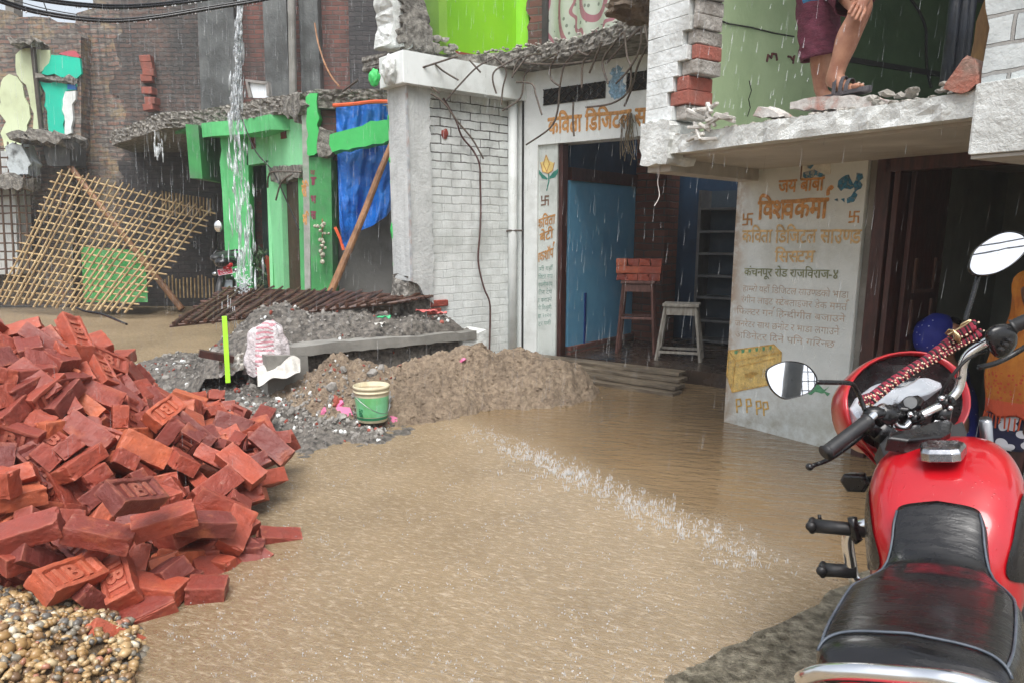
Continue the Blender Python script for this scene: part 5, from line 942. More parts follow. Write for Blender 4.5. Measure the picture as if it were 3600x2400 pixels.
PILE = '-1385,2326,-20,892,242,357,133,1000,1000,1000;-1618,2502,170,768,197,235,563,1050,1080,1050;-1558,2540,60,785,-163,437,407,800,1000,1000;-1778,2542,330,965,147,-77,202,1000,1000,1000;-1386,2542,-5,936,138,-93,310,1000,1000,1000;-1865,2546,250,962,23,84,-258,1000,1000,1000;-1771,2569,200,730,-318,168,580,1000,1000,1000;-1967,2575,121,436,-716,-51,543,973,952,1051;-1932,2576,-35,14,-193,-979,69,978,1026,1039;-1838,2583,39,101,480,-867,81,500,1013,1016;-1629,2596,-21,76,-49,485,-870,1003,1008,987;-1402,2603,450,770,181,294,537,1000,1050,1000;-1501,2621,100,835,267,52,-477,1030,1000,1000;-1564,2633,280,976,28,179,119,1000,1000,1000;-1855,2640,131,852,-392,80,-338,1008,986,1010;-1383,2649,50,997,29,33,-71,1000,1000,1000;-1637,2673,63,233,178,-839,-458,984,964,1057;-1675,2692,209,56,343,882,318,981,998,1074;-1201,2696,20,990,34,108,82,600,1000,1000;-1840,2697,180,336,371,-838,218,500,957,1017;-1380,2756,70,922,102,-219,-303,800,1000,1000;-1381,2775,280,967,104,-66,222,1000,1000,1000;-1541,2780,120,894,392,189,102,600,1000,1000;-1403,2846,-22,290,413,-708,-495,1007,978,1044;-1978,2851,178,759,-305,505,-276,986,999,1057;-1592,2879,97,798,111,563,-185,1005,1028,931;-2086,2883,404,13,67,689,722,500,1011,975;-1448,2896,54,526,-173,-8,832,981,1026,1010;-1392,2910,60,807,-100,142,565,700,1000,1000;-2014,2914,101,894,258,186,-316,995,967,1041;-2094,2938,310,409,-16,22,-912,1013,976,1022;-1297,2941,200,945,43,150,286,1000,1000,1000;-2178,2944,223,196,-958,208,4,971,978,992;-1263,2947,-25,912,213,167,308,1000,1000,1000;-1927,2961,20,347,-651,636,227,988,972,964;-1298,2977,-17,140,-147,-720,664,976,1043,952;-1816,2987,145,766,-78,-396,500,986,1002,925;-1413,2998,127,154,803,570,79,983,1047,993;-1935,3004,179,231,887,-367,159,999,968,1006;-2164,3014,362,262,924,211,181,1002,973,1044;-1602,3031,141,894,396,199,-64,998,976,1048;-1358,3041,20,991,-6,43,130,550,1000,1000;-1187,3085,0,919,250,213,-219,1000,1000,1000;-1205,3085,20,994,-6,69,87,800,1000,1000;-1591,3096,-34,12,-990,-127,-64,500,1049,1027;-1231,3098,104,348,-622,-698,65,971,1044,993;-1406,3106,4,48,-218,774,593,984,997,998;-2247,3110,429,459,439,-116,764,600,1000,1000;-1554,3122,79,639,403,440,-485,500,1039,1041;-1876,3125,65,81,-150,510,843,981,1011,1000;-2030,3132,186,131,453,-864,177,980,954,962;-2178,3141,317,59,-158,-20,-986,966,986,1050;-1846,3164,255,254,550,776,176,984,1046,1038;-2065,3171,265,596,612,261,-450,970,1000,1000;-2127,3194,370,889,224,371,-151,1000,1000,1000;-1602,3211,208,210,-190,-708,647,986,978,1008;-2017,3216,232,814,143,482,-292,600,1000,1000;-1344,3223,160,570,-747,47,340,1025,1012,1045;-2263,3239,501,664,720,184,-87,1000,1000,1000;-2135,3243,386,48,-468,-748,468,968,1007,1069;-1984,3249,363,85,762,608,206,1005,1022,1015;-1969,3272,290,265,-189,-118,938,1021,1024,988;-1550,3294,113,383,549,704,238,500,1023,1055;-2323,3309,579,3,-665,-721,-194,1005,1016,1030;-2149,3321,445,929,186,318,-37,970,1000,1000;-1964,3334,191,7,653,611,447,967,966,945;-1325,3338,126,194,-309,550,751,500,960,1064;-2084,3338,403,162,-859,378,-304,960,996,1045;-1603,3339,206,442,18,-870,217,500,999,936;-1323,3344,50,934,129,123,-309,1000,1000,1000;-1118,3346,-45,977,47,132,164,1000,1000,1000;-2364,3351,650,686,384,320,528,600,1000,1000;-1416,3366,206,120,533,-730,-411,1030,1004,1042;-2157,3368,481,603,552,441,371,600,1000,1000;-2233,3368,514,695,313,29,646,600,1000,1000;-1826,3381,212,644,676,-356,-8,990,969,955;-2037,3432,460,870,389,271,-136,1008,984,1070;-1906,3432,315,856,-373,-42,-354,977,956,1046;-2427,3440,746,929,-98,153,324,600,1000,1000;-1704,3450,129,80,-182,972,-124,1006,976,932;-2346,3474,672,771,65,-98,626,970,1000,1000;-1845,3486,231,58,324,815,-476,500,969,959;-1699,3501,197,151,587,795,-30,978,1027,1078;-1540,3506,162,486,754,-356,-262,1000,1039,951;-1815,3511,355,74,-397,405,-820,1004,1041,935;-2007,3511,406,884,414,215,-12,1018,1047,1025;-2261,3514,629,444,623,332,552,1000,1000,1000;-1348,3523,266,171,280,-230,916,1017,1008,921;-2324,3523,695,881,328,308,-147,1000,1000,1000;-2480,3528,796,752,344,214,520,600,1000,1000;-2364,3540,726,886,45,32,460,1000,1000,1000;-1358,3542,84,65,140,-211,-965,969,1013,937;-1651,3550,280,118,-450,-838,285,985,978,1043;-2124,3557,393,559,387,-145,719,996,1030,1052;-2226,3561,601,733,139,-201,635,970,1000,1000;-1890,3595,238,636,-624,-428,-148,1021,988,1035;-2200,3596,558,816,-386,427,-48,600,1000,1000;-1825,3605,126,639,-345,442,-528,1018,997,1039;-1486,3607,268,253,934,86,-238,1020,1005,1038;-1299,3650,150,857,-235,-71,454,1022,1043,1066;-2248,3666,648,462,600,558,338,970,1000,1000;-2371,3666,771,875,310,221,300,600,1000,1000;-1576,3676,160,734,-646,115,173,500,1001,1000;-1749,3684,242,738,564,343,-144,500,1045,962;-2598,3689,827,241,746,-550,-287,1003,1022,1060;-2188,3694,553,911,-251,324,44,1000,1000,1000;-2101,3707,459,860,-266,314,-301,600,1000,1000;-2520,3720,747,624,-62,500,-598,999,1016,987;-1993,3721,372,76,778,618,-80,971,1009,1050;-2312,3738,758,742,148,183,628,600,1000,1000;-1395,3738,187,242,-220,922,-207,984,1030,1024;-2047,3745,468,543,-684,304,-381,983,1046,1011;-1702,3747,134,419,-621,557,-359,1007,1002,979;-2467,3748,828,451,52,-144,879,1000,1000,1000;-2161,3775,570,896,344,275,54,1000,1000,1000;-1826,3776,344,152,429,-9,-890,1018,1043,1060;-2355,3777,686,890,400,94,-196,1012,990,936;-1735,3787,302,393,-186,524,733,988,1020,1069;-2335,3810,782,879,-161,311,-323,600,1000,1000;-2440,3832,839,279,66,-921,262,998,963,1058;-2708,3844,895,728,155,-480,-465,986,992,1040;-2245,3846,647,814,-377,412,-160,600,1000,1000;-2060,3862,419,278,541,172,775,1000,1000,1000;-1875,3875,454,608,-140,366,-690,963,1002,1058;-1309,3886,266,836,427,256,-228,999,1014,1029;-1983,3891,334,397,-439,-676,-439,1027,1048,1072;-2522,3900,814,521,-772,-357,-68,966,984,993;-1448,3913,156,266,-497,-599,569,962,970,1030;-2628,3924,874,904,-331,-209,171,970,1000,1000;-1751,3925,327,178,316,-467,806,1028,1045,944;-1532,3935,255,540,86,832,97,500,1030,983;-2132,3949,512,879,286,368,-100,970,1000,1000;-2347,3951,758,614,598,422,296,600,1000,1000;-2247,3984,658,880,-167,388,-218,1000,1000,1000;-1380,4002,176,29,785,-541,301,1025,1034,1070;-2030,4006,381,788,-198,584,-7,998,1047,944;-1778,4024,265,86,342,-893,-279,978,1019,1052;-2845,4030,886,393,77,-130,907,1014,965,925;-2400,4031,859,877,-79,409,-240,1000,1000,1000;-1582,4049,184,8,-254,806,-535,961,953,1063;-1384,4055,254,260,939,224,16,994,962,1022;-1868,4074,379,120,-880,-286,358,1000,1004,1023;-2164,4092,539,842,-294,451,17,600,1000,1000;-2246,4095,580,113,566,811,97,988,993,941;-2296,4117,691,841,260,393,266,1000,1000,1000;-2479,4117,769,911,-281,294,-65,976,1016,974;-1374,4179,170,746,-604,-279,32,991,995,923;-1537,4200,220,707,641,-292,67,1020,1014,1030;-1724,4205,147,371,475,796,-53,1022,1011,1034;-2148,4209,493,906,66,380,-176,600,1000,1000;-2108,4241,445,774,-422,457,119,600,1000,1000;-1951,4246,275,950,-288,-115,39,1016,989,1016;-2211,4265,542,803,92,552,207,970,1000,1000;-2584,4267,782,975,24,217,-52,993,992,1002;-2413,4275,764,904,198,218,-309,600,1000,1000;-2012,4293,355,118,-54,477,-869,970,999,1030;-1746,4306,177,914,-282,-247,157,977,1037,1064;-2333,4371,667,599,7,-5,801,1000,1000,1000;-1531,4392,157,725,-216,347,-555,967,960,964;-2261,4405,535,826,216,514,89,600,1000,1000;-2028,4420,331,855,504,-121,-9,968,985,974;-2163,4439,421,955,-131,255,-81,970,1000,1000;-1815,4474,124,288,-687,378,-550,983,1004,1007;-1756,4517,220,850,475,227,8,1014,997,928;-2367,4539,458,490,-180,410,-748,1026,1019,1075;-2013,4566,298,268,422,772,392,1014,1015,1030;-1871,4576,195,136,445,-814,-349,1018,993,986;-1606,4626,159,90,-494,-853,-143,1018,1037,947;-1967,4634,222,338,231,908,-88,1025,986,934;-1826,4735,177,418,-727,-415,-354,967,1026,1044;-1989,4800,150,91,-456,660,590,1018,974,1062;-2069,4804,231,33,-506,666,547,500,1019,1014;-1689,4874,177,668,188,54,718,979,998,981;-2300,4931,252,963,59,247,88,999,969,1010;-2146,4939,148,385,-832,78,-392,1015,1009,989;-1734,5030,-23,697,-364,-286,548,960,1009,1046;-2262,5040,250,208,-69,-687,-693,974,983,1077;-2116,5132,174,518,-246,-15,819,1014,972,928;-1754,5227,-26,289,-947,131,-47,1001,1024,1049;-1928,5339,56,600,354,-602,391,500,983,975;-2364,5347,181,238,326,909,-105,1009,1005,921;-2186,5372,130,963,-228,-32,142,1012,957,994;-1859,5431,10,325,-891,263,176,998,1006,1021;-2242,5432,179,846,-190,-189,-461,1020,1018,1037;-2131,5556,41,52,3,-6,999,978,988,998'
nfrog = 0
for i, row in enumerate(PILE.split(';')):
    a = [int(x) / 1000 for x in row.split(',')]
    loc = V(a[:3]); q = Quaternion(a[3:7]); q.normalize(); s_ = V(a[7:10])
    nz = q @ V((0, 0, 1)); tocam = (V((0, 0, H)) - loc).normalized()
    side = nz.dot(tocam); fg = abs(side) > .35 and (i * 7919) % 100 < 40 and s_.x > .9
    if fg and side < 0: q = q @ Quaternion((1, 0, 0), PI)
    o = bpy.data.objects.new('brick', FROG[i % 2] if fg else PLAIN[i % 5]); C.objects.link(o)
    o.location = loc; o.rotation_mode = 'QUATERNION'; o.rotation_quaternion = q; o.scale = s_
    if fg: lb = 'red brick in the big heap with its stamped recess turned up'
    elif s_.x < .9: lb = 'broken short red brick lying loose in the big heap'
    else: lb = 'whole red brick lying loose in the big heap'
    tag(o, lb, 'brick', 'bricks in the big red heap')
for k, (x, y, z, e, sx, lb) in enumerate([(728, 2072, .03, (4, 6, 12), .62, 'lone half brick standing clear in the water beyond the lower heap corner'), (402, 2270, .0, (52, 40, 30), .9, 'brick corner poking up as a red pyramid from the water beside the gravel'), (985, 1893, -.006, (9, 12, 24), .8, 'brick almost drowned in the water far right of the heap'), (765, 2005, -.012, (26, 14, 40), .9, 'tip of a sunken brick between the lone half brick and the heap'), (862, 1938, .012, (24, 26, -22), 1, 'tilted brick half under water at the right foot of the heap'), (497, 2160, .0, (10, -14, 35), 1, 'sunken brick breaking the surface at the edge of the gravel'), (718, 1945, .03, (0, 6, 15), .58, 'short half brick lying at the waterline of the heap'), (655, 2045, .0, (8, 4, -30), .4, 'small brick bat lying in the water left of the lone half brick')]):
    o = bpy.data.objects.new('brick', PLAIN[k % 5]); C.objects.link(o); o.location = G(x, y, z); o.rotation_euler = [R(a_) for a_ in e]; o.scale = (sx, 1, 1); tag(o, lb, 'brick', 'bricks in the big red heap')
def core_h(x, y):
    x -= .09; y += .2; dx, dy = x + 2.84, y - 4.2; rx = 1.02 if dx > 0 else 2.2; ry = 1.15 if dy > 0 else 1.6
    r_ = math.hypot(dx / rx, dy / ry)
    if dx > 0 and dy < 0: r_ = (abs(dx / rx) ** 2.6 + abs(dy / ry) ** 2.6) ** (1 / 2.6)
    s_ = 1.06 * max(-.2, min(.83, 1.2 * (1 - r_ ** 1.15)))
    return max(-.2, s_ - .13 + (.05 * math.sin(x * 21 + 2 * math.sin(y * 9)) * math.sin(y * 19 + 1.3 * math.sin(x * 11)) if s_ > .1 else 0))
tag(heap('brick_rubble', core_h, -4.6, -.9, 1.9, 5.7, 90, 90, mat('brick_rubble', S(120, 52, 42), S(60, 28, 24), 16, .8, 1, 50, .02)), None, kind='stuff')
# bricks stacked on the tall stool
hz = .13 + .76 + .016
lay = [('h', 0), ('s', 1), ('h', 2)]; nb = 0
for kind, k in lay:
    if kind == 'h': spots = [((j - 1.5) * .118, 0, PI / 2) for j in range(4)]
    else: spots = [((j - .5) * .238, sy * .058, 0) for j in range(2) for sy in (-1, 1)]
    for (x, y, rz) in spots:
        o = bpy.data.objects.new('brick', PLAIN[nb % 5]); C.objects.link(o); nb += 1
        Mx = Ms @ Matrix.Translation((x + rnd.uniform(-.004, .004), y + rnd.uniform(-.012, .012), .775 + BHt / 2 + k * (BHt + .003))) @ Matrix.Rotation(rz + rnd.uniform(-.05, .05), 4, 'Z')
        o.matrix_basis = Mx
        tag(o, ['red brick laid end-on in the bottom course on the tall stool', 'red brick laid lengthwise in the middle course on the tall stool', 'red brick laid end-on in the top course on the tall stool'][k], 'brick', 'bricks stacked on the stool')
# ------------------------------------------------------------------ gravel
edge = [(-60, 1960), (60, 2000), (150, 2085), (290, 2125), (400, 2175), (478, 2215), (492, 2300), (470, 2380), (455, 2460)]
eg = [G(x, y, .0) for x, y in edge]
def inside(x, y):
    best = 9; 
    for a, b in zip(eg, eg[1:]):
        d, t = seg_d(x, y, a.xy, b.xy); best = min(best, d)
    px_ = 1800 + FOC * x / (y * _cp + H * _sp); py_ = PYC + FOC * (H * _cp - y * _sp) / (y * _cp + H * _sp)
    for (x0, y0), (x1, y1) in zip(edge, edge[1:]):
        if y0 <= py_ <= y1: return best if px_ < x0 + (x1 - x0) * (py_ - y0) / (y1 - y0) else -best
    return best if py_ > 2300 and px_ < 455 else -best
def grav_h(x, y):
    d = inside(x, y); return max(-.2, min(.16, .02 + d * .42 - (.0 if d > 0 else .03)))
pv, pf, tone = [], [], []
iv, if_ = ico(1); n = 0
while n < 3000:
    x, y = rnd.uniform(-2.5, -.95), rnd.uniform(1.55, 3.1); d = inside(x, y)
    if d < -.02 or d > .9 or rnd.random() < (.75 if x < -.66 * y - .35 else 0): continue
    r_ = min(.026, max(.007, rnd.lognormvariate(-4.2, .33))); q = Euler((rnd.uniform(0, 6), rnd.uniform(-.5, .5), rnd.uniform(0, 6))).to_quaternion(); sc3 = (1, rnd.uniform(.65, .95), rnd.uniform(.45, .8)); z = grav_h(x, y) + rnd.uniform(-.004, .016); n0 = len(pv); ss = rnd.uniform(0, 90)
    for p in iv:
        k = 1 + .32 * noise.noise(p * 1.1 + V((ss, 0, 0))); v = q @ V((p.x * sc3[0], p.y * sc3[1], p.z * sc3[2])) * (r_ * k); pv.append((x + v.x, y + v.y, z + v.z))
    pf += [[i + n0 for i in f] for f in if_]; tone += [rnd.random()] * len(iv); n += 1
me = bpy.data.meshes.new('gravel'); me.from_pydata(pv, [], pf); at = me.attributes.new('pebble', 'FLOAT', 'POINT'); at.data.foreach_set('value', tone); me.shade_smooth()
t = NT('river_pebbles'); aa = t.n('ShaderNodeAttribute', attribute_name='pebble'); cr_ = t.n('ShaderNodeValToRGB'); cr_.color_ramp.interpolation = 'CONSTANT'; t.l(aa.outputs['Fac'], cr_.inputs[0])
els = [(0, (164, 132, 88)), (.14, (186, 158, 116)), (.28, (140, 112, 80)), (.4, (136, 130, 118)), (.5, (196, 176, 140)), (.6, (108, 106, 102)), (.7, (170, 142, 102)), (.82, (214, 204, 182)), (.88, (122, 98, 76)), (.95, (172, 122, 100))]
cr_.color_ramp.elements[0].color = S(*els[0][1]); cr_.color_ramp.elements[1].position = els[1][0]; cr_.color_ramp.elements[1].color = S(*els[1][1])
for p_, c_ in els[2:]: e_ = cr_.color_ramp.elements.new(p_); e_.color = S(*c_)
o = t.co(); t.l(t.mix(t.noise(o, 60, 5, .7), cr_.outputs[0], t.mix(.5, cr_.outputs[0], (.5, .42, .3, 1), 'MULTIPLY')), t.p.inputs['Base Color']); t.p.inputs['Roughness'].default_value = .28
me.materials.append(t.m); o = bpy.data.objects.new('gravel', me); C.objects.link(o); tag(o, None, kind='stuff')
tag(heap('gravel_bed', lambda x, y: grav_h(x, y) - .008, -2.9, -.9, 1.4, 3.3, 60, 60, mat('wet_grit', S(110, 90, 64), S(70, 58, 44), 40, .6, .8, 120, .01)), None, kind='stuff')

# ------------------------------------------------------------------ blocks on the balcony
M_blk = mat('plastered_block', S(206, 204, 200), S(168, 158, 150), 9, .75, .8, 40, .012, stain=(S(178, 92, 72), .75, 9))
def block(label, pts, y0, y1, sd):
    q = [FB.px(x, y, y0) for x, y in pts]; tag(obj('masonry_block', MB().prism(ragged(q, .03, .006, None, sd), y0, y1, 4, .008), M_blk, None, FB.M), label, 'block')
block('long plastered masonry block under the standing foot of the man on the balcony', [(2775, 385), (2778, 362), (2850, 345), (2960, 338), (3055, 336), (3062, 342), (3063, 385)], .05, .28, 3)
block('small broken red and white masonry lump on the balcony left of the long block', [(2645, 408), (2665, 374), (2695, 380), (2735, 400), (2740, 412)], .04, .16, 5)
ml = MB()
for i in range(16):
    x, y = rnd.uniform(2425, 2560), rnd.uniform(375, 430); 
    if i > 10: x, y = rnd.uniform(2440, 2500), rnd.uniform(440, 515)
    p = FB.px(x, y, -.02); l_ = rnd.uniform(.03, .075); a_ = rnd.uniform(-1.0, .5); d = V((math.cos(a_) * l_, rnd.uniform(-.02, .02), math.sin(a_) * l_)); c_ = V((p[0], -.02, p[1])); ml.bar(c_ - d, c_ + d, .022, .016)
tag(obj('plaster_shards', ml, mat('white_plaster_shard', S(222, 220, 214), S(164, 160, 152), 9, .8, .6, 50, .006), None, FB.M, bevel=.003), 'clump of white plaster shards lying on and hanging off the balcony corner', 'debris')

# ------------------------------------------------------------------ people
def skinbody(name, pts, edges, m, parent, subd=2, M=None):
    me = bpy.data.meshes.new(name); me.from_pydata([V(p[0]) for p in pts], edges, []); o = bpy.data.objects.new(name, me); put(o, parent)
    k = o.modifiers.new('skin', 'SKIN'); k.use_smooth_shade = True; k.branch_smoothing = .4
    for i, p in enumerate(pts):
        sv = me.skin_vertices[0].data[i]; r_ = p[1]; sv.radius = (r_, r_) if not isinstance(r_, tuple) else r_; sv.use_root = (i == 0)
    s_ = o.modifiers.new('sub', 'SUBSURF'); s_.levels = subd; s_.render_levels = subd
    me.materials.append(m); return o
def chain(pts, n0=0): return [(n0 + i, n0 + i + 1) for i in range(len(pts) - 1)]
def head(parent, c, r, m, face, hair, nm='hair', hm=None, yaw=0.0):
    q = Matrix.Rotation(yaw, 3, 'Z').to_quaternion(); mb = MB()
    mb.ball(c, r, 3, (.8, .92, 1.12), q)
    return mb, q
mn = thing('person', 'barelegged person in maroon shorts and sandals standing with one knee raised on the broken balcony', 'person', D(2900, 380, 3.9))
Pel = D(2905, -150, 4.02); Lh, Lk, La = D(2868, -120, 4.03), D(2888, 150, 3.98), D(2884, 330, 4.04)
Rh, Rk, Rc, Ra = D(2950, -110, 3.95), D(3030, 28, 3.66), D(2998, 120, 3.69), D(2926, 278, 3.74)
hl, ft, toe = D(2908, 318, 3.77), D(2965, 318, 3.68), D(3012, 321, 3.61)
ch_, nk, hd_ = Pel + V((-.02, -.02, .42)), Pel + V((0, -.06, .54)), Pel + V((.01, -.1, .68))
Rs, Re, Rw = ch_ + V((.17, -.06, .04)), D(3075, -120, 3.72), D(3050, -22, 3.64)
Ls, Le, Lw = ch_ + V((-.17, .02, .04)), ch_ + V((-.24, .06, -.22)), ch_ + V((-.2, -.08, -.42))
bp = [(Pel, .105), (Pel + V((0, 0, .2)), .1), (ch_, .115), (nk, .05), (hd_, .075), (hd_ + V((0, 0, .1)), .085),
      (Lh, .085), (Lh.lerp(Lk, .5), .075), (Lk, .055), (Lk.lerp(La, .35) + V((0, .012, 0)), .058), (Lk.lerp(La, .75), .04), (La, .036), (La + V((.03, -.05, -.03)), .03), (La + V((.06, -.15, -.05)), .024),
      (Rh, .085), (Rh.lerp(Rk, .55), .075), (Rk, .056), (Rk.lerp(Ra, .18), .05), (Rk.lerp(Ra, .38) + V((-.006, .012, 0)), .06), (Rk.lerp(Ra, .62), .05), (Ra, .036), (hl, .036), (ft + V((0, 0, .01)), .03), (toe, .026),
      (Rs, .055), (Re, .042), (Rw, .03), (Ls, .055), (Le, .042), (Lw, .03)]
be = [(0, 1), (1, 2), (2, 3), (3, 4), (4, 5), (0, 6), (6, 7), (7, 8), (8, 9), (9, 10), (10, 11), (11, 12), (12, 13), (0, 14), (14, 15), (15, 16), (16, 17), (17, 18), (18, 19), (19, 20), (20, 21), (20, 22), (22, 23), (2, 24), (24, 25), (25, 26), (2, 27), (27, 28), (28, 29)]
for (wr, base, dirs) in ((26, Rw, D(3030, 10, 3.62) - Rw), (29, Lw, V((.02, -.06, -.08)))):
    f = dirs.normalized(); sd = f.cross(V((0, -1, .2))).normalized(); n0 = len(bp); bp.append((base + f * .055, (.04, .022))); be.append((wr, n0))
    for k in range(4):
        m0 = len(bp); o_ = sd * (k - 1.5) * .02; L_ = .065 - .008 * abs(k - 1.4); bp += [(base + f * .085 + o_, .0095), (base + f * (.085 + L_ * .5) + o_ + V((0, -.012, 0)), .009), (base + f * (.085 + L_) + o_ + V((0, -.002, -.012)), .008)]; be += [(n0, m0), (m0, m0 + 1), (m0 + 1, m0 + 2)]
    m0 = len(bp); bp += [(base + f * .05 + sd * .042, .011), (base + f * .085 + sd * .055 + V((0, -.01, 0)), .009)]; be += [(n0, m0), (m0, m0 + 1)]
body = skinbody('body', bp, be, M_skin, mn)
M_sh = mat('maroon_cloth', S(116, 54, 74), S(88, 38, 56), 6, .8, .7, 22, .012, stretch=(3, 3, 9))
def leg_cloth(ctrs, n=36, fold=.006, seed=0):
    rs = []
    for i, (c, rx, ry, ax) in enumerate(ctrs):
        ax = ax.normalized(); a_ = ax.cross(V((0, 1, 0))).normalized(); b_ = ax.cross(a_).normalized()
        rs.append([c + a_ * (math.cos(2 * PI * k / n) * (rx + fold * math.sin(k * .9 + i * 1.3 + seed))) + b_ * (math.sin(2 * PI * k / n) * (ry + fold * math.sin(k * 1.1 + i * .8))) for k in range(n)])
    return rs
def smooth_ctrs(c, sub=6):
    out = []
    for (p0, a0, b0, d0), (p1, a1, b1, d1) in zip(c, c[1:]):
        for k in range(sub): t_ = k / sub; out.append((p0.lerp(p1, t_), a0 + (a1 - a0) * t_, b0 + (b1 - b0) * t_, d0.lerp(d1, t_)))
    return out + [c[-1]]
dn = V((.02, 0, -1)); hem = D(2880, 206, 3.99)
shc = MB().rings(leg_cloth(smooth_ctrs([(Pel + V((0, 0, .1)), .16, .12, dn), (D(2874, -60, 4.0), .108, .11, dn), (D(2876, 60, 3.99), .098, .1, dn), (D(2878, 150, 3.99), .092, .095, dn), (hem, .09, .092, dn + V((.12, 0, 0)))])), False)
rd_ = (Rk - Rh); shc.rings(leg_cloth(smooth_ctrs([(Rh + V((-.04, 0, .12)), .13, .12, dn), (Rh.lerp(Rk, .35), .1, .105, rd_), (Rh.lerp(Rk, .6), .096, .1, rd_), (Rh.lerp(Rk, .74), .094, .098, rd_)]), seed=2), False)
obj('shorts', shc, M_sh, mn, smooth=True, solid=.004)
sw = MB().rings(leg_cloth(smooth_ctrs([(Pel + V((0, 0, .02)), .17, .135, V((0, 0, 1))), (Pel + V((0, 0, .2)), .16, .12, V((0, 0, 1))), (ch_ + V((0, 0, .04)), .19, .13, V((0, 0, 1))), (nk + V((0, 0, -.03)), .07, .07, V((0, 0, 1)))])), False)
sw.tube([D(2822, 2, 3.9), D(2850, -8, 3.88), D(2880, -10, 3.86)], .015, 6); obj('shirt', sw, mat('blue_shirt', S(70, 150, 210), S(56, 132, 190), 5, .8), mn, smooth=True)
obj('hair', MB().ball(hd_ + V((0, .02, .13)), .1, 2, (.9, 1, .75)), M_black, mn, smooth=True)
ff = V((toe.x - hl.x, toe.y - hl.y, 0)).normalized(); sd_x = V((-ff.y, ff.x, 0)); gz = hl.z - .045
def fp(s, t, z): b = V((hl.x, hl.y, gz)); return b + ff * s + sd_x * t + V((0, 0, z))
sdl = MB().rings([[fp(s, -w_, 0), fp(s, w_, 0), fp(s, w_, .016 + k), fp(s, -w_, .016 + k)] for s, w_, k in ((-.045, .018, 0), (-.03, .032, 0), (.06, .036, 0), (.13, .045, 0), (.19, .044, .002), (.235, .03, .006), (.25, .012, .01))])
for s0, s1, w_, hgt in ((.02, .075, .04, .105), (.085, .115, .044, .08), (.125, .15, .046, .064)):
    sdl.rings([[fp(s0 + (s1 - s0) * .5 + (s1 - s0) * .5 * math.cos(a) - .011, -w_ * math.cos(a), .012 + hgt * math.sin(a)), fp(s0 + (s1 - s0) * .5 + (s1 - s0) * .5 * math.cos(a) + .011, -w_ * math.cos(a), .012 + hgt * math.sin(a)), fp(s0 + (s1 - s0) * .5 + (s1 - s0) * .5 * math.cos(a) + .011, -w_ * .9 * math.cos(a), .007 + hgt * math.sin(a)), fp(s0 + (s1 - s0) * .5 + (s1 - s0) * .5 * math.cos(a) - .011, -w_ * .9 * math.cos(a), .007 + hgt * math.sin(a))] for a in [PI * k / 12 for k in range(13)]])
tb = MB()
for k in range(5): tb.ball(fp(.185 + .012 * (2 - abs(k - 1)), -.034 + .017 * k, .028), .0125 if k else .016, 2, (1.5, .9, .85), Matrix.Rotation(math.atan2(ff.y, ff.x), 3, 'Z').to_quaternion())
obj('toes', tb, M_skin, mn, smooth=True)
obj('sandal', sdl, mat('dark_grey_sandal', S(86, 84, 88), S(60, 58, 62), 9, .6), mn, smooth=False, bevel=.002)
obj('toenails', MB().ball(fp(.21, -.03, .04), .009, 1, (1, .8, .5)).ball(fp(.218, -.012, .037), .007, 1, (1, .8, .5)), mat('toenail', S(206, 186, 170), None, 3, .4), mn, smooth=True)

def shawl_mat():
    t = NT('orange_shawl'); o = t.co(); sp = t.n('ShaderNodeSeparateXYZ'); t.l(o, sp.inputs[0]); z1, z2, z3 = D(3560, 1340, 4).z, D(3560, 1385, 4).z, D(3560, 1290, 4).z
    c = t.mix(t.noise(o, 7, 6, .65), S(206, 134, 52), S(178, 96, 36)); red = S(204, 88, 58)
    c = t.mix(t.math('LESS_THAN', sp.outputs[2], z2), c, red); b = t.math('MULTIPLY', t.math('LESS_THAN', sp.outputs[2], z3), t.math('GREATER_THAN', sp.outputs[2], z2))
    w_ = t.n('ShaderNodeTexVoronoi', Scale=46.0); t.l(o, w_.inputs['Vector']); c = t.mix(t.math('MULTIPLY', b, t.math('LESS_THAN', w_.outputs['Distance'], .32)), c, S(190, 74, 50))
    t.l(c, t.p.inputs['Base Color']); t.p.inputs['Roughness'].default_value = .85; t.l(t.bump(t.noise(t.co((1, 1, .35)), 22, 5, .6, 0, 1), .9, .02), t.p.inputs['Normal']); return t.m
M_or = shawl_mat()
wo = thing('person', 'person in an orange headscarf and dark blue dress with white flowers at the right doorway', 'person', D(3580, 1660, 4.0))
yw = 4.02
wb_pts = [(D(3560, 1420, yw), .12), (D(3568, 1300, yw), .11), (D(3578, 1170, yw), .1), (D(3590, 1090, yw - .04), .045), (D(3598, 1030, yw - .08), .075), (D(3600, 985, yw - .08), .08), (D(3530, 1640, yw + .02), .06), (D(3525, 1720, yw + .02), .045), (D(3600, 1640, yw), .06), (D(3600, 1720, yw), .045), (D(3500, 1200, yw), .045), (D(3510, 1300, yw), .036), (D(3545, 1390, yw - .06), .028), (D(3660, 1190, yw), .045), (D(3640, 1300, yw), .036), (D(3590, 1395, yw - .06), .028)]
wbe = [(0, 1), (1, 2), (2, 3), (3, 4), (4, 5), (0, 6), (6, 7), (0, 8), (8, 9), (2, 10), (10, 11), (11, 12), (2, 13), (13, 14), (14, 15)]
for wr in (12, 15):
    b0 = V(wb_pts[wr][0]); f = V((.5 if wr == 12 else -.5, -.2, -.8)).normalized(); sd = V((0, 0, 1)); n0 = len(wb_pts); wb_pts.append((b0 + f * .04, (.03, .018))); wbe.append((wr, n0))
    for k in range(5):
        m0 = len(wb_pts); o_ = sd * (k - 2) * .016; wb_pts += [(b0 + f * .065 + o_, .008), (b0 + f * (.1 + .008 * (2 - abs(k - 2))) + o_, .007)]; wbe += [(n0, m0), (m0, m0 + 1)]
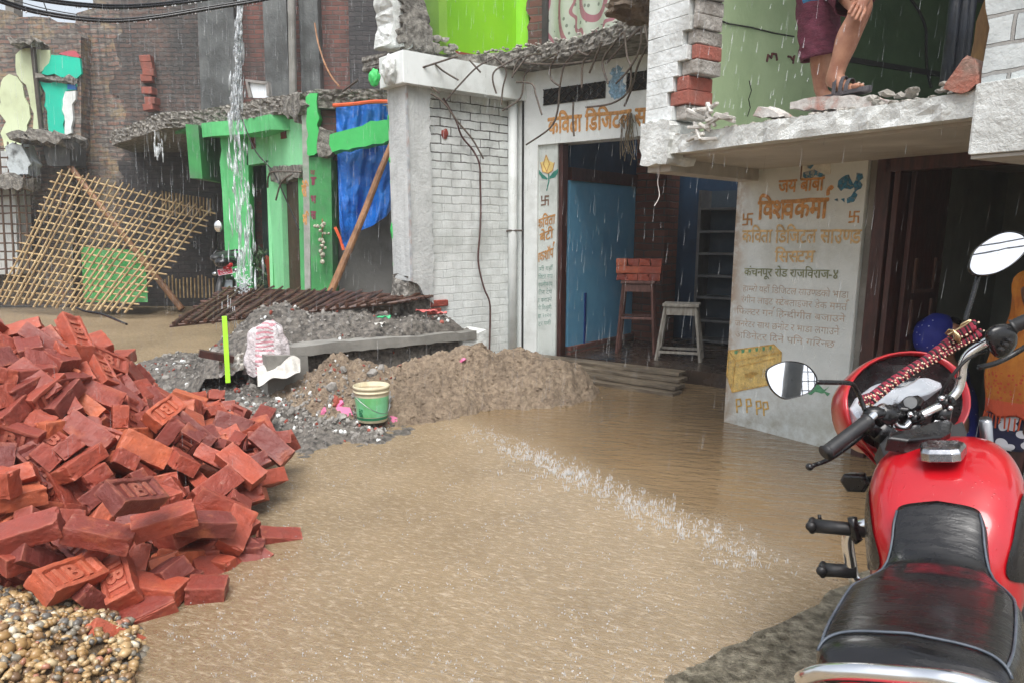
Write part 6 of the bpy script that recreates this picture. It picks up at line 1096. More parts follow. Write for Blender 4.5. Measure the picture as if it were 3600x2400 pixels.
skinbody('body', wb_pts, wbe, mat('dark_brown_skin', S(120, 84, 68), S(98, 68, 56), 7, .5), wo)
hc = D(3598, 1020, yw - .08); fc = MB()
fc.ball(hc + V((-.03, -.075, .02)), .011, 1).ball(hc + V((.03, -.075, .02)), .011, 1); obj('eyes', fc, M_black, wo, smooth=True)
obj('nose', MB().ball(hc + V((0, -.088, -.01)), .014, 1, (.8, 1, 1.4)), mat('dark_brown_skin', S(120, 84, 68)), wo, smooth=True); obj('mouth', MB().ball(hc + V((0, -.08, -.045)), .018, 1, (1.2, .4, .35)), mat('lips', S(130, 70, 66), None, 4, .5), wo, smooth=True)
def floral():
    t = NT('navy_floral_cloth'); o = t.co(); vr = t.n('ShaderNodeTexVoronoi', Scale=8.5); vr.inputs['Randomness'].default_value = .75; t.l(o, vr.inputs['Vector'])
    df = t.n('ShaderNodeVectorMath', operation='SUBTRACT'); t.l(t.n('ShaderNodeTexCoord').outputs['Object'], df.inputs[0]); sp = t.n('ShaderNodeSeparateXYZ')
    t.l(vr.outputs['Position'], df.inputs[1]); t.l(df.outputs[0], sp.inputs[0])
    an = t.math('ARCTAN2', sp.outputs[2], sp.outputs[0]); rr = t.math('ADD', .33, t.math('MULTIPLY', t.math('ABSOLUTE', t.math('SINE', t.math('MULTIPLY', an, 2.5))), .17))
    f = t.math('LESS_THAN', vr.outputs['Distance'], rr); ct = t.math('LESS_THAN', vr.outputs['Distance'], .06)
    c = t.mix(f, S(30, 32, 62), S(214, 214, 220)); t.l(t.mix(ct, c, S(110, 110, 120)), t.p.inputs['Base Color']); t.p.inputs['Roughness'].default_value = .85; return t.m
UPV = V((0, 0, 1))
obj('dress', MB().rings(leg_cloth(smooth_ctrs([(D(3560, 1180, yw), .15, .12, UPV), (D(3560, 1350, yw), .15, .125, UPV), (D(3548, 1450, yw), .17, .14, UPV), (D(3540, 1545, yw), .185, .15, UPV)]), fold=.007), False), floral(), wo, smooth=True, solid=.004)
obj('trousers', MB().rings(leg_cloth(smooth_ctrs([(D(3528, 1500, yw + .02), .09, .09, UPV), (D(3525, 1700, yw + .02), .07, .07, UPV)])), False).rings(leg_cloth(smooth_ctrs([(D(3600, 1500, yw), .09, .09, UPV), (D(3600, 1700, yw), .07, .07, UPV)])), False), mat('navy_cloth', S(34, 38, 62), S(26, 28, 46), 5, .85), wo, smooth=True)
n = 40
def shawl_ring(c, rx, ry, op): return [c + V(((rx + .013 * math.sin(k * .93 + c.z * 21) + .02 * noise.noise(V((k * .5, c.z * 6, 1)))) * math.cos(R(-90 + op) + (2 * PI - R(2 * op)) * k / n), ry * math.sin(R(-90 + op) + (2 * PI - R(2 * op)) * k / n), .012 * math.sin(k * 1.3))) for k in range(n + 1)]
sr = [(950, .02, .02, 3590), (955, .05, .06, 3592), (975, .095, .105, 3596), (1030, .105, .115, 3598), (1090, .095, .1, 3594), (1125, .105, .11, 3588), (1175, .145, .13, 3578), (1235, .185, .145, 3570), (1300, .2, .15, 3564), (1370, .185, .16, 3560), (1440, .18, .16, 3556)]
shw = MB().rings([shawl_ring(D(x, y, yw - .02), rx, ry, 42 if y < 1095 and y > 952 else (14 if y < 1130 else 4)) for y, rx, ry, x in sr], False, False)
fr_ = MB()
for k in range(46): a_ = 2 * PI * k / 46; c = D(3556, 1436, yw - .02) + V((.183 * math.cos(a_), .162 * math.sin(a_), 0)); fr_.tube([c, c + V((rnd.uniform(-.006, .006), 0, -rnd.uniform(.04, .075)))], .004, 4)
s_o = obj('shawl', shw, M_or, wo, smooth=True, solid=.006, subd=1); obj('fringe', fr_, mat('rust_fringe', S(206, 92, 52), S(180, 74, 44), 5, .8), s_o)
wo.location.y -= .1
kid = thing('person', 'small person in a royal blue spangled headscarf sitting in the dark doorway behind the motorcycle', 'person', D(3300, 1560, 4.5))
yk = 4.5; kp_ = [(D(3330, 1420, yk), .11), (D(3325, 1330, yk), .1), (D(3320, 1265, yk), .045), (D(3315, 1205, yk - .03), .08), (D(3312, 1160, yk - .02), .08), (D(3300, 1480, yk - .2), .065), (D(3300, 1560, yk - .16), .05), (D(3370, 1480, yk - .2), .065), (D(3370, 1560, yk - .16), .05), (D(3275, 1320, yk), .045), (D(3300, 1400, yk - .12), .032), (D(3345, 1330, yk - .22), .026), (D(3385, 1320, yk), .045), (D(3390, 1400, yk - .1), .032), (D(3352, 1345, yk - .22), .026)]
kbe = [(0, 1), (1, 2), (2, 3), (3, 4), (0, 5), (5, 6), (0, 7), (7, 8), (1, 9), (9, 10), (10, 11), (1, 12), (12, 13), (13, 14)]
for wr in (11, 14):
    b0 = V(kp_[wr][0]); n0 = len(kp_); kp_.append((b0 + V((0, -.03, .03)), (.026, .016))); kbe.append((wr, n0))
    for k in range(5): m0 = len(kp_); o_ = V(((k - 2) * .013, 0, 0)); kp_ += [(b0 + V((0, -.045, .055)) + o_, .0065), (b0 + V((0, -.05, .085)) + o_, .006)]; kbe += [(n0, m0), (m0, m0 + 1)]
skinbody('body', kp_, kbe, M_skin, kid)
def spangle():
    t = NT('royal_blue_spangled_cloth'); o = t.co(); vr = t.n('ShaderNodeTexVoronoi', Scale=26.0); t.l(o, vr.inputs['Vector']); f = t.math('LESS_THAN', vr.outputs['Distance'], .1)
    t.l(t.mix(f, t.mix(t.noise(o, 5), S(36, 50, 150), S(26, 36, 118)), S(190, 200, 230)), t.p.inputs['Base Color']); t.p.inputs['Roughness'].default_value = .7; return t.m
M_sp = spangle()
obj('headscarf', MB().ball(D(3290, 1180, yk - .02), .125, 3, (.98, 1, 1.1), amp=.12, freq=1.5).ball(D(3285, 1250, yk + .06), .09, 3, (1, 1, 1.2), amp=.15, freq=1.5), M_sp, kid, smooth=True)
obj('face', MB().ball(D(3342, 1172, yk - .07), .066, 3, (.8, 1, 1.15)), M_skin, kid, smooth=True)
obj('hair', MB().ball(D(3345, 1135, yk - .05), .06, 2, (1, 1, .6)), M_black, kid, smooth=True)
obj('eyes', MB().ball(D(3345, 1165, yk - .135), .009, 1).ball(D(3362, 1168, yk - .12), .009, 1), M_black, kid, smooth=True)
obj('dress', MB().rings(leg_cloth(smooth_ctrs([(D(3325, 1290, yk), .12, .1, UPV), (D(3330, 1400, yk - .02), .16, .15, UPV), (D(3330, 1540, yk - .06), .2, .2, UPV)]), fold=.01), False), M_sp, kid, smooth=True)

# ------------------------------------------------------------------ parked motorbike in the shade
fb_ = thing('motorcycle', 'dark motorcycle seen from behind with a red number plate parked under the green building', 'motorcycle', D(792, 1080, 9.6))
def dd(x, y, o=0.0): return D(x, y, 9.6 + o)
obj('number_plate', MB().box(dd(792, 955), (.19, .008, .075), Euler((0, R(-9), 0)).to_quaternion()), mat('red_plate', S(196, 60, 84), None, 5, .4, 0), fb_)
PLT = Matrix.Translation(dd(792, 955) + V((0, -.006, 0))) @ Matrix.Rotation(R(-9), 4, 'Y')
def plate_txt(segs, z, wd, h):
    v, f = word(segs, .03); w_ = max(p.x for p in v); obj('plate_lettering', MB().add([((p.x / w_ - .5) * wd, 0, z + p.y * h / .7) for p in v], f), M_wp, fb_, PLT)
M_wp = mat('white_plate_paint', S(236, 220, 226), None, 5, .5, 0)
plate_txt(['को', ' ', '५', ' ', 'प'], .006, .12, .024); plate_txt(['५', '९', '५', '१'], -.028, .13, .024)
obj('plate_rim', MB().tube([PLT @ V(p) for p in ((-.095, 0, -.037), (.095, 0, -.037), (.095, 0, .037), (-.095, 0, .037), (-.095, 0, -.037))], .004, 5), M_wp, fb_)
obj('tail_lamp', MB().ball(dd(797, 932), .075, 2, (1.15, .6, .62)).box(dd(797, 944, -.02), (.08, .03, .025)), mat('red_lamp_lens', S(190, 40, 46), S(150, 26, 32), 9, .15, 0, coat=.5), fb_, smooth=True)
obj('tail_fairing', MB().ball(dd(797, 922, .14), .15, 3, (.95, 1.6, .55)), M_black, fb_, smooth=True); obj('seat', MB().ball(dd(795, 905, .5), .16, 3, (.9, 2.6, .5)), M_rubber, fb_, smooth=True)
obj('rear_mudguard', MB().bar(dd(800, 985, .1), dd(802, 1060, .05), .12, .02), mat('white_film', S(150, 160, 166), None, 5, .5), fb_)
whl = MB(); wc = dd(800, 1045, .25); whl.tube([wc + V((0, .28 * math.cos(k * PI / 16), .28 * math.sin(k * PI / 16))) for k in range(33)], .05, 10); obj('rear_wheel', whl, M_rubber, fb_, smooth=True)
for s_, nm in ((-1, 0), (1, 0)): obj('turn_signal', MB().ball(dd(792 + s_ * 36, 957 - s_ * 6, .05), .028, 2, (1.4, 1, 1)).tube([dd(792, 950, .1), dd(792 + s_ * 30, 957 - s_ * 6, .06)], .008, 6), M_alu, fb_, smooth=True)
obj('handlebar', MB().tube([dd(745, 905, .9), dd(765, 880, 1.0), dd(795, 885, 1.05), dd(840, 880, 1.0), dd(860, 895, .9)], .014, 8, sub=4), M_black, fb_, smooth=True)
obj('mirror', MB().ball(dd(767, 797, .9), .068, 3, (.85, .25, 1.15)), mat('bright_mirror', (.9, .9, .9, 1), None, 4, .05, 0, metal=1), fb_, smooth=True); obj('mirror_stem', MB().tube([dd(767, 812, .92), dd(764, 845, .93), dd(766, 885, .95)], .009, 6, sub=3), M_black, fb_)

# ------------------------------------------------------------------ falling water, drops and splashes
def wet(name, alpha, c=(.86, .89, .91, 1), rough=.15):
    t = NT(name); t.l(t.mix(t.noise(t.co((30, 30, 3)), 1), c, (.7, .74, .77, 1)), t.p.inputs['Base Color']); t.p.inputs['Roughness'].default_value = rough; t.p.inputs['Alpha'].default_value = alpha; return t.m
ws = MB(); path = [(843, -40, 8.3), (840, 120, 8.25), (838, 230, 8.25), (830, 330, 8.2), (828, 440, 8.2), (835, 560, 8.15), (850, 700, 8.1), (858, 850, 8.1), (860, 1020, 8.0)]
for i in range(330):
    k0 = 7.6 * rnd.random() ** 1.15; ln = rnd.uniform(.12, .75); sp = 4 + k0 * 2.7; jx = rnd.gauss(0, sp); pts = []
    for j in range(5):
        k = min(7.99, k0 + ln * j / 4); a, b = path[int(k)], path[int(k) + 1]; f = k % 1
        pts.append(D(a[0] + (b[0] - a[0]) * f + jx + rnd.gauss(0, .7), a[1] + (b[1] - a[1]) * f, a[2] + (b[2] - a[2]) * f + rnd.uniform(-.08, .08)))
    r0 = rnd.uniform(.004, .013) * (1.25 if k0 < 1.5 else 1); ws.tube(pts, [r0 * .2, r0 * .9, r0 * 1.1, r0, r0 * .2], 6)
for i in range(26):
    x, y = rnd.gauss(800, 16), rnd.uniform(1030, 1250); ws.tube([D(x, y, 7.0), D(x, y + rnd.uniform(40, 90), 7.0)], [.004, .002], 5)
for i in range(40):                                   # trickles off the slab edge
    x = rnd.choice((548, 556, 575)) + rnd.gauss(0, 4); y = rnd.uniform(395, 560); ws.tube([D(x, y, 11.5), D(x + 1, y + rnd.uniform(15, 45), 11.5)], [.012, .006], 5)
tag(obj('falling_water', ws, wet('falling_water', .36), smooth=True), 'thin white stream of rain water pouring down from the roof in front of the green wall', 'falling water')
rn = MB()
for i in range(5200):
    y = 2.6 + 8.5 * rnd.random() ** .8; x = rnd.uniform(-.74, .74) * (y + .3); z = rnd.uniform(.1, 1.4 + .42 * y)
    if 1.7 < y and x > .62 * (1.6 + 0 * y) and y > 4.7 and z < 1.8 and x > .8: continue
    l_ = rnd.uniform(.03, .13) * (.6 + .13 * y); r_ = .0004 + .00015 * y; d = V((.07 * l_ * rnd.uniform(.5, 1.2), 0, l_)); p = V((x, y, z)); e = V((r_, 0, 0)); g = V((0, r_, 0))
    rn.add([p + e, p + g, p - e, p - g, p + d], [(0, 1, 4), (1, 2, 4), (2, 3, 4), (3, 0, 4), (3, 2, 1, 0)])
for i in range(90):                                  # fat drips falling past the balcony edge
    u = rnd.uniform(.25, 1.35); p = FB.w(u, -.14 + rnd.uniform(-.1, .02), rnd.uniform(1.95, 2.7)); l_ = rnd.uniform(.015, .05); rn.tube([p, p + V((.004, 0, l_))], [.0026, .0008], 5)
tag(obj('rain', rn, wet('rain_drops', .2)), None, kind='stuff')
sp_m = MB(); a, b = G(1640, 1500), G(2900, 2080)
def crown(p, s):
    for k in range(rnd.randint(3, 6)):
        a_ = rnd.uniform(0, 6.28); o_ = V((math.cos(a_), math.sin(a_), 0)) * rnd.uniform(.004, .018) * s; h = rnd.uniform(.008, .034) * s; sp_m.tube([p + o_, p + o_ * 1.3 + V((0, 0, h * .6)), p + o_ * 1.6 + V((0, 0, h))], [.0026 * s, .0017 * s, .0006], 5)
    for k in range(rnd.randint(1, 4)): sp_m.ball(p + V((rnd.gauss(0, .025), rnd.gauss(0, .025), rnd.uniform(.01, .07))) * s if False else p + V((rnd.gauss(0, .025), rnd.gauss(0, .025), rnd.uniform(.01, .07) * s)), rnd.uniform(.0015, .0035), 1)
for i in range(430):
    t_ = min(.98, max(0, rnd.choice((.1, .22, .3, .38, .45, .52, .6, .68, .76, .85)) + rnd.gauss(0, .035))); p = a.lerp(b, t_) + V((rnd.gauss(0, .1), rnd.gauss(0, .1), 0)) * rnd.choice((.5, 1, 1)); crown(p, rnd.uniform(.4, 1.1) * (.5 + .5 * min(1, t_ * 4)))
for i in range(520):
    px_, py_ = rnd.uniform(500, 2750), 1500 + 900 * rnd.random() ** .9; p = G(px_, py_)
    if px_ > 1600 + (py_ - 1490) * 2.1 or (px_ < 1000 and py_ < 1650): continue
    crown(p, rnd.uniform(.18, .42))
tag(obj('water_splashes', sp_m, wet('splash_water', .34, (.95, .95, .94, 1)), smooth=True), None, kind='stuff')

# ------------------------------------------------------------------ rain haze in the air
hz_ = NT('rain_haze'); hz_.t.nodes.remove(hz_.p); pv_ = hz_.n('ShaderNodeVolumePrincipled'); pv_.inputs['Color'].default_value = (.93, .95, .97, 1); pv_.inputs['Density'].default_value = .0027; pv_.inputs['Anisotropy'].default_value = .2
hz_.l(pv_.outputs[0], hz_.t.nodes['Material Output'].inputs['Volume'])
tag(obj('haze', MB().box((0, 25, 4.7), (124, 134, 12)), hz_.m), None, kind='stuff')
sc.cycles.volume_bounces = 1

# ------------------------------------------------------------------ small leftovers
pt = thing('doorway_plant', 'leafy potted plant standing in the dark doorway of the green building', 'plant', D(915, 1030, 10.9)); lf_ = MB()
for i in range(150):
    c = D(rnd.gauss(908, 15), rnd.uniform(870, 1000), 10.9 + rnd.uniform(-.12, .12)); q = Euler((rnd.uniform(0, 6), rnd.uniform(0, 6), rnd.uniform(0, 6))).to_quaternion(); s_ = rnd.uniform(.03, .06)
    lf_.add([c + q @ V((-s_, 0, 0)), c + q @ V((0, s_ * .35, s_ * .1)), c + q @ V((s_, 0, 0)), c + q @ V((0, -s_ * .35, s_ * .1))], [(0, 1, 2, 3)])
obj('leaves', lf_, mat('dark_green_leaf', S(70, 98, 62), S(44, 64, 42), 9, .5), pt); obj('stems', MB().tube([D(912, 1040, 10.9), D(905, 940, 10.9), D(895, 885, 10.9)], .012, 5).tube([D(914, 1040, 10.9), D(922, 950, 10.9), D(925, 890, 10.85)], .01, 5), M_dark, pt)
tag(obj('chair_back', MB().prism(E1.poly([(926, 905), (940, 898), (950, 908), (956, 1010), (944, 1010), (938, 950)], .3), .28, .31), mat('orange_red_plastic', S(190, 84, 52), S(170, 70, 44), 5, .5), None, E1.M, bevel=.01), 'orange red plastic chair back standing in the green doorway behind the plant', 'chair')
tag(obj('loose_wire', MB().tube([D(838, 385, 9.9), D(862, 450, 9.8), D(900, 535, 9.7), D(960, 605, 9.4), D(1000, 690, 9.35), D(1052, 810, 9.3)], .009, 5, sub=4), M_dark), 'thin dark wire slanting down across the front of the green building', 'wire')
tag(obj('steel_rods', MB().tube([D(941, 660, 9.5), D(948, 610, 9.4), D(1000, 604, 9.35), D(1060, 606, 9.4)], .012, 6, sub=3).tube([D(970, 705, 9.4), D(990, 640, 9.35), D(1030, 612, 9.35)], .012, 6, sub=3), M_steel), 'bent steel rods sticking out of the broken green door lintel', 'steel rods')
tag(obj('plant_stem', MB().tube([D(1106, 82, 12.5), D(1118, 150, 12.4), D(1140, 220, 12.2), D(1165, 270, 11.5), D(1192, 304, 10.2)], .014, 5, sub=4), M_pole), 'thin stem curving up from the roof slab before the bare brick wall', 'stem')
tag(obj('rebar_stub', MB().tube([D(1205, 322, 9.4), D(1235, 300, 9.3), D(1258, 283, 9.25)], .014, 5), M_steel), 'short rebar stub poking up from the green building roof slab', 'rebar')
tag(obj('loose_wire', MB().tube([D(268, 1082, 4.3), D(300, 1095, 4.25), D(360, 1105, 4.2), D(420, 1130, 4.1), D(445, 1140, 4.0)], .007, 6, sub=4), M_black), 'black wire lying over the top of the brick heap', 'wire')
for k, (x, y, yy, w_, m, lb) in enumerate([(1500, 1100, 6.95, .1, mat('faded_red_plastic', S(206, 108, 104), S(176, 84, 82), 6, .5), 'faded red plastic scrap lying on the platform beside the broken column'), (1545, 1108, 6.98, .07, mat('faded_red_plastic', S(206, 108, 104)), 'small red plastic scrap right of the larger red scrap on the platform'), (1350, 1122, 6.6, .06, mat('green_scrap', S(62, 190, 126), None, 6, .5), 'green plastic strip lying on the grey rubble of the platform'), (1338, 1145, 6.5, .05, mat('white_plastic_film', S(214, 212, 206)), 'white plastic scrap below the green strip on the platform rubble')]):
    c = D(x, y, yy); tag(obj('plastic_scrap', MB().grid(10, 8, lambda u, v: c + V(((u - .5) * w_ * 2, (v - .5) * w_ * .8, .02 + .025 * noise.noise(V((u * 4 + k, v * 4, k * 2.0)))))), m, smooth=True, solid=.003), lb, 'scrap')
for k, (x, y) in enumerate([(1276, 995 * 1.53), (1285, 1480), (880, 1408), (1032, 1560)]):
    c = G(x, y, .012); tag(obj('fallen_leaf', MB().add([c + V((-.03, 0, 0)), c + V((0, .012, .004)), c + V((.03, 0, 0)), c + V((0, -.012, .004))], [(0, 1, 2, 3)]), mat('lime_leaf', S(176, 200, 70), S(150, 180, 60), 9, .5), solid=.001), ['lime green leaf floating in the open water', 'lime green leaf lying left of the bucket foot', 'lime green leaf lying on the rubble near the sack', 'lime green leaf at the water edge beside the brick heap'][k], 'leaf')
mist = MB()
for i in range(240): p = D(rnd.gauss(858, 16), 1000 + rnd.gauss(0, 26), 8.0); mist.ball(p, rnd.uniform(.003, .011), 1)
for i in range(160): p = D(rnd.gauss(805, 22), 1270 + rnd.gauss(0, 22), 6.6); mist.ball(p, rnd.uniform(.002, .007), 1)
tag(obj('spray', mist, wet('spray_drops', .5), smooth=True), None, kind='stuff')

# ------------------------------------------------------------------ red motorcycle in the foreground
BM = Matrix.Translation((.968, 1.338, -.055)) @ Matrix.Rotation(.9887, 4, 'Z') @ Matrix.Rotation(-.1612, 4, 'X'); BMi = BM.inverted()
mc = thing('motorcycle', 'red motorcycle with a wet black seat leaning on the kerb in the right foreground', 'motorcycle', BM @ V((0, 0, .1)))
def bpt(px, py, axis, c):                            # sight line met with a plane of the motorcycle's own frame
    r = BMi.to_3x3() @ ray(px, py); o = BMi @ V((0, 0, H)); t = (c - o[axis]) / r[axis]; return o + r * t
M_redp = NT('wet_red_paint'); _o = M_redp.co()
M_redp.l(M_redp.mix(M_redp.noise(_o, 6), S(178, 15, 28), S(162, 12, 23)), M_redp.p.inputs['Base Color']); M_redp.p.inputs['Roughness'].default_value = .28; M_redp.p.inputs['Coat Weight'].default_value = .8; M_redp.p.inputs['Coat Roughness'].default_value = .06
_v = M_redp.n('ShaderNodeTexVoronoi', Scale=95.0); M_redp.l(_o, _v.inputs['Vector']); _d = M_redp.n('ShaderNodeMapRange'); M_redp.l(_v.outputs['Distance'], _d.inputs[0]); _d.inputs[1].default_value = .22; _d.inputs[2].default_value = .08
_k = M_redp.math('MULTIPLY', _d.outputs[0], M_redp.noise(_o, 34, 2, .5, .5, .6)); M_redp.l(M_redp.bump(_k, 1.0, .004), M_redp.p.inputs['Coat Normal']); M_redp.l(M_redp.bump(_k, .35, .003), M_redp.p.inputs['Normal']); M_redp = M_redp.m
def seat_mat():
    t = NT('wet_black_vinyl'); o = t.co(); c = t.mix(t.noise(o, 8), (.004, .004, .0042, 1), (.009, .0085, .009, 1))
    sp = t.n('ShaderNodeSeparateXYZ'); t.l(o, sp.inputs[0]); band = t.math('MULTIPLY', t.math('GREATER_THAN', sp.outputs[0], -.035), t.math('LESS_THAN', sp.outputs[0], .035))
    band = t.math('MULTIPLY', band, t.math('LESS_THAN', sp.outputs[1], .05))
    c = t.mix(t.math('MULTIPLY', band, t.noise(o, 17, 6, .6, .3, .62)), c, S(92, 18, 28))
    t.l(c, t.p.inputs['Base Color']); wv = t.noise(t.co((9, 3.2, 3)), 3.2, 6, .65, .42, .6)
    mr = t.n('ShaderNodeMapRange'); t.l(wv, mr.inputs[0]); mr.inputs[3].default_value = .4; mr.inputs[4].default_value = .07; t.l(mr.outputs[0], t.p.inputs['Roughness']); t.p.inputs['Coat Weight'].default_value = .25; t.p.inputs['Coat Roughness'].default_value = .12
    n1 = t.bump(t.noise(t.co((60, 9, 9)), 1.6, 5, .6, 0, 1), .35, .006); t.l(t.bump(t.noise(o, 190, 3, .5, 0, 1), .25, .001, n1), t.p.inputs['Normal']); return t.m
def interp(tab, x):
    for a, b in zip(tab, tab[1:]):
        if x <= b[0]:
            k = max(0, (x - a[0]) / (b[0] - a[0])); i = tab.index(a); z = tab[max(i - 1, 0)]; w_ = tab[min(i + 2, len(tab) - 1)]; return [.5 * (2 * p + (q - o) * k + (2 * o - 5 * p + 4 * q - r) * k * k + (3 * p - o - 3 * q + r) * k ** 3) for o, p, q, r in zip(z, a, b, w_)]
    return list(tab[-1])
def sup(t, e): c, s = math.cos(t), math.sin(t); return (math.copysign(abs(c) ** e, c), math.copysign(abs(s) ** e, s))
# seat: station x, half width, top z, side drop
ST = [(-.5, .105, .815, .05), (-.455, .135, .832, .075), (-.36, .148, .825, .09), (-.22, .152, .812, .1), (-.1, .15, .8, .1), (-.02, .136, .785, .1), (.05, .116, .782, .1), (.09, .107, .802, .09), (.13, .102, .83, .07), (.16, .1, .855, .05), (.182, .09, .87, .03)]
def seat_pt(x, t):
    _, hw, zt, dr = interp(ST, x); hw *= 1.0 - .08 * min(1, max(0, (x + .02) / .1)); c, s = sup(t, .42); return V((x, hw * c, zt - dr + dr * s + .012 * (1 - abs(c)) - .0))
sm_ = MB(); ns = 44
sm_.rings([[seat_pt(-.5 + .682 * i / 56, PI * k / ns) for k in range(ns + 1)] + [seat_pt(-.5 + .682 * i / 56, PI) + V((0, .03, -.03)), seat_pt(-.5 + .682 * i / 56, 0) + V((0, -.03, -.03))] for i in range(57)])
seat = obj('seat', sm_, seat_mat(), mc, BM, smooth=True)
M_pip = mat('grey_piping', S(84, 92, 102), S(58, 64, 72), 9, .35)
def seat_edge(x, s_): return seat_pt(x, PI / 2 - s_ * (PI / 2 - .62)) + V((0, 0, .003))
pp = MB()
for s_ in (-1, 1): pp.tube([seat_edge(-.43 + .6 * i / 24, s_) for i in range(25)], .0026, 6)
pp.tube([seat_pt(-.44 + .03 * math.sin(PI * k / 20), PI * (.12 + .76 * k / 20)) + V((0, 0, .003)) for k in range(21)], .0026, 6)
obj('piping', pp, M_pip, seat, BM, smooth=True)
obj('seat_tail', MB().rings([[V((x, hw * sup(PI * k / 20, .5)[0], z0 + h * sup(PI * k / 20, .5)[1])) for k in range(21)] for x, hw, z0, h in ((-.63, .06, .70, .05), (-.6, .1, .70, .08), (-.52, .125, .70, .1), (-.44, .135, .70, .1))]), M_redp, mc, BM, smooth=True)
# tank
TK = [(.13, .112, .80, .16), (.19, .146, .858, .2), (.27, .166, .912, .22), (.36, .172, .945, .22), (.45, .166, .957, .22), (.53, .146, .95, .2), (.59, .112, .93, .16), (.62, .07, .905, .1)]
def tank_pt(x, t, out=0.0):
    _, hw, zt, hh = interp(TK, x); c, s = sup(t, .54); zc = zt - hh
    return V((x, (hw + out) * c * (1 - .12 * max(0, -s)), zc + (hh + out) * s if s > 0 else zc + .1 * s))
obj('fuel_tank', MB().rings([[tank_pt(.13 + .49 * i / 40, 2 * PI * k / 60) for k in range(60)] for i in range(41)]), M_redp, mc, BM, smooth=True)
for s_ in (1, -1):
    pd = MB().grid(20, 20, lambda u, v: (lambda a, r_: tank_pt(.25 + .1 * r_ * math.cos(a), (.3 + .3 * r_ * math.sin(a)) if s_ > 0 else PI - (.3 + .3 * r_ * math.sin(a)), .004))(2 * PI * u, v))
    obj('knee_pad', pd, M_black, mc, BM, smooth=True)
tc = bpt(3312, 1588, 2, .958); cap_ = MB()
cap_.rings([[V((tc.x + a * .052 * k_, tc.y + b * .047 * k_, tc.z + h)) for a, b in [(1.05, -.7), (1.05, .7), (.6, 1), (-.75, .82), (-.95, .5), (-.95, -.5), (-.75, -.82), (.6, -1)]] for k_, h in ((1.05, -.012), (1.05, .008), (.95, .017), (.7, .02))])
obj('tank_cap', cap_, mat('brushed_metal', (.5, .51, .53, 1), (.36, .37, .39, 1), 30, .25, .2, 80, .001, metal=1), mc, BM, bevel=.002)
for s_ in (1, -1):
    obj('side_panel', MB().rings([[V((x, s_ * (y + dy), z)) for x, z in q_] for dy, q_ in ((0, [(.1, .72), (-.1, .74), (-.3, .72), (-.2, .55), (.0, .52)]), (.03, [(.08, .7), (-.1, .72), (-.27, .7), (-.18, .57), (.0, .54)]))for y in [.09]]), M_redp if s_ < 0 else M_black, mc, BM, bevel=.008)
# engine, frame, wheels, exhaust
en = MB().box((.28, 0, .46), (.3, .22, .22))
for k in range(8): en.box((.36, 0, .56 + k * .017), (.17, .19, .006))
obj('engine', en, mat('engine_black', (.02, .02, .02, 1), (.035, .035, .035, 1), 9, .5), mc, BM, bevel=.006)
obj('frame', MB().tube([(.62, 0, .86), (.5, 0, .62), (.44, 0, .38), (.1, 0, .34), (-.2, .0, .5)], .02, 10, sub=4).tube([(.6, 0, .8), (.2, .0, .7), (-.45, .08, .72)], .018, 8, sub=3).tube([(.2, 0, .7), (-.45, -.08, .72)], .018, 8), M_black, mc, BM, smooth=True)
SA = Matrix.Translation((.66, 0, .95)) @ Matrix.Rotation(R(34), 4, V((-math.sin(R(26)), 0, math.cos(R(26))))) @ Matrix.Translation((-.66, 0, -.95))
def wheel(c, Mx, nm):
    o_ = obj(nm, MB().rings([[c + V(((.245 + .048 * math.cos(a)) * math.cos(2 * PI * k / 40), .045 * math.sin(a), (.245 + .048 * math.cos(a)) * math.sin(2 * PI * k / 40))) for a in [2 * PI * j / 12 for j in range(12)]] for k in range(41)], False), M_rubber, mc, Mx, smooth=True)
    rm = MB().rings([[c + V((r_ * math.cos(2 * PI * k / 40), y, r_ * math.sin(2 * PI * k / 40))) for r_, y in ((.205, -.03), (.215, -.03), (.215, .03), (.205, .03))] for k in range(41)], False)
    for k in range(6): a = k * PI / 3; rm.bar(c, c + V((.205 * math.cos(a), 0, .205 * math.sin(a))), .03, .025)
    rm.tube([c + V((0, -.06, 0)), c + V((0, .06, 0))], .04, 12); obj('rim', rm, M_alu, o_, Mx, smooth=False)
wheel(V((-.42, 0, .37)), BM, 'rear_wheel'); wheel(V((.97, 0, .37)), BM @ SA, 'front_wheel')
fk = MB()
for s_ in (-1, 1): fk.tube([(.66, s_ * .095, .93), (.78, s_ * .095, .7), (.97, s_ * .095, .37)], [.016, .017, .024], 12)
obj('front_fork', fk, M_alu, mc, BM @ SA, smooth=True)
obj('front_mudguard', MB().rings([[V((.97 + .32 * math.cos(a), y, .37 + .32 * math.sin(a) + .02 * (1 - (y / .06) ** 2))) for y in (-.062, -.04, 0, .04, .062)] for a in [R(d_) for d_ in range(25, 166, 10)]], False, False), M_redp, mc, BM @ SA, smooth=True, solid=.004)
obj('rear_mudguard', MB().rings([[V((-.42 + .33 * math.cos(a), y, .37 + .33 * math.sin(a))) for y in (-.07, 0, .07)] for a in [R(d_) for d_ in range(60, 196, 10)]], False, False), M_black, mc, BM, smooth=True, solid=.004)
obj('exhaust', MB().tube([(.42, -.1, .52), (.5, -.13, .4), (.3, -.15, .32), (-.1, -.17, .33), (-.55, -.19, .42)], [.022, .022, .025, .045, .048], 14, sub=5), M_chrome, mc, BM, smooth=True)
obj('side_stand', MB().tube([(.08, .1, .33), (.05, .24, .11)], .012, 8), M_steel, mc, BM)
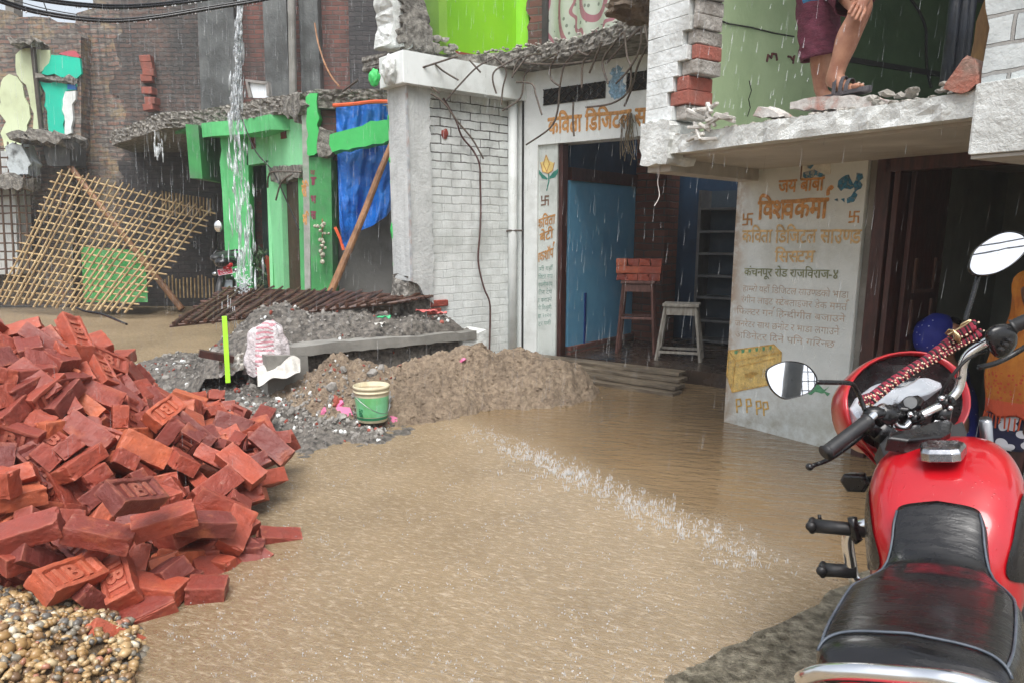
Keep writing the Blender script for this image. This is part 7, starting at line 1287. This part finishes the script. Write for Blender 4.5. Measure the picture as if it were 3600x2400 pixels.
# crash guard with rubber rollers
cx = .5
cgp = [bpt(x, y, 0, cx) for x, y in [(3140, 1832), (3075, 1838), (3020, 1848), (2988, 1872), (2980, 1905), (2988, 1965), (3002, 2030), (3040, 2060)]]
gu = obj('crash_guard', MB().tube(cgp, .0165, 14, sub=6).tube([V((p.x, -p.y, p.z)) for p in cgp], .0165, 14, sub=6), M_chrome, mc, BM, smooth=True)
for a, b in (((3090, 1868), (2856, 1845)), ((3010, 2008), (2893, 2000))):
    p0, p1 = bpt(*a, 0, cx), bpt(*b, 0, cx - .02); ax_ = (p1 - p0).normalized()
    for f in (1, -1):
        q0, q1, qa = (V((p.x, f * p.y, p.z)) for p in (p0, p1, ax_))
        rl = obj('guard_roller', MB().tube([q0, q0.lerp(q1, .6), q1], [.02, .019, .02], 16), M_rubber, mc, BM, smooth=True)
        obj('roller_cap', MB().ball(q1, .03, 3, (.95, .42, .8)).tube([q1 + V((-.02, 0, .004)), q1 + V((-.03, 0, .006))], [.014, .012], 14), M_rubber, rl, BM, smooth=True)
p0 = bpt(3022, 1868, 0, cx); cl = MB().tube([bpt(2996, 1818, 0, cx - .02), bpt(3002, 1850, 0, cx - .02), bpt(3010, 1890, 0, cx - .02), bpt(3020, 1902, 0, cx - .02)], .013, 10); cl.tube([bpt(2880, 1808, 0, cx), bpt(2884, 1835, 0, cx)], .005, 6); obj('guard_clamp', cl, M_black, gu, BM, smooth=True)
# rear grab rail
gr2 = [bpt(3640, 2335, 1, -.2), bpt(3560, 2425, 1, -.17), bpt(3400, 2398, 0, -.56), bpt(3200, 2372, 0, -.56), bpt(3000, 2358, 0, -.56), bpt(2880, 2362, 0, -.55), bpt(2820, 2385, 0, -.52), bpt(2800, 2440, 0, -.46)]
gr2[0] = V((-.36, -.17, .74)); gr2[1] = V((-.47, -.17, .79)); gr2[-1] = V((-.36, .17, .72))
obj('grab_rail', MB().tube(gr2, .0125, 14, sub=6), M_chrome, mc, BM, smooth=True)
# turn signals
for f in (1, -1):
    c = bpt(3010, 1690, 0, .66); c = V((c.x, f * abs(c.y), c.z)); tsn = obj('turn_signal', MB().rings([[c + V((dx, f * dy * w_, dz * h_)) for dy, dz in ((1, .2), (.7, 1), (-.7, 1), (-1, .1), (-.6, -1), (.6, -1))] for dx, w_, h_ in ((-.03, .034, .022), (-.02, .042, .028), (.03, .03, .02), (.035, .02, .014))]), M_black, mc, BM, bevel=.003)
    obj('signal_stem', MB().tube([c + V((.01, -f * .02, 0)), c + V((.0, -f * .09, .015))], .011, 8), M_rubber, tsn, BM)
    obj('signal_lens', MB().ball(c + V((.035, 0, 0)), .024, 2, (.4, 1.1, .8)), mat('amber_lens', S(220, 110, 30), None, 4, .15, 0, coat=.5), tsn, BM, smooth=True)
# steering: fairing shell, instrument panel, yokes, bar, grips, levers, mirrors (the bar is turned hard left)
YB = 1.95
rim = [(2968, 1420, 2.02), (2972, 1370, 2.06), (3000, 1318, 2.12), (3050, 1272, 2.18), (3120, 1242, 2.22), (3200, 1232, 2.24), (3275, 1240, 2.23), (3335, 1268, 2.2), (3380, 1310, 2.15), (3408, 1370, 2.1), (3412, 1430, 2.05), (3395, 1480, 2.02), (3340, 1540, 2.0), (3230, 1590, 1.99), (3110, 1600, 1.99), (3020, 1560, 1.99), (2985, 1500, 2.0)]
rimp = [D(*p) for p in rim]; cR = sum(rimp, V()) / len(rimp); fw = V((-.02, 1, -.42)).normalized()
def rr_(k, push, sink=0): return [cR + (p - cR) * k + fw * push for p in rimp]
cow = MB().rings([rr_(.93, .012), rr_(.965, -.006), rr_(1.0, -.008), rr_(1.035, .004), rr_(1.03, .05), rr_(.95, .12), rr_(.8, .17), rr_(.62, .19)], False)
obj('headlight_fairing', cow, M_redp, mc, smooth=True, subd=1)
obj('fairing_lining', MB().rings([rr_(.93, .012), rr_(.88, .05), rr_(.7, .08), rr_(.3, .09)], True), M_black, mc, smooth=True)
obj('headlight', MB().rings([rr_(.64, .185), rr_(.55, .2), rr_(.3, .215), rr_(.05, .22)], True), mat('lamp_glass', (.8, .82, .84, 1), None, 3, .05, 0, metal=.6), mc, smooth=True)
obj('fairing_wing', MB().grid(10, 10, lambda u, v: D(2985 + 105 * v + 25 * u * (1 - v), 1535 + 105 * v - 20 * u, 2.0 - .06 * u + .03 * math.sin(u * PI))), M_redp, mc, smooth=True, solid=.004)
def plate(pts, yb, thick, nm, m, dome=.0, bev=.004, par=mc, slope=0.0):
    P = [D(x, y, yb + slope * (1430 - y) / 200) for x, y in pts]; c = sum(P, V()) / len(P); nn = V()
    for a, b in zip(P, P[1:] + P[:1]): nn += (a - c).cross(b - c)
    nn.normalize()
    if nn.y > 0: nn = -nn
    mb = MB().rings([[p - nn * thick for p in P], P, [c + (p - c) * .93 + nn * (.004 + dome * .5) for p in P], [c + (p - c) * .6 + nn * (.006 + dome) for p in P]])
    return obj(nm, mb, m, par, bevel=bev), nn
cl_o, nn = plate([(2986, 1434), (3004, 1401), (3057, 1361), (3134, 1319), (3211, 1283), (3266, 1277), (3305, 1295), (3321, 1328), (3312, 1361), (3266, 1385), (3189, 1405), (3145, 1422), (3121, 1454), (3057, 1476), (3013, 1468)], 2.03, .03, 'instrument_panel', mat('silver_panel', S(206, 210, 216), S(180, 186, 194), 12, .22, .1, 60, .001, metal=.35), .002, .004, mc, .3)
def on_panel(pts, lift): return [D(x, y, 2.03 + .3 * (1430 - y) / 200) + nn * lift for x, y in pts]
gl = MB().rings([on_panel([(3180 + 62 * math.cos(a) * k_, 1340 + 30 * math.sin(a) * k_ - 26 * math.cos(a) * k_) for a in [2 * PI * i / 26 for i in range(26)]], h) for k_, h in ((1.0, .006), (.98, .013), (.9, .013), (.88, .009))]); obj('dial_rim', gl, M_chrome, cl_o, smooth=True)
obj('dial_glass', MB().rings([on_panel([(3180 + 56 * math.cos(a) * k_, 1340 + 27 * math.sin(a) * k_ - 23 * math.cos(a) * k_) for a in [2 * PI * i / 26 for i in range(26)]], .0115) for k_ in (1, .5, .02)]), mat('dial_glass', S(150, 158, 168), S(120, 128, 138), 14, .08, 0, coat=.8), cl_o, smooth=True)
plate([(3150, 1425), (3180, 1398), (3228, 1390), (3250, 1408), (3236, 1432), (3190, 1446), (3160, 1442)], 1.985, .05, 'ignition_lock', M_black, .004, .004, mc, .25)
ig = MB().tube([D(3200, 1412, 1.985), D(3201, 1414, 1.97)], [.017, .016], 20).tube([D(3201, 1414, 1.97), D(3201, 1414.5, 1.966)], [.011, .011], 16); obj('key_ring', ig, M_alu, mc, smooth=False)
yk2 = plate([(3120, 1540), (3128, 1522), (3165, 1516), (3220, 1506), (3295, 1480), (3335, 1474), (3352, 1488), (3345, 1518), (3310, 1538), (3190, 1550)], 1.93, .035, 'top_yoke', M_black, .0, .006, mc, .28)[0]
plate([(3092, 1560), (3120, 1530), (3200, 1520), (3340, 1500), (3385, 1480), (3400, 1520), (3390, 1580), (3320, 1610), (3180, 1620), (3110, 1610)], 2.0, .05, 'steering_shroud', M_rubber, .0, .008, mc, .2)
nu = MB()
for x, y, r_ in ((3300, 1502, .017), (3143, 1532, .0125)): nu.tube([D(x, y + 6, 1.93), D(x, y - 4, 1.915)], [r_ * 1.25, r_ * 1.2], 6).tube([D(x, y - 4, 1.915), D(x, y - 14, 1.91)], [r_, r_ * .8], 18)
obj('yoke_nut', nu, M_chrome, yk2, smooth=False, bevel=.001)
barp = [(2985, 1530, 1.86), (3045, 1482, 1.89), (3090, 1440, 1.92), (3108, 1432, 1.935), (3128, 1462, 1.945), (3146, 1494, 1.95), (3182, 1500, 1.955), (3214, 1472, 1.955), (3268, 1444, 1.955), (3322, 1416, 1.955), (3366, 1372, 1.955), (3380, 1322, 1.955), (3384, 1284, 1.955), (3404, 1244, 1.95), (3446, 1214, 1.94), (3500, 1184, 1.92), (3560, 1150, 1.905)]
obj('handlebar', MB().tube([D(*p) for p in barp], .0118, 16, sub=5), M_chrome, mc, smooth=True)
hc_ = MB()
for x, y in ((3218, 1470), (3326, 1414)):
    c = D(x, y, 1.955); hc_.tube([c + V((-.016, .0, -.007)), c + V((.016, 0, .008))], .0165, 14).tube([c + V((0, .015, -.06)), c + V((0, .005, -.012))], [.024, .02], 14)
    for s_ in (-1, 1): nu2 = c + V((0, -.012 * s_ - .004, .014)); hc_.tube([nu2 + V((0, 0, -.01)), nu2 + V((0, -.002, .008))], .0055, 8)
obj('bar_clamp', hc_, M_black, mc, smooth=True)
bt_ = MB()
for x, y in ((3200, 1455), (3310, 1398), (3340, 1432)): bt_.ball(D(x, y, 1.94), .008, 2)
obj('clamp_bolt', bt_, M_chrome, mc, smooth=True)
def ribgrip(p0, p1, r_, nm):
    pts, rs2 = [], []
    for k in range(29): t_ = k / 28; pts.append(p0.lerp(p1, t_)); rs2.append(r_ * (1.25 if k in (0, 28) else 1.0 + .06 * (k % 2)))
    return obj(nm, MB().tube(pts, rs2, 18), M_rubber, mc, smooth=True)
ribgrip(D(3050, 1478, 1.885), D(2903, 1590, 1.815), .0175, 'grip'); ribgrip(D(3560, 1150, 1.905), D(3740, 1068, 1.85), .0175, 'grip')
pl_ = obj('lever_perch', MB().ball(D(3105, 1462, 1.93), .034, 3, (1.25, .8, .95), amp=.3, freq=2).ball(D(3075, 1452, 1.92), .026, 3, (1.2, .9, .8)).box(D(3100, 1520, 1.93), (.05, .04, .05), Euler((.2, .5, .2)).to_quaternion()).box(D(3060, 1500, 1.92), (.04, .035, .03), Euler((.2, .6, 0)).to_quaternion()), M_black, mc, smooth=True)
obj('clutch_lever', MB().tube([D(3060, 1502, 1.94), D(2990, 1560, 1.93), D(2920, 1610, 1.9), D(2872, 1630, 1.885)], [.0075, .0075, .0065, .006], 10, sub=4).ball(D(2846, 1640, 1.88), .0105, 2).tube([D(2872, 1630, 1.885), D(2846, 1640, 1.88)], [.006, .007], 10), M_black, mc, smooth=True)
sg = obj('switch_housing', MB().rings([[D(x, y, yy) for x, y in q_] for yy, q_ in ((1.93, [(3472, 1150), (3540, 1132), (3572, 1160), (3580, 1215), (3530, 1262), (3490, 1250), (3460, 1190)]), (1.9, [(3466, 1146), (3545, 1126), (3580, 1160), (3586, 1220), (3530, 1272), (3484, 1256), (3452, 1188)]), (1.87, [(3478, 1156), (3538, 1140), (3568, 1166), (3574, 1210), (3530, 1252), (3494, 1240), (3470, 1190)]))]), M_black, mc, smooth=True, subd=2)
sb_ = MB()
for x, y in ((3520, 1226), (3535, 1210), (3550, 1196)): sb_.box(D(x, y, 1.864), (.012, .01, .008), Euler((0, .5, 0)).to_quaternion())
obj('switch_button', sb_, M_rubber, sg, bevel=.001)
obj('brake_lever', MB().tube([D(3440, 1290, 1.95), D(3500, 1275, 1.96), D(3570, 1240, 1.97), D(3680, 1170, 1.95)], .0075, 10, sub=4), M_black, mc, smooth=True)
cbl = MB().tube([D(3470, 1232, 1.94), D(3400, 1262, 1.94), D(3340, 1330, 1.95), D(3300, 1400, 1.99), D(3280, 1440, 2.0)], .0045, 8, sub=5).tube([D(3375, 1325, 1.94), D(3368, 1330, 1.955), D(3395, 1335, 1.965)], .004, 6).tube([D(3100, 1500, 1.93), D(3080, 1560, 1.95), D(3120, 1600, 1.97)], .005, 8, sub=4).tube([D(3130, 1440, 1.935), D(3150, 1420, 1.96), D(3142, 1470, 1.98)], .004, 8, sub=4)
obj('control_cable', cbl, M_rubber, mc, smooth=True)
_t = NT('mirror_silver'); _t.p.inputs['Base Color'].default_value = (.93, .94, .95, 1); _t.p.inputs['Metallic'].default_value = 1; _t.p.inputs['Roughness'].default_value = .015; M_mir = _t.m
def mirror(pts, yb, stem, nm_rot, tilt):
    P = [D(x, y, yb + tilt[0] * (x - pts[0][0]) + tilt[1] * (y - pts[0][1])) for x, y in pts]; Q = []
    for i in range(len(P)):                            # smooth closed outline
        p0, p1, p2, p3 = P[i - 1], P[i], P[(i + 1) % len(P)], P[(i + 2) % len(P)]
        for k in range(5): t_ = k / 5; Q.append(.5 * ((2 * p1) + (p2 - p0) * t_ + (2 * p0 - 5 * p1 + 4 * p2 - p3) * t_ * t_ + (3 * p1 - p0 - 3 * p2 + p3) * t_ ** 3))
    c = sum(Q, V()) / len(Q); nn = V()
    for a, b in zip(Q, Q[1:] + Q[:1]): nn += (a - c).cross(b - c)
    nn.normalize(); nn = -nn if nn.y > 0 else nn
    sh_ = lambda k, d: [c + (p - c) * k + nn * d for p in Q]
    o_ = obj('mirror', MB().rings([sh_(.95, .001), sh_(.985, .004), sh_(1.0, .001), sh_(1.0, -.006), sh_(.9, -.018), sh_(.55, -.028), sh_(.02, -.03)], False), M_black, mc, smooth=True)
    obj('mirror_glass', MB().rings([sh_(.962, .0), sh_(.6, .0), sh_(.02, .0)], False), M_mir, o_)
    obj('mirror_stem', MB().tube([D(*p) for p in stem], .0062, 10, sub=5), M_black, o_, smooth=True)
    return nn
mn1 = mirror([(2692, 1310), (2715, 1284), (2768, 1268), (2830, 1278), (2866, 1312), (2872, 1344), (2846, 1378), (2790, 1398), (2752, 1400), (2710, 1366)], 1.86, [(2868, 1342, 1.875), (2930, 1343, 1.89), (2990, 1346, 1.92), (3010, 1366, 1.93), (3026, 1400, 1.93), (3040, 1440, 1.92)], 0, (0.0, -.0002))
mn2 = mirror([(3406, 930), (3428, 878), (3490, 832), (3545, 814), (3592, 822), (3612, 846), (3606, 884), (3560, 930), (3500, 962), (3440, 970), (3412, 956)], 1.93, [(3440, 965, 1.95), (3420, 1040, 1.94), (3396, 1118, 1.93), (3400, 1135, 1.93), (3440, 1200, 1.93)], 0, (0.0, -.00022))
def behind(c, n, d):                                 # a spot behind the photographer that the mirror shows
    r = (c - V((0, 0, H))).normalized(); return c + (r - n * (2 * r.dot(n))) * d
c1, c2 = D(2785, 1335, 1.86), D(3510, 890, 1.93)
b1 = behind(c1, mn1, 6.5); b2 = behind(c2, mn2, 6.5)
tag(obj('concrete_post', MB().tube([b1 + V((-.5, 0, -2.2)), b1 + V((.0, 0, 0)), b1 + V((.6, 0, 2.4))], [.11, .1, .09], 12), M_cdark, smooth=True), 'leaning grey concrete post behind the photographer reflected in the left mirror', 'post')
nm_ = MB()
for k in range(9): nm_.tube([b1 + V((.12 + k * .07, -.3, -.5)), b1 + V((.14 + k * .07, -.28, .0)), b1 + V((.2 + k * .075, -.3, .6))], .006, 4).tube([b1 + V((.08, -.3, -.45 + k * .11)), b1 + V((.8, -.3, -.4 + k * .1))], .006, 4)
tag(obj('wire_net', nm_, M_dark), 'sagging wire net behind the photographer reflected in the left mirror', 'net')
for k, dz in enumerate((.03, .11)): tag(obj('thin_wire', MB().tube([b2 + V((-1.5, 0, dz - .25)), b2 + V((0, 0, dz)), b2 + V((1.5, 0, dz + .25))], .008, 5, sub=3), M_dark), ['lower thin wire behind the photographer reflected in the right mirror', 'upper thin wire behind the photographer reflected in the right mirror'][k], 'wire')
# beaded rope wound over the instruments
rp = thing('beaded_rope', 'thick braided rope of red and black threads with pale beads lying across the motorcycle instruments', 'rope', D(3210, 1300, 1.98))
def rope(pts, m, beads, th, ns):
    cu = [D(*p) for p in pts]; L = len(cu) - 1
    def at(k): k = max(0, min(L - 1e-4, k)); return cu[int(k)].lerp(cu[int(k) + 1], k % 1)
    for s_ in range(ns):
        (m[s_ % 2]).tube([at(L * i / 130) + V((0, math.cos(i * .62 + s_ * 2 * PI / ns), math.sin(i * .62 + s_ * 2 * PI / ns))) * th * .8 + V((.4, 0, .5)) * (math.cos(i * .62 + s_ * 2 * PI / ns) * th * .5) for i in range(131)], th * .42, 6)
    for i in range(62):
        for s_ in range(2): a_ = i * 1.24 + s_ * 2.2; beads.ball(at(L * i / 62) + V((math.cos(a_) * .5, -abs(math.sin(a_ + 1)) * .8 - .3, math.cos(a_))) * th, th * .27, 1)
ra, rb_, be_ = MB(), MB(), MB()
rope([(3026, 1408, 1.955), (3060, 1398, 1.95), (3120, 1352, 1.955), (3190, 1305, 1.965), (3260, 1262, 1.96), (3320, 1215, 1.95), (3372, 1175, 1.94), (3425, 1145, 1.92)], (ra, rb_), be_, .0125, 5)
rope([(3060, 1412, 1.94), (3150, 1340, 1.95), (3240, 1282, 1.96), (3320, 1240, 1.945), (3380, 1205, 1.935), (3446, 1172, 1.915)], (ra, rb_), be_, .0105, 5)
obj('red_strands', ra, mat('crimson_thread', S(150, 42, 62), S(112, 28, 46), 40, .8), rp, smooth=True); obj('black_strands', rb_, mat('black_thread', S(40, 26, 30), S(24, 16, 20), 40, .8), rp, smooth=True); obj('beads', be_, mat('pale_beads', S(220, 200, 172), S(196, 160, 130), 60, .25, 0, coat=.4), rp, smooth=True)
hk = MB().tube([D(3376, 1150, 1.92), D(3382, 1140, 1.915), D(3410, 1126, 1.91), D(3406, 1134, 1.91), D(3350, 1168, 1.925), D(3332, 1178, 1.93)], .0028, 6, sub=3)
for k in range(4): c = D(3334 + 5 * k, 1176 + 4 * k, 1.925); hk.tube([c + V((.004 * k_, math.cos(k_ * 1.05) * .014, math.sin(k_ * 1.05) * .014)) * 1 for k_ in range(7)], .0022, 6)
obj('wire_hook', hk, mat('brass_wire', (.62, .48, .28, 1), None, 9, .25, 0, metal=1), rp, smooth=True)
